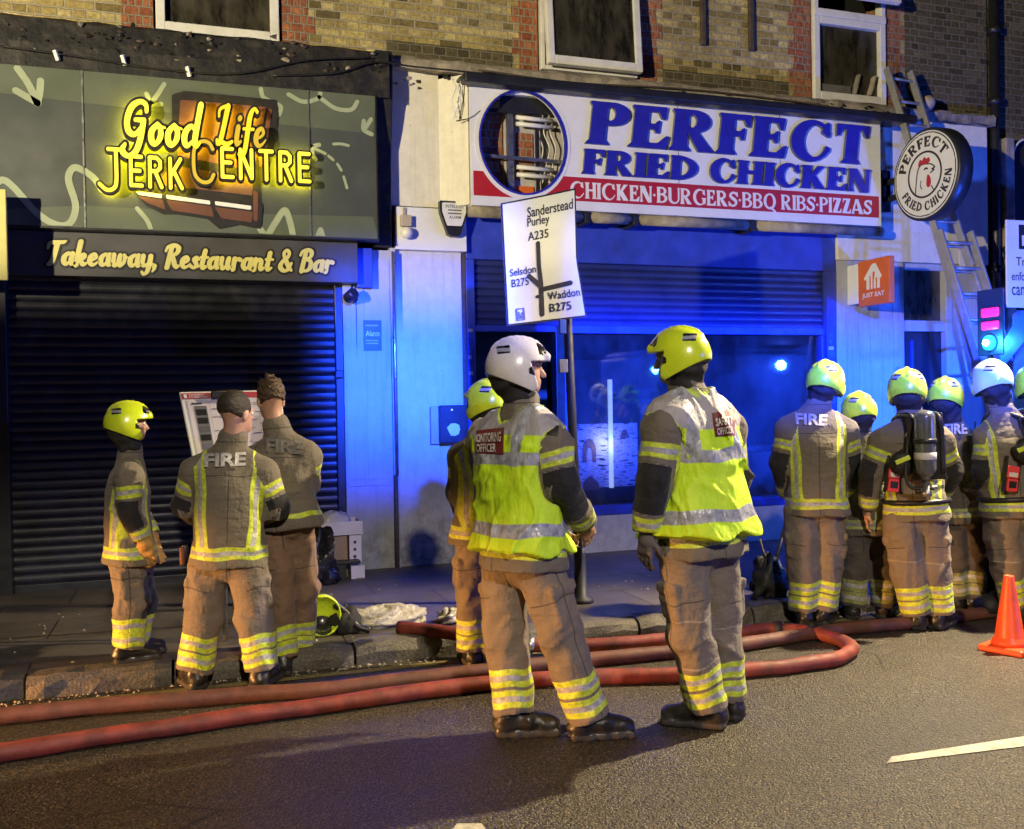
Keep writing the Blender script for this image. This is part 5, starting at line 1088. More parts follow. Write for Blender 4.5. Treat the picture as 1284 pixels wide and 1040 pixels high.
# --------------------------------------------------------------- rear of a response van at the right edge
vx, vy0, vy1 = 5.98, -2.86, -4.75
vn = thing('response_van', 'rear of a dark emergency van with chevrons and lit beacons at right edge', 'van', (vx, vy0, 0))
b = MB(); b.box((0, vy1 - vy0, .38), (2.9, 0, 2.22), 'van_body'); b.box((.05, vy1 - vy0 + .06, 2.22), (2.8, -.06, 2.3), 'van_body'); b.build('body', vn, bevel=.06)
b = MB()
for k in range(12):
    y0 = -.42 - k * .24; z0 = .5
    for c_, o_ in (('van_yellow', 0), ('van_red', .12)):
        ps_ = [(y0 - o_, z0), (y0 - o_ - .12, z0), (y0 - o_ - .12 + 1.1, z0 + 1.05), (y0 - o_ + 1.1, z0 + 1.05)]; lo, hi = -1.82, -.3
        pl = [(max(lo, min(hi, y)), z + (max(lo, min(hi, y)) - y) * 1.05 / 1.1) for y, z in ps_]
        if max(p[0] for p in pl) - min(p[0] for p in pl) > .02 and min(p[1] for p in pl) >= z0 - .01 and max(p[1] for p in pl) < z0 + 1.2: b.add([(-.004, y, z) for y, z in pl], [(0, 1, 2, 3)], c_)
b.build('chevron_panel', vn)
def vpt(px, py): d = ray(px, py); t = (vx - .03 - CAM[0]) / d[0]; return CAM + d * t - np.array([vx, vy0, 0])
lp = MB(); c = vpt(1240, 400); lp.box((-.03, c[1] - .085, c[2] + .015), (0, c[1] + .085, c[2] + .085), 'red_lamp'); lp.box((-.03, c[1] - .085, c[2] - .085), (0, c[1] + .085, c[2] - .02), 'red_lamp'); lp.build('tail_lamp', vn, bevel=.012)
c = vpt(1240, 430); lp = MB(); lp.lathe([(.002, -.03), (.045, -.024), (.06, -.01), (.062, .02)], 'blue_lamp', 20, Matrix.Translation((c[0] - .0, c[1], c[2])) @ Matrix.Rotation(rad(90), 4, 'Y')); lp.build('beacon', vn)
lp = MB(); lp.lathe([(.002, -.03), (.022, -.022), (.026, .0)], 'lamp_core', 16, Matrix.Translation((c[0] - .02, c[1], c[2])) @ Matrix.Rotation(rad(90), 4, 'Y')); lp.build('beacon_bulb', vn)
lp = MB(); lp.box((-.016, c[1] - .13, c[2] - .1), (-.0005, c[1] + .13, c[2] + .42), 'black_plastic'); lp.build('lamp_housing', vn, bevel=.006)
lp = MB(); lp.lathe([(.06, -.03), (.055, .0), (.03, .03), (.002, .035)], 'blue_lamp', 20, Matrix.Translation((1.87, .01, 2.05)) @ Matrix.Rotation(rad(-90), 4, 'X')); lp.build('side_beacon', vn)
light('side_beacon_light', 'POINT', (vx + 1.87, vy0 + .1, 2.05), (.02, .1, 1), 380, None, .06)
light('beacon_light', 'POINT', (vx - .12, vy0 + c[1], c[2]), (.03, .3, 1), 30, None, .05)
b = MB(); q = vpt(1262, 425); b.add([(-.012, q[1] + .12, q[2] - .28), (-.012, q[1] - .2, q[2] + .02), (-.012, q[1] - .3, q[2] + .2), (-.012, q[1] - .12, q[2] + .2), (-.012, q[1] + .05, q[2] - .02)], [(0, 1, 2, 3, 4)], 'sticker_blue'); b.build('light_wedge', vn)  # wedge of beacon light on the van rear, painted as a blue patch
for xx in (.7, 2.3):
    for yy in (-.02, vy1 - vy0 + .02): b = MB(); b.lathe([(.2, -.1), (.33, -.1), (.34, 0), (.33, .1), (.2, .1)], 'black_rubber', 24, Matrix.Translation((xx, yy, .34)) @ Matrix.Rotation(rad(90), 4, 'X')); b.build('wheel', vn)

# ================================================================ people: continuous surfaces grown from distance fields
def surfnet(F, lo, h):
    s = F < 0; nx, ny, nz = F.shape
    c = np.zeros((nx - 1, ny - 1, nz - 1), np.int8)
    for dx in (0, 1):
        for dy in (0, 1):
            for dz in (0, 1): c += s[dx:nx - 1 + dx, dy:ny - 1 + dy, dz:nz - 1 + dz]
    I = np.argwhere((c > 0) & (c < 8)); acc = np.zeros((len(I), 3)); cnt = np.zeros(len(I))
    cor = [(0, 0, 0), (1, 0, 0), (0, 1, 0), (1, 1, 0), (0, 0, 1), (1, 0, 1), (0, 1, 1), (1, 1, 1)]
    val = [F[I[:, 0] + a, I[:, 1] + b, I[:, 2] + d] for a, b, d in cor]
    for a in range(8):
        for b in range(a + 1, 8):
            if sum(abs(cor[a][k] - cor[b][k]) for k in range(3)) != 1: continue
            m = (val[a] < 0) != (val[b] < 0); t = np.where(m, val[a] / np.where(m, val[a] - val[b], 1), 0)
            p = np.array(cor[a])[None] + t[:, None] * (np.array(cor[b]) - np.array(cor[a]))[None]; acc += np.where(m[:, None], p, 0); cnt += m
    V = (I + acc / cnt[:, None]) * h + lo
    idx = np.full(c.shape, -1, np.int32); idx[I[:, 0], I[:, 1], I[:, 2]] = np.arange(len(I)); Q = []
    for ax in range(3):
        sl0 = [slice(None)] * 3; sl1 = [slice(None)] * 3; sl0[ax] = slice(0, -1); sl1[ax] = slice(1, None)
        A0 = s[tuple(sl0)]; B0 = s[tuple(sl1)]; u, v = [(1, 2), (2, 0), (0, 1)][ax]
        E = np.argwhere(A0 != B0); ok = (E[:, u] > 0) & (E[:, v] > 0) & (E[:, u] < c.shape[u]) & (E[:, v] < c.shape[v]); E = E[ok]
        def at(du, dv): q = E.copy(); q[:, u] += du; q[:, v] += dv; return idx[q[:, 0], q[:, 1], q[:, 2]]
        q = np.stack([at(-1, -1), at(0, -1), at(0, 0), at(-1, 0)], 1); fl = ~A0[E[:, 0], E[:, 1], E[:, 2]]; q[fl] = q[fl][:, ::-1]; Q.append(q)
    Q = np.concatenate(Q); return V, Q[(Q >= 0).all(1)]
def smooth(V, Q, it=2, lam=.5):
    e = np.concatenate([Q[:, [0, 1]], Q[:, [1, 2]], Q[:, [2, 3]], Q[:, [3, 0]]]); e = np.concatenate([e, e[:, ::-1]])
    n = np.bincount(e[:, 0], minlength=len(V)).astype(float)
    for _ in range(it):
        A = np.stack([np.bincount(e[:, 0], V[e[:, 1], k], len(V)) for k in range(3)], 1) / np.maximum(n, 1)[:, None]; V = V + lam * (A - V)
    return V
U_ = lambda v: np.asarray(v, float) / (np.linalg.norm(v) + 1e-12)
def rcone(P, a, b, ra, rb, flat=None, q=1.):
    a = np.asarray(a, float); b = np.asarray(b, float); e = b - a; d = P - a
    t = np.clip(d @ e / (e @ e + 1e-12), 0, 1); r = d - t[..., None] * e
    if flat is not None: k = r @ flat; r = r - k[..., None] * flat * (1 - 1 / q)
    return np.sqrt((r * r).sum(-1)) - (ra + t * (rb - ra))
def ellip(P, c, X, Y, Z, r):
    d = P - c; return (np.sqrt((d @ X / r[0]) ** 2 + (d @ Y / r[1]) ** 2 + (d @ Z / r[2]) ** 2) - 1) * min(r)
def rbox(P, c, X, Y, Z, r, rd):
    d = P - c; q = np.stack([abs(d @ X) - r[0] + rd, abs(d @ Y) - r[1] + rd, abs(d @ Z) - r[2] + rd], -1)
    return np.linalg.norm(np.maximum(q, 0), axis=-1) + np.minimum(q.max(-1), 0) - rd
def smin(a, b, k):
    if k <= 0: return np.minimum(a, b)
    h = np.clip(.5 + .5 * (b - a) / k, 0, 1); return b + (a - b) * h - k * h * (1 - h)
class Field:
    def __init__(s, pts, pad, h):
        P = np.asarray(pts, float); s.lo = P.min(0) - pad; s.h = h; n = np.ceil((P.max(0) + pad - s.lo) / h).astype(int) + 1
        s.ax = [s.lo[k] + np.arange(n[k]) * h for k in range(3)]; s.F = np.full(n, 1., np.float32)
    def blk(s, lo, hi):
        sl = [];
        for k in range(3): a = max(0, int((lo[k] - s.lo[k]) / s.h)); b = min(len(s.ax[k]), int((hi[k] - s.lo[k]) / s.h) + 2); sl.append(slice(a, max(a, b)))
        return tuple(sl)
    def pts(s, sl): return np.stack(np.meshgrid(*[s.ax[k][sl[k]] for k in range(3)], indexing='ij'), -1)
    def add(s, fn, pts, pad, k=.02):
        P = np.asarray(pts, float).reshape(-1, 3); sl = s.blk(P.min(0) - pad - k * 2, P.max(0) + pad + k * 2)
        s.F[sl] = smin(s.F[sl], fn(s.pts(sl)), k)
    def cone(s, a, b, ra, rb, k=.02, **kw): s.add(lambda P: rcone(P, a, b, ra, rb, **kw), [a, b], max(ra, rb) * 1.3 + .02, k)
    def ell(s, c, fr, r, k=.02): s.add(lambda P: ellip(P, c, *fr, r), [c], max(r) + .02, k)
    def cut(s, fn, k=0):
        P = s.pts((slice(None),) * 3); s.F = np.maximum(s.F, fn(P).astype(np.float32))
    def fold(s, amp, seed, centres=(), wl=(.07, .16), base=.45, drape=(1, 1, 2.0)):
        r = np.random.default_rng(seed); sel = np.argwhere(np.abs(s.F) < .05); P = s.lo + sel * s.h; a = np.zeros(len(P))
        wp_ = sum(np.sin(P @ (U_(r.normal(size=3)) * r.uniform(12, 26)) + r.uniform(0, 6)) for _ in range(4)) * .55
        for i in range(3):
            d = U_(r.normal(size=3) * drape); a += np.sin(P @ d * 2 * math.pi / r.uniform(*wl) + r.uniform(0, 6) + wp_) * .3
        for i in range(6):                                # sharp creases
            d = U_(r.normal(size=3) * drape); q = 1 - np.abs(np.sin(P @ d * math.pi / r.uniform(wl[0] * 1.1, wl[1] * 1.2) + r.uniform(0, 6) + 1.1 * wp_)); a -= q ** 3 * .85 * (.5 + .5 * np.sin(P @ (U_(r.normal(size=3)) * 15) + r.uniform(0, 6)))
        a += .35
        m = np.full(len(P), base)
        for c, R in centres: m = np.maximum(m, np.exp(-((P - c) ** 2).sum(1) / R ** 2))
        s.F[sel[:, 0], sel[:, 1], sel[:, 2]] += (amp * a * m).astype(np.float32)
    def mesh(s, it=2): V, Q = surfnet(s.F, s.lo, s.h); return smooth(V, Q, it), Q

class Local:
    """a person's own frame: x to the viewer's right, y away, z up, origin on the ground under the feet"""
    def __init__(s, fx, fy, z0):
        s.G = GN(fx, fy, z0); s.t0 = (s.G - CAM) @ FW; s.B = np.stack([_R0, _A, [0, 0, 1.]]); s.rz = math.atan2(_R0[1], _R0[0]); s.yaw = math.atan((fx - 642) / FPX)
        s.cam = s.B @ (CAM - s.G)
    def p(s, px, py, dy=0.): return s.B @ (CAM + ray(px, py) * (s.t0 + dy) - s.G)
    def dir(s, px, py): return U_(s.B @ ray(px, py))
def fwd(phi, L): a = rad(phi) + L.yaw; return np.array([math.sin(a), math.cos(a), 0.])
def frame(F, Z): Z = U_(Z); F = U_(F - Z * (F @ Z)); return np.cross(F, Z), F, Z      # right, forward, up

LZ = np.array([-.14, 0, .2, .45, .7, .88, 1.0, 1.12]); LA = np.array([.222, .21, .19, .19, .194, .172, .105, .074]); LB = np.array([.182, .168, .146, .14, .142, .122, .09, .068])
def torso_fn(o, X, Y, Z, L, k, grow=0., mul=1., flare=0., zmax=1.12):
    def f(P):
        d = P - o; z = d @ Z / L; a = np.interp(z, LZ, LA) * k * mul + grow; b = np.interp(z, LZ, LB) * k * mul + grow; x = d @ X; y = d @ Y + .02 * k * np.sin(np.clip(z, 0, 1) * 3.1)
        if flare: w_ = np.clip(.45 - z, 0, 1) * flare; b = b + w_; a = a + w_ * .6
        q = (np.sqrt((abs(x) / a) ** 2.3 + (abs(y) / b) ** 2.3 + 1e-9) ** (2 / 2.3) - 1) * np.minimum(a, b); return np.maximum(np.maximum(q, (z - zmax) * L), (-.2 - z) * L)
    return f
def hand(F, w_, d, n, side, k, curl=.5, r=.0105):
    """palm, four unequal fingers with two bends and a thumb; d along the forearm, n out of the palm"""
    d = U_(d); n = U_(n - d * (n @ d)); s_ = np.cross(d, n) * side
    F.add(lambda P: rbox(P, w_ + d * .05 * k, s_, n, d, (.043 * k, .017 * k, .052 * k), .014 * k), [w_, w_ + d * .1 * k], .06, .012); F.cone(w_ - d * .02, w_ + d * .03, .03 * k, .032 * k, .02)
    for i, (o_, L_) in enumerate(((.034, .070), (.012, .080), (-.011, .075), (-.033, .060))):
        b = w_ + d * (.098 - .004 * abs(i - 1)) * k + s_ * o_ * k; dd = U_(d + n * .25 * curl + s_ * o_ * 1.5); m = b + dd * L_ * .52 * k; d2 = U_(dd + n * (.9 * curl + .08 * i)); e = m + d2 * L_ * .33 * k; d3 = U_(d2 + n * .8 * curl); g = e + d3 * L_ * .28 * k
        F.cone(b - d * .015, m, r * k, r * .97 * k, .006); F.cone(m, e, r * .97 * k, r * .9 * k, .004); F.cone(e, g, r * .9 * k, r * .8 * k, .004)
    b = w_ + d * .03 * k + s_ * .036 * k; m = b + U_(d * .7 + s_ * .75 + n * .35) * .045 * k; e = m + U_(d + s_ * .2 + n * .5) * .035 * k; F.cone(b, m, .0145 * k, .0125 * k, .012); F.cone(m, e, .012 * k, .0095 * k, .004)

PEOPLE = {}
def person(key, label, foot, z0, k, phi, hphi, J, toes, jm='jacket_cloth', tm='trouser_cloth', helmet='helmet_lime', hk=.95, hair=None, skin='skin', hj=.009, vest=None, fire=None, kneepad=False, seams=False, gloves=None, seed=1, hpitch=0., pocket=True, hemdrop=.085, patch=True, hands=True, strips=True, extra=None, legr=1.):
    L = Local(*foot, z0); j = {n: L.p(*v) for n, v in J.items()}; fx = fwd(phi, L); up = U_(j['chest'] - j['hip']); X, Y, Z = frame(fx, up); TL = np.linalg.norm(j['chest'] - j['hip'])
    for s_ in 'LR': j['an' + s_][2] = .10 * max(k, .85)
    for s_ in 'LR': j['sh' + s_] = j['sh' + s_] - Z * .05 * k
    HX, HY, HZ = frame(fwd(hphi, L), np.array([0, 0, 1.]) + fwd(hphi, L) * math.sin(rad(hpitch))); hc = j['head']; neck = j['chest'] + (hc - j['chest']) * .42
    org = np.array([0, 0, 0]); par = dict(loc=tuple(L.G), rot=(0, 0, L.rz))
    def put(mb, name, parent=None, **kw):
        o = mb.build(name, parent, **kw)
        if parent is None: o.location = L.G; o.rotation_euler = (0, 0, L.rz)
        return o
    allp = list(j.values())
    # --- body: head, neck, trunk, arms with hands, legs, one surface
    F = Field(allp + [hc + [0, 0, .14]], .2, .0095)
    F.ell(hc + HZ * .03 * k + HY * -.012 * k, (HX, HY, HZ), np.array([.075, .094, .095]) * k, .02); F.ell(hc + HY * .03 * k - HZ * .045 * k, (HX, HY, HZ), np.array([.058, .062, .075]) * k, .03)
    F.ell(hc + HY * .062 * k - HZ * .085 * k, (HX, HY, HZ), np.array([.034, .03, .028]) * k, .02)                         # chin
    F.cone(hc + HY * .093 * k + HZ * .005 * k, hc + HY * .112 * k - HZ * .032 * k, .009 * k, .014 * k, .012)               # nose
    F.cone(hc + HY * .088 * k + HZ * .02 * k - HX * .03 * k, hc + HY * .088 * k + HZ * .02 * k + HX * .03 * k, .012 * k, .012 * k, .012)   # brow
    F.cone(hc + HY * .092 * k - HZ * .058 * k - HX * .018 * k, hc + HY * .092 * k - HZ * .058 * k + HX * .018 * k, .008 * k, .008 * k, .008)   # lips
    for s_ in (-1, 1): F.ell(hc + HX * s_ * .078 * k - HZ * .012 * k - HY * .005 * k, (HX, U_(HY * .9 - HZ * .3 + HX * s_ * .3), HZ), np.array([.011, .02, .033]) * k, .006)
    F.cone(hc - HZ * .06 * k - HY * .02 * k, j['chest'] + Z * .02, .056 * k, .064 * k, .03)
    F.add(torso_fn(j['hip'] + Z * .16 * TL, X, Y, Z, TL * .8, k, -.015, .8, 0, 1.05), [j['hip'] - Z * .1, j['chest'] + Z * .1], .26 * k, .03)
    for s_, sg_ in (('L', -1), ('R', 1)):
        F.cone(j['sh' + s_], j['el' + s_], .058 * k, .046 * k, .03); F.cone(j['el' + s_], j['wr' + s_], .043 * k, .031 * k, .02)
        d = U_(j['wr' + s_] - j['el' + s_]); d = U_(d + np.array([0, 0, -.25]))
        if hands: hand(F, j['wr' + s_] + d * .02, d, U_(-X * sg_ * 1. + Y * .25), -1 if s_ == 'R' else 1, k)
        F.cone(j['hip' + s_], j['kn' + s_], .085 * k, .06 * k, .04); F.cone(j['kn' + s_], j['an' + s_], .056 * k, .042 * k, .02)
        td = fwd(toes[s_], L); F.cone(j['an' + s_] - [0, 0, .05], j['an' + s_] + td * .13 * k - [0, 0, .058], .035 * k, .028 * k, .02)
    V, Q = F.mesh(1); mb = MB(); mb.add(V, Q.tolist(), skin, True); body = put(mb, 'person'); tag(body, label, 'person', None)
    if not helmet or key == 'P1':
        for s_ in (-1, 1):
            mb = MB(); c = hc + HY * .083 * k + HX * s_ * .031 * k + HZ * .002 * k; mb.lathe([(.001, -.011), (.008, -.008), (.011, 0), (.008, .008), (.001, .011)], 'white_plastic', 10, Matrix.Translation(c)); c2 = c + HY * .0075; mb.lathe([(.0005, -.005), (.005, 0), (.0005, .005)], 'print_black', 8, Matrix.Translation(c2)); mb.build('eye', body)
    # --- trousers
    pts = [j['hip'] + Z * .12, j['hip']] + [j[a + s_] for a in ('hip', 'kn', 'an') for s_ in 'LR']; F = Field(pts, .22, hj)
    F.cone(j['hipL'] * .9 + j['hipR'] * .1, j['hipR'] * .9 + j['hipL'] * .1, .112 * k * legr, .112 * k * legr, .04); F.cone(j['hip'] + Z * .08, j['hip'] - Z * .03, .125 * k, .13 * k, .05, flat=X, q=1.25)
    hem = {}; legs = {}
    for s_, sg_ in (('L', -1), ('R', 1)):
        h_, n_, a_ = j['hip' + s_], j['kn' + s_], j['an' + s_]; hm = a_ + U_(n_ - a_) * (.0 * k); hem[s_] = hm; legs[s_] = U_(n_ - a_)
        r1, r2, r3 = .118 * k * legr, .105 * k * legr, .102 * k * legr
        def leg(P, h_=h_, n_=n_, hm=hm):
            d = smin(rcone(P, h_, n_, r1, r2), rcone(P, n_, hm + (hm - n_) * .12, r2, r3), .03); return np.maximum(d, (hm - P) @ U_(n_ - hm) )
        F.add(leg, [h_, n_, a_], .16 * k, .018)
        if pocket:
            pc = h_ * .42 + n_ * .58; D_ = U_(n_ - h_); ox = U_(X * sg_ - D_ * (X * sg_ @ D_)); oy = np.cross(D_, ox)
            F.add(lambda P: rbox(P, pc + ox * (.088 * k * legr), ox, oy, D_, (.026 * k, .07 * k, .085 * k), .02), [pc], .24 * k, .012); F.add(lambda P: rbox(P, pc + ox * (.095 * k * legr) - D_ * .07 * k, ox, oy, D_, (.028 * k, .074 * k, .026 * k), .012), [pc], .26 * k, .006)
    cs = [(j['kn' + s_], .17) for s_ in 'LR'] + [(j['an' + s_] + [0, 0, .05], .12) for s_ in 'LR'] + [(j['hip'] - Z * .1, .12)]
    F.fold(.019 * k, seed, cs, (.13, .30), .4, (1, 1, 1.3)); V, Q = F.mesh(2)
    dl = {s_: np.minimum(rcone(V, j['hip' + s_], j['kn' + s_], .1, .1), rcone(V, j['kn' + s_], j['an' + s_], .1, .1)) for s_ in 'LR'}; isL = dl['L'] < dl['R']
    tl = np.where(isL, (V - hem['L']) @ legs['L'], (V - hem['R']) @ legs['R']) + .006 * np.sin(V @ np.array([31., 27, 0]))
    band = np.minimum(abs(tl - .072 * k), abs(tl - .165 * k)) + np.where(tl > .3, 1, 0.); dark = np.full(len(V), -.1); seam = np.full(len(V), 1.)
    kt = np.where(isL, np.linalg.norm(j['knL'] - j['anL']), np.linalg.norm(j['knR'] - j['anR']))
    if seams: seam = np.minimum(abs(tl - kt - .07 * k + .12 * ((V - j['hip']) @ X)), abs(tl - kt + .13 * k))
    lina = np.full(len(V), .5); linb = np.full(len(V), .5)
    for s_, sg_, mk in (('L', -1, isL), ('R', 1, ~isL)):
        up_ = tl > kt; ax0 = np.where(up_[:, None], j['hip' + s_], j['kn' + s_]); ax1 = np.where(up_[:, None], U_(j['kn' + s_] - j['hip' + s_]), U_(j['an' + s_] - j['kn' + s_])); rr = V - ax0; rr = rr - (rr * ax1).sum(1)[:, None] * ax1
        lina = np.where(mk & (rr @ (X * sg_) > 0), rr @ Y + .012, lina); linb = np.where(mk & (rr @ (X * sg_) > -.02), tl - kt - .17 * k, linb)
    cx_ = (V - j['hip']) @ X; linb = np.where((abs(cx_) < .05) & ((V - j['hip']) @ Z > -.2), cx_, linb)
    if kneepad:
        for s_ in 'LR': c = j['kn' + s_] + Y * .11 * k; dark = np.maximum(dark, .12 * k - np.sqrt((((V - c) * (1, 1, .62)) ** 2).sum(1)))
    mb = MB(); mb.add(V, Q.tolist(), tm, True); mb.build('trousers', body, attrs=dict(band=band, dark=dark, seam=seam, linea=lina, lineb=linb))
    # --- boots
    for s_ in 'LR':
        a_ = j['an' + s_]; td = fwd(toes[s_], L); sdv = np.cross(td, [0, 0, 1.]); g0 = np.array([a_[0], a_[1], 0]); F = Field([g0 - td * .1, g0 + td * .24, a_ + [0, 0, .14]], .09, .0075)
        hl = g0 - td * .045 * k + [0, 0, .06]; to = g0 + td * .165 * k + [0, 0, .05]; ik = g0 + td * .06 * k + [0, 0, .075]
        F.cone(hl, a_ + [0, 0, .10], .055 * k, .062 * k, .02); F.cone(hl, ik, .05 * k, .05 * k, .02); F.cone(ik, to, .05 * k, .047 * k, .025, flat=np.array([0, 0, 1.]), q=.9)
        F.add(lambda P: rbox(P, g0 + td * .062 * k + [0, 0, .022], td, sdv, np.array([0, 0, 1.]), (.152 * k, .053 * k, .022), .02), [g0 + td * .06], .2, .004); F.fold(.005, seed + 5, (), (.04, .09), .7); V, Q = F.mesh(1)
        mb = MB(); zc = V[Q].mean(1)[:, 2]; up_ = Q[zc > .034]; lo_ = Q[zc <= .034]; mb.add(V, up_.tolist(), 'boot_leather', True); i = mb.m('boot_sole'); mb.f += lo_.tolist(); mb.mi += [i] * len(lo_); mb.sm += [True] * len(lo_); mb.build('boot', body)
    # --- jacket
    F = Field([j['hip'] - Z * .1, j['chest'] + Z * .12] + [j[a + s_] for a in ('sh', 'el', 'wr') for s_ in 'LR'] + [neck], .25, hj)
    tf = torso_fn(j['hip'], X, Y, Z, TL, k); F.add(tf, [j['hip'] - Z * .12, j['chest'] + Z * .12], .27 * k, .02)
    for s_ in 'LR': F.cone(j['chest'] * .45 + j['sh' + s_] * .55 + Z * .01, j['sh' + s_], .085 * k, .092 * k, .05)
    for s_ in 'LR':
        F.cone(j['sh' + s_], j['el' + s_], .09 * k, .077 * k, .035)
        def fore(P, a=j['el' + s_], b=j['wr' + s_]): return np.maximum(rcone(P, a, b + (b - a) * .25, .08 * k, .063 * k), (P - b) @ U_(b - a))
        F.add(fore, [j['el' + s_], j['wr' + s_]], .1, .02)
    F.cone(j['chest'] - Z * .02, neck, .088 * k, .08 * k, .03); F.cone(neck - U_(neck - j['chest']) * .035, neck + HY * .004, .083 * k, .08 * k, .006)
    F.cut(lambda P: -((P - j['hip']) @ Z + hemdrop * k))
    cs = [(j['el' + s_], .13) for s_ in 'LR'] + [(j['hip'] + Z * .08, .15), (j['shL'], .09), (j['shR'], .09), (j['hip'] + Z * TL * .6, .16)]
    F.fold(.016 * k, seed + 11, cs, (.16, .36), .45, (1.5, 1.5, .9)); V, Q = F.mesh(2)
    tx = (V - j['hip']) @ X; ty = (V - j['hip']) @ Y; tz = (V - j['hip']) @ Z; dt = tf(V); band = np.full(len(V), 1.); dark = np.full(len(V), -.1); seam = np.full(len(V), 1.); da = {}; wob = .004 * np.sin(V @ np.array([23., 29, 17]))
    for s_ in 'LR': da[s_] = np.minimum(rcone(V, j['sh' + s_], j['el' + s_], .094 * k, .08 * k), rcone(V, j['el' + s_], j['wr' + s_], .08 * k, .063 * k))
    arm = np.minimum(da['L'], da['R']) < dt - .012
    if strips:
        hb = abs(tz - (.035 - hemdrop * .4) * k + wob); vs = np.maximum(np.maximum(abs(abs(tx) - (.138 + .05 * tz) * k + wob), tz - TL * 1.02), .05 * k - tz)
        band = np.where(arm, 1., hb + .02 if strips == 'hem' else np.minimum(hb, vs))
    for s_, sg_ in (('L', -1), ('R', 1)):
        a, b, c = j['sh' + s_], j['el' + s_], j['wr' + s_]; Lu = np.linalg.norm(b - a); Lf = np.linalg.norm(c - b); mine = arm & (da[s_] <= da['R' if s_ == 'L' else 'L'])
        up_ = rcone(V, a, b, .09, .09) < rcone(V, b, c, .09, .09); u = np.where(up_, np.clip((V - a) @ U_(b - a), -.1, Lu), Lu + np.clip((V - b) @ U_(c - b), 0, Lf + .1))
        bb = np.minimum(abs(u - Lu * .42 + wob), abs(u - Lu - Lf * .82 + wob)); band = np.where(mine, bb, band)
        if patch:
            ax = np.where(up_[:, None], U_(b - a), U_(c - b)); rr = V - np.where(up_[:, None], a, b); rr = rr - (rr * ax).sum(1)[:, None] * ax; ov = U_(X * sg_ - Y * .9 + Z * .1); ca_ = (rr @ ov) / (np.linalg.norm(rr, axis=1) + 1e-6)
            dk = np.minimum(np.minimum(u - Lu * .66, Lu + Lf * .62 - u), (ca_ - .15) * .07); dark = np.where(mine, np.maximum(dark, dk), dark); seam = np.where(mine, np.minimum(seam, abs(dk - .004) + .001), seam)
    lina = np.where(arm, .5, tz - TL * .80 + wob); linb = np.where(arm | (tz > TL * .78), .5, np.where(ty < 0, tx, ty)); lina = np.where((tz > TL * 1.02), (V - neck) @ Z + .02, lina)
    mb = MB(); mb.add(V, Q.tolist(), jm, True); bv = BVHTree.FromPolygons(V.tolist(), Q.tolist())
    def cast(px, py, bvh, off):
        d = L.dir(px, py); hit = bvh.ray_cast(Vector(L.cam), Vector(d))
        if hit[0] is None:
            q = L.p(px, py); hit = bvh.find_nearest(Vector(q))
        return np.array(hit[0]) - d * off
    def quad_fn(q, bvh, off): q = [np.array(a, float) for a in q]; return lambda u, v: cast(*((q[3] + (q[2] - q[3]) * u) * (1 - v) + (q[0] + (q[1] - q[0]) * u) * v), bvh, off)
    def decal(mbx, q, m, bvh, off, n=9):
        f = quad_fn(q, bvh, off); V_ = [f(u, v) for v in np.linspace(0, 1, n) for u in np.linspace(0, 1, n)]; mbx.add(V_, [(r_ * n + c_, r_ * n + c_ + 1, (r_ + 1) * n + c_ + 1, (r_ + 1) * n + c_) for r_ in range(n - 1) for c_ in range(n - 1)], m, True)
    if fire: put_text(mb, 'FIRE', quad_fn(fire, bv, .022), 'room_wall' if key == 'P3' else 'grey_lettering', 0, 1, 0, 1, .035)
    if extra: extra(mb, bv, decal, quad_fn)
    jk = mb.build('jacket', body, attrs=dict(band=band, dark=dark, seam=seam, linea=lina, lineb=linb))
    # --- hi-vis waistcoat
    if vest:
        F = Field([j['hip'] - Z * .12, j['chest'] + Z * .12, j['shL'], j['shR']], .25, hj); vf = torso_fn(j['hip'], X, Y, Z, TL, k, .022, 1, vest.get('flare', .0)); F.add(vf, [j['hip'] - Z * .12, j['chest'] + Z * .12], .34 * k, .02)
        for s_ in 'LR': F.cone(j['chest'] * .45 + j['sh' + s_] * .55 + Z * .01, j['chest'] * .12 + j['sh' + s_] * .88, .112 * k, .112 * k, .05)
        def arms(P): return np.minimum.reduce([rcone(P, j['sh' + s_] * 1.0 + U_(j['sh' + s_] - j['chest']) * .02 - Z * .02, j['el' + s_], .104 * k, .092 * k) for s_ in 'LR'])
        F.fold(.022 * k, seed + 21, [(j['hip'] + Z * TL * .35, .3)], (.14, .32), .6, (1.5, 1.5, .7)); F.cut(lambda P: -((P - j['hip']) @ Z - vest.get('zmin', .0) + .016 * np.sin(P @ np.array([19., 23, 0])))); F.cut(lambda P: -rcone(P, j['chest'] - Z * .01, neck, .1 * k, .097 * k)); F.cut(lambda P: -(arms(P)))
        V, Q = F.mesh(2); zz_ = (V - j['hip']) @ Z; tx = (V - j['hip']) @ X; wob = .007 * np.sin(V @ np.array([15., 19, 3])); zf = zz_ / TL
        b1 = np.minimum(abs(zz_ - vest['b'][0] * TL + wob), abs(zz_ - vest['b'][1] * TL + wob)); b2 = np.maximum(abs(abs(tx) - .125 * k) + .0, vest['b'][1] * TL - zz_); band = np.minimum(b1, b2)
        yoke = zz_ - vest['yoke'] * TL + wob; dk = .011 - abs(arms(V)); dk = np.maximum(dk, .010 - abs(rcone(V, j['chest'] - Z * .01, neck, .1 * k, .097 * k))); dk = np.maximum(dk, np.where(zz_ < vest.get('zmin', 0) + .0, -.02, -.1))
        mv = MB(); mv.add(V, Q.tolist(), 'vest_cloth', True); bvv = BVHTree.FromPolygons(V.tolist(), Q.tolist())
        if 'patch' in vest:
            decal(mv, vest['patch'], 'patch_red', bvv, .006, 14)
            for t_, q in vest['words']: put_text(mv, t_, quad_fn(q, bvv, .018), 'patch_white', 0, 1, 0, 1, .02)
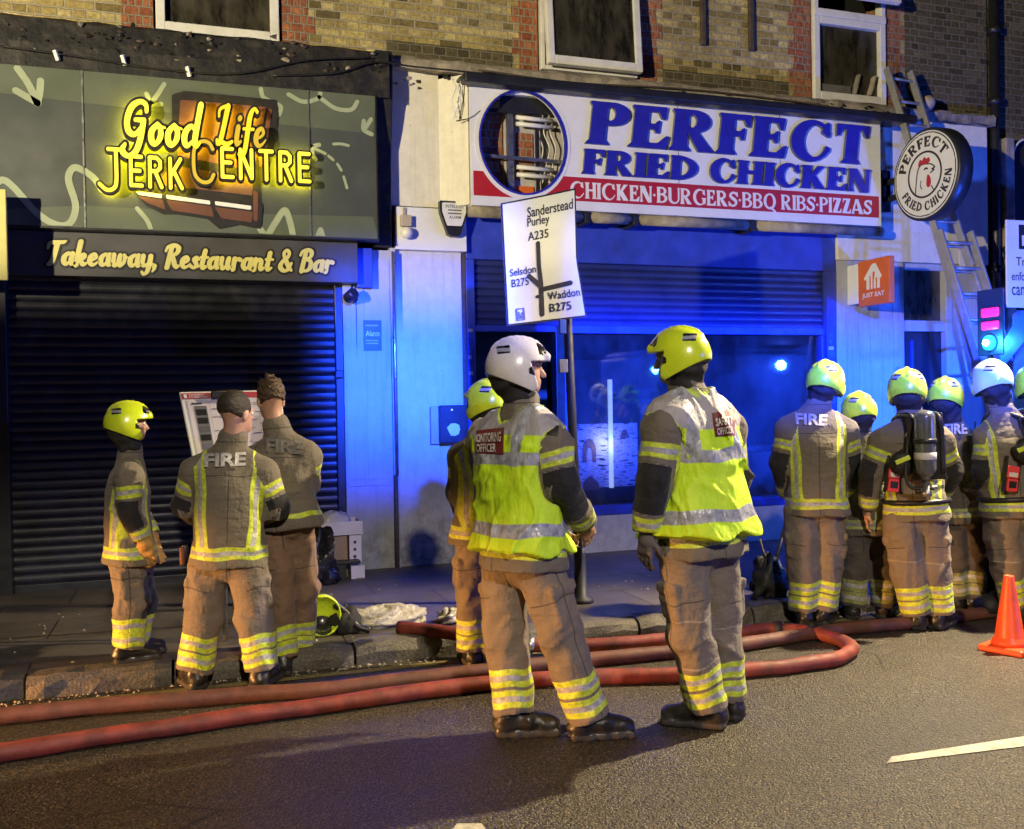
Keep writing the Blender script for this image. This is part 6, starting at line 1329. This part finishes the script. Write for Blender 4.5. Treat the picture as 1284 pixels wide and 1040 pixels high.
        mv.build('hi_vis_vest', body, attrs=dict(band=band, yoke=yoke, dark=dk))
    # --- head wear
    if helmet:
        kk = k * hk; c0 = hc + HZ * .03 * kk - HY * .01 * kk; fr = (HX, HY, HZ); F = Field([c0 - [.2] * 3, c0 + [.2] * 3], .02, .0058)
        F.ell(c0, fr, np.array([.128, .158, .128]) * kk, .0); F.ell(c0 - HZ * .045 * kk - HY * .03 * kk, fr, np.array([.124, .128, .10]) * kk, .03)
        for s_ in (-1, 1): F.ell(c0 + HX * s_ * .088 * kk - HZ * .07 * kk + HY * .02 * kk, fr, np.array([.042, .085, .085]) * kk, .025)
        P0 = [c0 + HY * (.154 * math.cos(a)) * kk + HZ * (.125 * math.sin(a)) * kk for a in np.linspace(.7, 2.5, 9)]
        for a, b in zip(P0[:-1], P0[1:]): F.cone(a, b, .007 * kk, .007 * kk, .02)                                           # crest
        F.cone(c0 + HY * .135 * kk + HZ * .028 * kk - HX * .06 * kk, c0 + HY * .135 * kk + HZ * .028 * kk + HX * .06 * kk, .016 * kk, .016 * kk, .03)
        def cutf(P):
            d = P - c0; x = d @ HX; y = d @ HY; z = d @ HZ; low = -.135 * kk + np.clip(-(y - .02) * .42, -.02, .075) + np.clip((y - .06) * .6, 0, .2)   # sweeping lower edge
            face = np.maximum(.062 * kk - y + np.clip(-(z + .06 * kk), -.2, .2) * .35, z - .004 * kk); return np.maximum(low - z, -face)
        F.cut(cutf); V, Q = F.mesh(1); d = V - c0; x = d @ HX / kk; y = d @ HY / kk; z = d @ HZ / kk
        q2 = lambda pts: -d_poly(y, z, pts); dark = np.where(abs(x) > .05, q2([(.045, -.035), (.115, -.015), (.125, -.035), (.065, -.088), (.045, -.075)]), -.1) if False else np.where(abs(x) > .05, q2([(.03, -.03), (.055, -.018), (.115, -.05), (.10, -.078), (.03, -.058)]), -.1)
        dark = np.maximum(dark, np.where((y < -.08), .035 - np.sqrt((np.maximum(abs(x) - .0, 0) * .9) ** 2 + (z + .105) ** 2), -.1))
        low_ = -.135 + np.clip(-(y - .02) * .42, -.02, .075) + np.clip((y - .06) * .6, 0, .2); dark = np.maximum(dark, .008 - abs(z - low_))
        st = np.where(abs(x) > .04, np.maximum(q2([(-.055, .045), (-.055, .085), (-.115, .08), (-.115, .04)]), q2([(.09, .05), (.125, .04), (.14, .07), (.105, .08)])), -.1); stripe = np.where(y < 0, abs(z - .061) - .009, abs(z - .06) - .008)
        mb = MB(); mb.add(V, Q.tolist(), helmet, True); hm_ = mb.build('helmet', body, attrs=dict(dark=dark, stick=st, stripe=stripe))
        F = Field([c0 - [.2] * 3, c0 + [.2] * 3], .03, .0075); F.ell(c0 - HZ * .0 * kk, fr, np.array([.126, .166, .126]) * kk, 0)                # raised visor
        F.cut(lambda P: np.maximum.reduce([.02 * kk - (P - c0) @ HZ + 0.3 * np.maximum(.12 * kk - (P - c0) @ HY, 0), .075 * kk - (P - c0) @ HY, (P - c0) @ HZ - .1 * kk])); V, Q = F.mesh(1)
        if len(Q): mb = MB(); mb.add(V, Q.tolist(), 'visor_dark', True); mb.build('visor', body)
        F = Field([c0 - HZ * .15, neck], .17, .009); F.cone(c0 - HY * .035 * kk - HZ * .075 * kk, hc * .5 + neck * .5 - HY * .02 + HZ * .0, .108 * kk, .088 * kk, .02); F.cone(hc * .5 + neck * .5 - HY * .02, neck + HZ * .01, .088 * kk, .082 * k, .02)
        F.cut(lambda P: -np.maximum(np.maximum(.055 * kk - (P - hc) @ HY, abs((P - hc) @ HX) - .07 * kk), (P - hc) @ HZ - .2)); F.fold(.008, seed + 3, (), (.05, .1), .8); V, Q = F.mesh(1); mb = MB(); mb.add(V, Q.tolist(), 'curtain_black', True); mb.build('neck_curtain', body)
    if hair:
        F = Field([hc - [.16] * 3, hc + [.16] * 3], .03, .006); F.ell(hc + HZ * .036 * k - HY * .016 * k, (HX, HY, HZ), np.array([.081, .099, .1 + hair[1]]) * k, 0); F.ell(hc + HZ * .05 * k - HY * .05 * k, (HX, HY, HZ), np.array([.068, .07, .075]) * k, .02)
        if hair[1] > 0:
            r_ = np.random.default_rng(seed)
            for i in range(46):
                a = r_.uniform(0, 6.28); e = r_.uniform(.15, 1.5); v_ = HX * math.cos(a) * math.cos(e) + HY * math.sin(a) * math.cos(e) + HZ * math.sin(e); b_ = hc + HZ * .05 * k + v_ * np.array([.075, .075, .085]) * k
                F.cone(b_, b_ + U_(v_ + r_.normal(size=3) * .55 + HZ * .5) * r_.uniform(.015, .035), .012, .003, .008)
        F.cut(lambda P: -np.minimum(((P - hc) @ HZ + .03 * k + np.clip(((P - hc) @ HY + .02) * .55, -.04, .2) * 1.), .085 * k - (P - hc) @ HY)); F.fold(.006 if hair[1] else .0012, seed + 4, (), (.012, .035), 1.); V, Q = F.mesh(0 if hair[1] else 1); mb = MB(); mb.add(V, Q.tolist(), hair[0], True); mb.build('hair', body)
    if gloves:
        for s_, sg_ in (('L', -1), ('R', 1)):
            d = U_(U_(j['wr' + s_] - j['el' + s_]) + np.array([0, 0, -.9])); w_ = j['wr' + s_] + d * .01; F = Field([w_ - d * .05, w_ + d * .22], .1, .006); hand(F, w_, d, U_(-X * sg_ + Y * .4), -1 if s_ == 'R' else 1, k * 1.12, .55, .0125); F.cone(w_ - d * .05, w_ + d * .02, .048 * k, .04 * k, .015); F.fold(.003, seed + 9, (), (.03, .06), 1.); V, Q = F.mesh(1)
            mb = MB(); mb.add(V, Q.tolist(), gloves, True); mb.build('glove', body)
    PEOPLE[key] = (L, body, j, (X, Y, Z), bv); return body
def J_(head, chest, hip, shL, elL, wrL, shR, elR, wrR, hL, kL, aL, hR, kR, aR): return dict(head=head, chest=chest, hip=hip, shL=shL, elL=elL, wrL=wrL, shR=shR, elR=elR, wrR=wrR, hipL=hL, knL=kL, anL=aL, hipR=hR, knR=kR, anR=aR)

person('P1', 'short firefighter in lime helmet and tan gloves, seen from the side at far left', (168, 828), PAVE_Z, .86, 82, 84,
       J_((163, 532), (163, 585), (163, 690), (160, 592, .17), (172, 640, .2), (190, 672, .14), (162, 590, -.16), (163, 642, -.17), (180, 676, -.13), (170, 700, .07), (176, 752, .08), (168, 815, .08), (160, 700, -.06), (164, 755, -.06), (160, 812, -.07)),
       dict(L=80, R=84), kneepad=True, gloves='glove_tan', seed=11, hands=False, hk=.97)
person('P2', 'bare headed firefighter with cropped dark hair and FIRE on his jacket, studying the white board', (285, 862), 0, .99, 4, 48,
       J_((297, 519), (289, 572), (287, 690), (247, 582, .02), (232, 634, .06), (258, 650, .28), (330, 584, .02), (345, 636, .05), (320, 652, .28), (264, 702), (255, 775, .02), (243, 842), (310, 702), (319, 775, .02), (329, 840)),
       dict(L=-22, R=28), helmet=None, hair=('hair_dark', 0.), seed=22, fire=[(256, 569), (309, 567), (308, 584), (256, 586)])
person('P3', 'bare headed firefighter with tousled hair and brown trousers, turned towards the white board', (362, 843), 0, .96, 22, -18,
       J_((339, 502), (352, 556), (360, 645), (322, 566, .05), (318, 604, .16), (345, 615, .32), (383, 562, -.02), (388, 604, .06), (362, 622, .28), (345, 660, -.02), (350, 745, -.03), (356, 824, -.02), (374, 658, .04), (382, 738, .12), (376, 806, .2)),
       dict(L=10, R=40), jm='jacket_cloth', tm='trouser_cloth_brown', helmet=None, hair=('hair_brown', .006), seed=33, fire=[(333, 550), (381, 553), (378, 570), (334, 567)], pocket=False, patch=False, legr=.85, strips='hem')
person('P4', 'firefighter in lime helmet mostly hidden behind the white helmeted officer', (598, 835), 0, .95, -18, -40,
       J_((609, 506), (606, 558), (606, 665), (580, 565), (574, 615, .04), (585, 650, .2), (635, 565), (640, 615, .05), (628, 650, .2), (594, 680), (592, 745), (592, 815), (622, 680), (624, 745), (622, 815)),
       dict(L=-15, R=15), seed=44)
person('P5', 'officer in white helmet and lime waistcoat with a red back patch, standing on the road', (690, 922), 0, 1.03, 47, 78,
       J_((652, 463), (653, 528), (655, 684), (612, 540, .16), (640, 612, .34), (690, 652, .42), (690, 541, -.13), (704, 608, -.17), (732, 654, .14), (634, 706, .06), (634, 795, .07), (645, 898, .0), (676, 706, -.06), (702, 795, -.06), (738, 894, -.06)),
       dict(L=86, R=80), helmet='helmet_white', hj=.0085, hk=.93, seed=55, legr=.97, hemdrop=.10, extra=lambda mb, bv, decal, qf: decal(mb, [(684, 530), (701, 534), (699, 547), (686, 545)], 'print_black', bv, .006, 4),
       vest=dict(b=(.155, .70), yoke=.885, zmin=-.02, flare=.05, patch=[(597, 540), (632, 536), (631, 570), (597, 568)], words=[('MONITORING', [(594, 545), (628, 541), (628, 554), (594, 555)]), ('OFFICER', [(597, 557), (622, 556), (622, 567), (597, 567)])]), pocket=True)
person('P6', 'tall firefighter in lime helmet and rumpled lime waistcoat with one bare hand hanging down', (884, 912), 0, 1.04, -38, -74,
       J_((850, 449), (868, 510), (878, 668), (829, 524, -.14), (820, 606, -.17), (812, 664, -.12), (908, 527, .13), (922, 600, .2), (905, 650, .34), (856, 692, -.06), (864, 795, -.05), (886, 890), (896, 692, .07), (904, 795, .1), (909, 880, .14)),
       dict(L=-84, R=-60), skin='glove_grey', hj=.0085, hk=.9, hpitch=4, seed=66, seams=True, hemdrop=.105, legr=.95,
       vest=dict(b=(.165, .62), yoke=.83, zmin=.0, flare=.17, patch=[(893, 518), (921, 513), (922, 546), (897, 548)], words=[('SAFETY', [(897, 525), (919, 521), (920, 531), (898, 535)]), ('OFFICER', [(899, 537), (919, 534), (920, 543), (900, 546)])]))
person('P7', 'firefighter in lime helmet with FIRE across the back, leftmost of the huddle on the right', (1020, 783), 0, 1.0, -8, 24,
       J_((1036, 479), (1022, 522), (1024, 630), (988, 531), (980, 580, .02), (988, 618, .16), (1058, 533), (1068, 582, .02), (1064, 622, .16), (1004, 642), (1007, 712), (1008, 770), (1040, 642), (1036, 712, .02), (1032, 768)),
       dict(L=-12, R=18), seed=77, fire=[(997, 518), (1038, 520), (1037, 534), (998, 532)])
person('P8', 'firefighter in lime helmet half hidden between two colleagues seen from behind', (1088, 775), 0, .93, 12, -25,
       J_((1076, 516), (1080, 560), (1086, 655), (1056, 568), (1052, 612), (1066, 645, .18), (1106, 568), (1110, 612), (1098, 645, .18), (1072, 668), (1070, 715), (1069, 764), (1104, 668), (1107, 715), (1110, 764)),
       dict(L=0, R=20), jm='jacket_cloth_dark', tm='trouser_cloth_dark', seed=88)
person('P9', 'firefighter in lime helmet wearing an air cylinder and a red pouch on the back', (1155, 788), 0, .99, 6, -6,
       J_((1137, 489), (1142, 534), (1149, 636), (1108, 545), (1092, 592, .02), (1088, 634, .12), (1178, 545), (1192, 590, .06), (1182, 618, .26), (1130, 655), (1138, 715), (1149, 772), (1166, 655), (1171, 715), (1178, 774)),
       dict(L=-10, R=24), seed=99, seams=True)
person('P10', 'firefighter in lime helmet and dark gear standing behind the air cylinder wearer', (1206, 765), 0, .96, -6, 14,
       J_((1186, 497), (1197, 545), (1206, 640), (1168, 555), (1166, 600, .05), (1180, 630, .2), (1224, 553), (1230, 600), (1226, 636, .1), (1192, 652), (1196, 708), (1198, 752), (1218, 652), (1219, 708), (1219, 752)),
       dict(L=-5, R=20), jm='jacket_cloth_dark', tm='trouser_cloth_dark', seed=110, fire=[(1185, 532), (1213, 531), (1213, 544), (1185, 545)])
person('P11', 'rightmost firefighter in pale lit helmet with black harness and red pouch', (1276, 778), 0, .99, -24, -38,
       J_((1242, 478), (1260, 527), (1268, 632), (1238, 540), (1233, 592, -.02), (1243, 628, .12), (1296, 536), (1304, 590, .1), (1296, 622, .26), (1256, 650), (1264, 715), (1274, 766), (1290, 650), (1296, 715), (1300, 766)),
       dict(L=-30, R=0), helmet='helmet_pale', seed=121, seams=True)

person('P12', 'firefighter in lime helmet cut off by the right edge, behind the pale helmet', (1318, 770), 0, .98, -20, -30,
       J_((1296, 482), (1310, 530), (1318, 635), (1288, 540), (1284, 590), (1292, 628, .14), (1338, 540), (1346, 590, .05), (1340, 622, .2), (1304, 650), (1308, 712), (1310, 758), (1332, 650), (1336, 712), (1338, 760)),
       dict(L=-20, R=10), seed=132)

def ba_set(key, label, cyl0, cyl1, r, pouch, podp, strap, full=True):
    """air cylinder on its back plate with harness, pressure pod and pouch"""
    L, body, j, (X, Y, Z), bv = PEOPLE[key]; t = thing('breathing_apparatus', label, 'breathing apparatus', tuple(L.G), L.rz)
    def on(px, py, off): d = L.dir(px, py); h_ = bv.ray_cast(Vector(L.cam), Vector(d)); p = np.array(h_[0]) if h_[0] is not None else L.p(px, py, -.12); return p - d * off
    off = r + .035; a = on(*cyl0, off); e = on(*cyl1, off); mid = (a[1] + e[1]) / 2; a[1] = e[1] = min(a[1], e[1]); d = U_(e - a); Ln = np.linalg.norm(e - a); M = Matrix.Translation(a) @ Vector(d).to_track_quat('Z', 'Y').to_matrix().to_4x4()
    b = MB(); b.lathe([(.002, -.0)] + [(r * math.sin(q), r * .7 * (1 - math.cos(q))) for q in np.linspace(.2, 1.57, 6)] + [(r, Ln - r)] + [(r * math.cos(q) , Ln - r + r * .9 * math.sin(q)) for q in np.linspace(.2, 1.2, 5)] + [(.03, Ln + .01)], 'cylinder_grey', 26, M); c = b.build('cylinder', t)
    b = MB(); b.lathe([(r + .002, Ln * .62), (r + .003, Ln * .62 + .001), (r + .003, Ln * .72), (r + .002, Ln * .72 + .001)], 'patch_white', 26, M); b.build('cylinder_label', c)
    b = MB(); b.lathe([(r + .005, Ln * .42), (r + .008, Ln * .43), (r + .008, Ln * .48), (r + .005, Ln * .49)], 'black_plastic', 26, M); b.build('cylinder_band', t)
    b = MB(); q = e + d * .03; b.lathe([(.026, 0), (.026, .05), (.034, .055), (.034, .085), (.02, .09)], 'steel', 14, Matrix.Translation(q) @ Vector(d).to_track_quat('Z', 'Y').to_matrix().to_4x4()); b.tube([q + d * .03, q + d * .03 + X * .07], .013, 'steel', 8); b.tube([q + d * .05, q + d * .05 - X * .06 - Y * .02], .02, 'black_plastic', 8); b.build('valve', t)
    b = MB(); bp = (a + e) / 2 + Y * (r + .01); b.box((-.11, -.012, -.24), (.11, .012, .20), 'black_plastic', Matrix.Translation(bp) @ Matrix(np.stack([X, Y, Z], 1).tolist()).to_4x4()); b.build('back_plate', t, bevel=.01)
    for sx_ in (-1, 1):
        b = MB(); p0 = bp + X * sx_ * .08 + Z * .18; sh = j['chest'] + X * sx_ * .10 + Z * .05; fr = j['chest'] + X * sx_ * .12 + Y * .13 - Z * .1; b.tube(cat_rom([bp + X * sx_ * .09 - Z * .2, bp + X * sx_ * .095 + Z * .05, p0, sh, fr], 6), .02, 'black_plastic', 8); b.build('shoulder_strap', t)
    b = MB(); b.tube(cat_rom([q + d * .04 + X * .05, q - X * .11 - Y * .02, bp - X * .11 + Z * .05, bp - X * .09 + Z * .18, j['chest'] - X * .1 + Z * .06 + Y * .03], 7), .011, 'black_rubber', 8); b.build('air_hose', t)
    b = MB(); w_ = [j['hip'] + Z * .045 + X * .208 * math.cos(q) + Y * .165 * math.sin(q) for q in np.arange(24) * math.pi / 12]; b.tube(w_, .02, 'black_plastic', 6, True); b.build('waist_belt', t)
    if podp: b = MB(); c = on(*podp, .03); crumple(b, c, (.075, .05, .085), 'black_rubber', 10, .25, 5); pod = b.build('gauge_pod', t); b = MB(); b.box((-.052, -.006, -.016), (.052, .006, .016), 'lime_tag', Matrix.Translation(on(podp[0] + 1, podp[1] - 4, .094)) @ Matrix.Rotation(rad(-22), 4, 'Y')); b.build('yellow_tag', pod, bevel=.005)
    if pouch:
        c = on(*pouch, .035); M2 = Matrix.Translation(c) @ Matrix.Rotation(rad(8), 4, 'Y'); b = MB(); b.box((-.042, -.025, -.01), (.042, .025, .075), 'red_pouch', M2); b.box((-.036, -.03, -.10), (.04, .02, -.012), 'red_pouch', M2); p_ = b.build('red_pouch', t, bevel=.008)
        b = MB(); b.box((-.03, -.028, .0), (.03, -.0255, .03), 'patch_white', M2); b.box((-.024, -.034, -.075), (.026, -.0305, -.03), 'black_plastic', M2); b.build('pouch_label', p_); b = MB(); b.box((-.048, -.02, -.11), (-.043, .02, .14), 'black_plastic', M2); b.box((.043, -.02, -.11), (.048, .02, .1), 'black_plastic', M2); b.build('pouch_strap', t)
    return t
ba_set('P9', 'grey air cylinder on a black harness with red pouch and yellow tag', (1151, 514), (1161, 600), .066, (1120, 598), (1131, 581), 1)
ba_set('P11', 'black harness and air cylinder on the rightmost firefighter with red pouch', (1296, 515), (1304, 598), .066, (1268, 598), (1284, 566), 1)
# radio on the shoulder and torch at the belt
def clip_on(key, name, label, cat, px, py, parts):
    L, body, j, (X, Y, Z), bv = PEOPLE[key]; d = L.dir(px, py); h_ = bv.ray_cast(Vector(L.cam), Vector(d)); p = np.array(h_[0]) if h_[0] is not None else L.p(px, py)
    b = MB(); M = Matrix.Translation(p - d * .015)
    for kind, a, m in parts:
        if kind == 'box': b.box(a[0], a[1], m, M)
        else: b.tube([np.array(q) + p - d * .015 for q in a[0]], a[1], m, 10)
    o = b.build(name, bevel=.004); o.location = L.G; o.rotation_euler = (0, 0, L.rz); tag(o, label, cat)
clip_on('P2', 'torch', 'small tan handled torch clipped at the hip of the firefighter with cropped hair', 'torch', 234, 690, [('tube', ([(-.01, 0, .03), (-.006, 0, -.06)], .017), 'black_plastic'), ('tube', ([(-.02, -.02, .02), (-.018, -.02, -.08)], .014), 'hose_brown')])
clip_on('P10', 'radio', 'black hand radio on the shoulder of the firefighter in dark gear', 'radio', 1219, 556, [('box', ((-.03, -.03, -.07), (.03, .02, .06)), 'black_plastic'), ('tube', ([(.02, 0, .06), (.025, 0, .16)], .006), 'black_plastic')])
# spare helmet on the kerb
g = GN(404, 797, PAVE_Z); hs = thing('spare_helmet', 'olive lime helmet with black strap lying upturned on the kerb', 'helmet', (g[0], g[1], PAVE_Z), 0)
F = Field([[-.2, -.2, 0], [.2, .2, .3]], .03, .008); fr = (np.array([1., 0, 0]), U_(np.array([0, -.5, .86])), U_(np.array([0, .86, .5]))); cH = np.array([0, 0, .125]); F.ell(cH, fr, np.array([.125, .15, .125]), 0)
F.cut(lambda P: -ellip(P, cH + fr[1] * .05 - fr[2] * .06, *fr, np.array([.11, .125, .115]))); F.cut(lambda P: .003 - P[..., 2]); V, Q = F.mesh(1); d = V - cH
mb = MB(); mb.add(V, Q.tolist(), 'helmet_lime', True); mb.build('helmet_shell', hs, attrs=dict(dark=np.where(abs(d[:, 0]) < .06, .045 - np.linalg.norm(d - [0, -.02, -.05], axis=1) * .6, -.1), stick=np.full(len(V), -.1), stripe=np.full(len(V), -.1)))
mb = MB(); mb.tube(cat_rom([(.08, -.03, .2), (.15, -.02, .14), (.22, -.04, .05), (.3, -.06, .02)], 6), .022, 'black_plastic', 8); crumple(mb, (.15, .02, .07), (.1, .09, .09), 'curtain_black', 12, .5, 9, .2); mb.build('strap', hs)
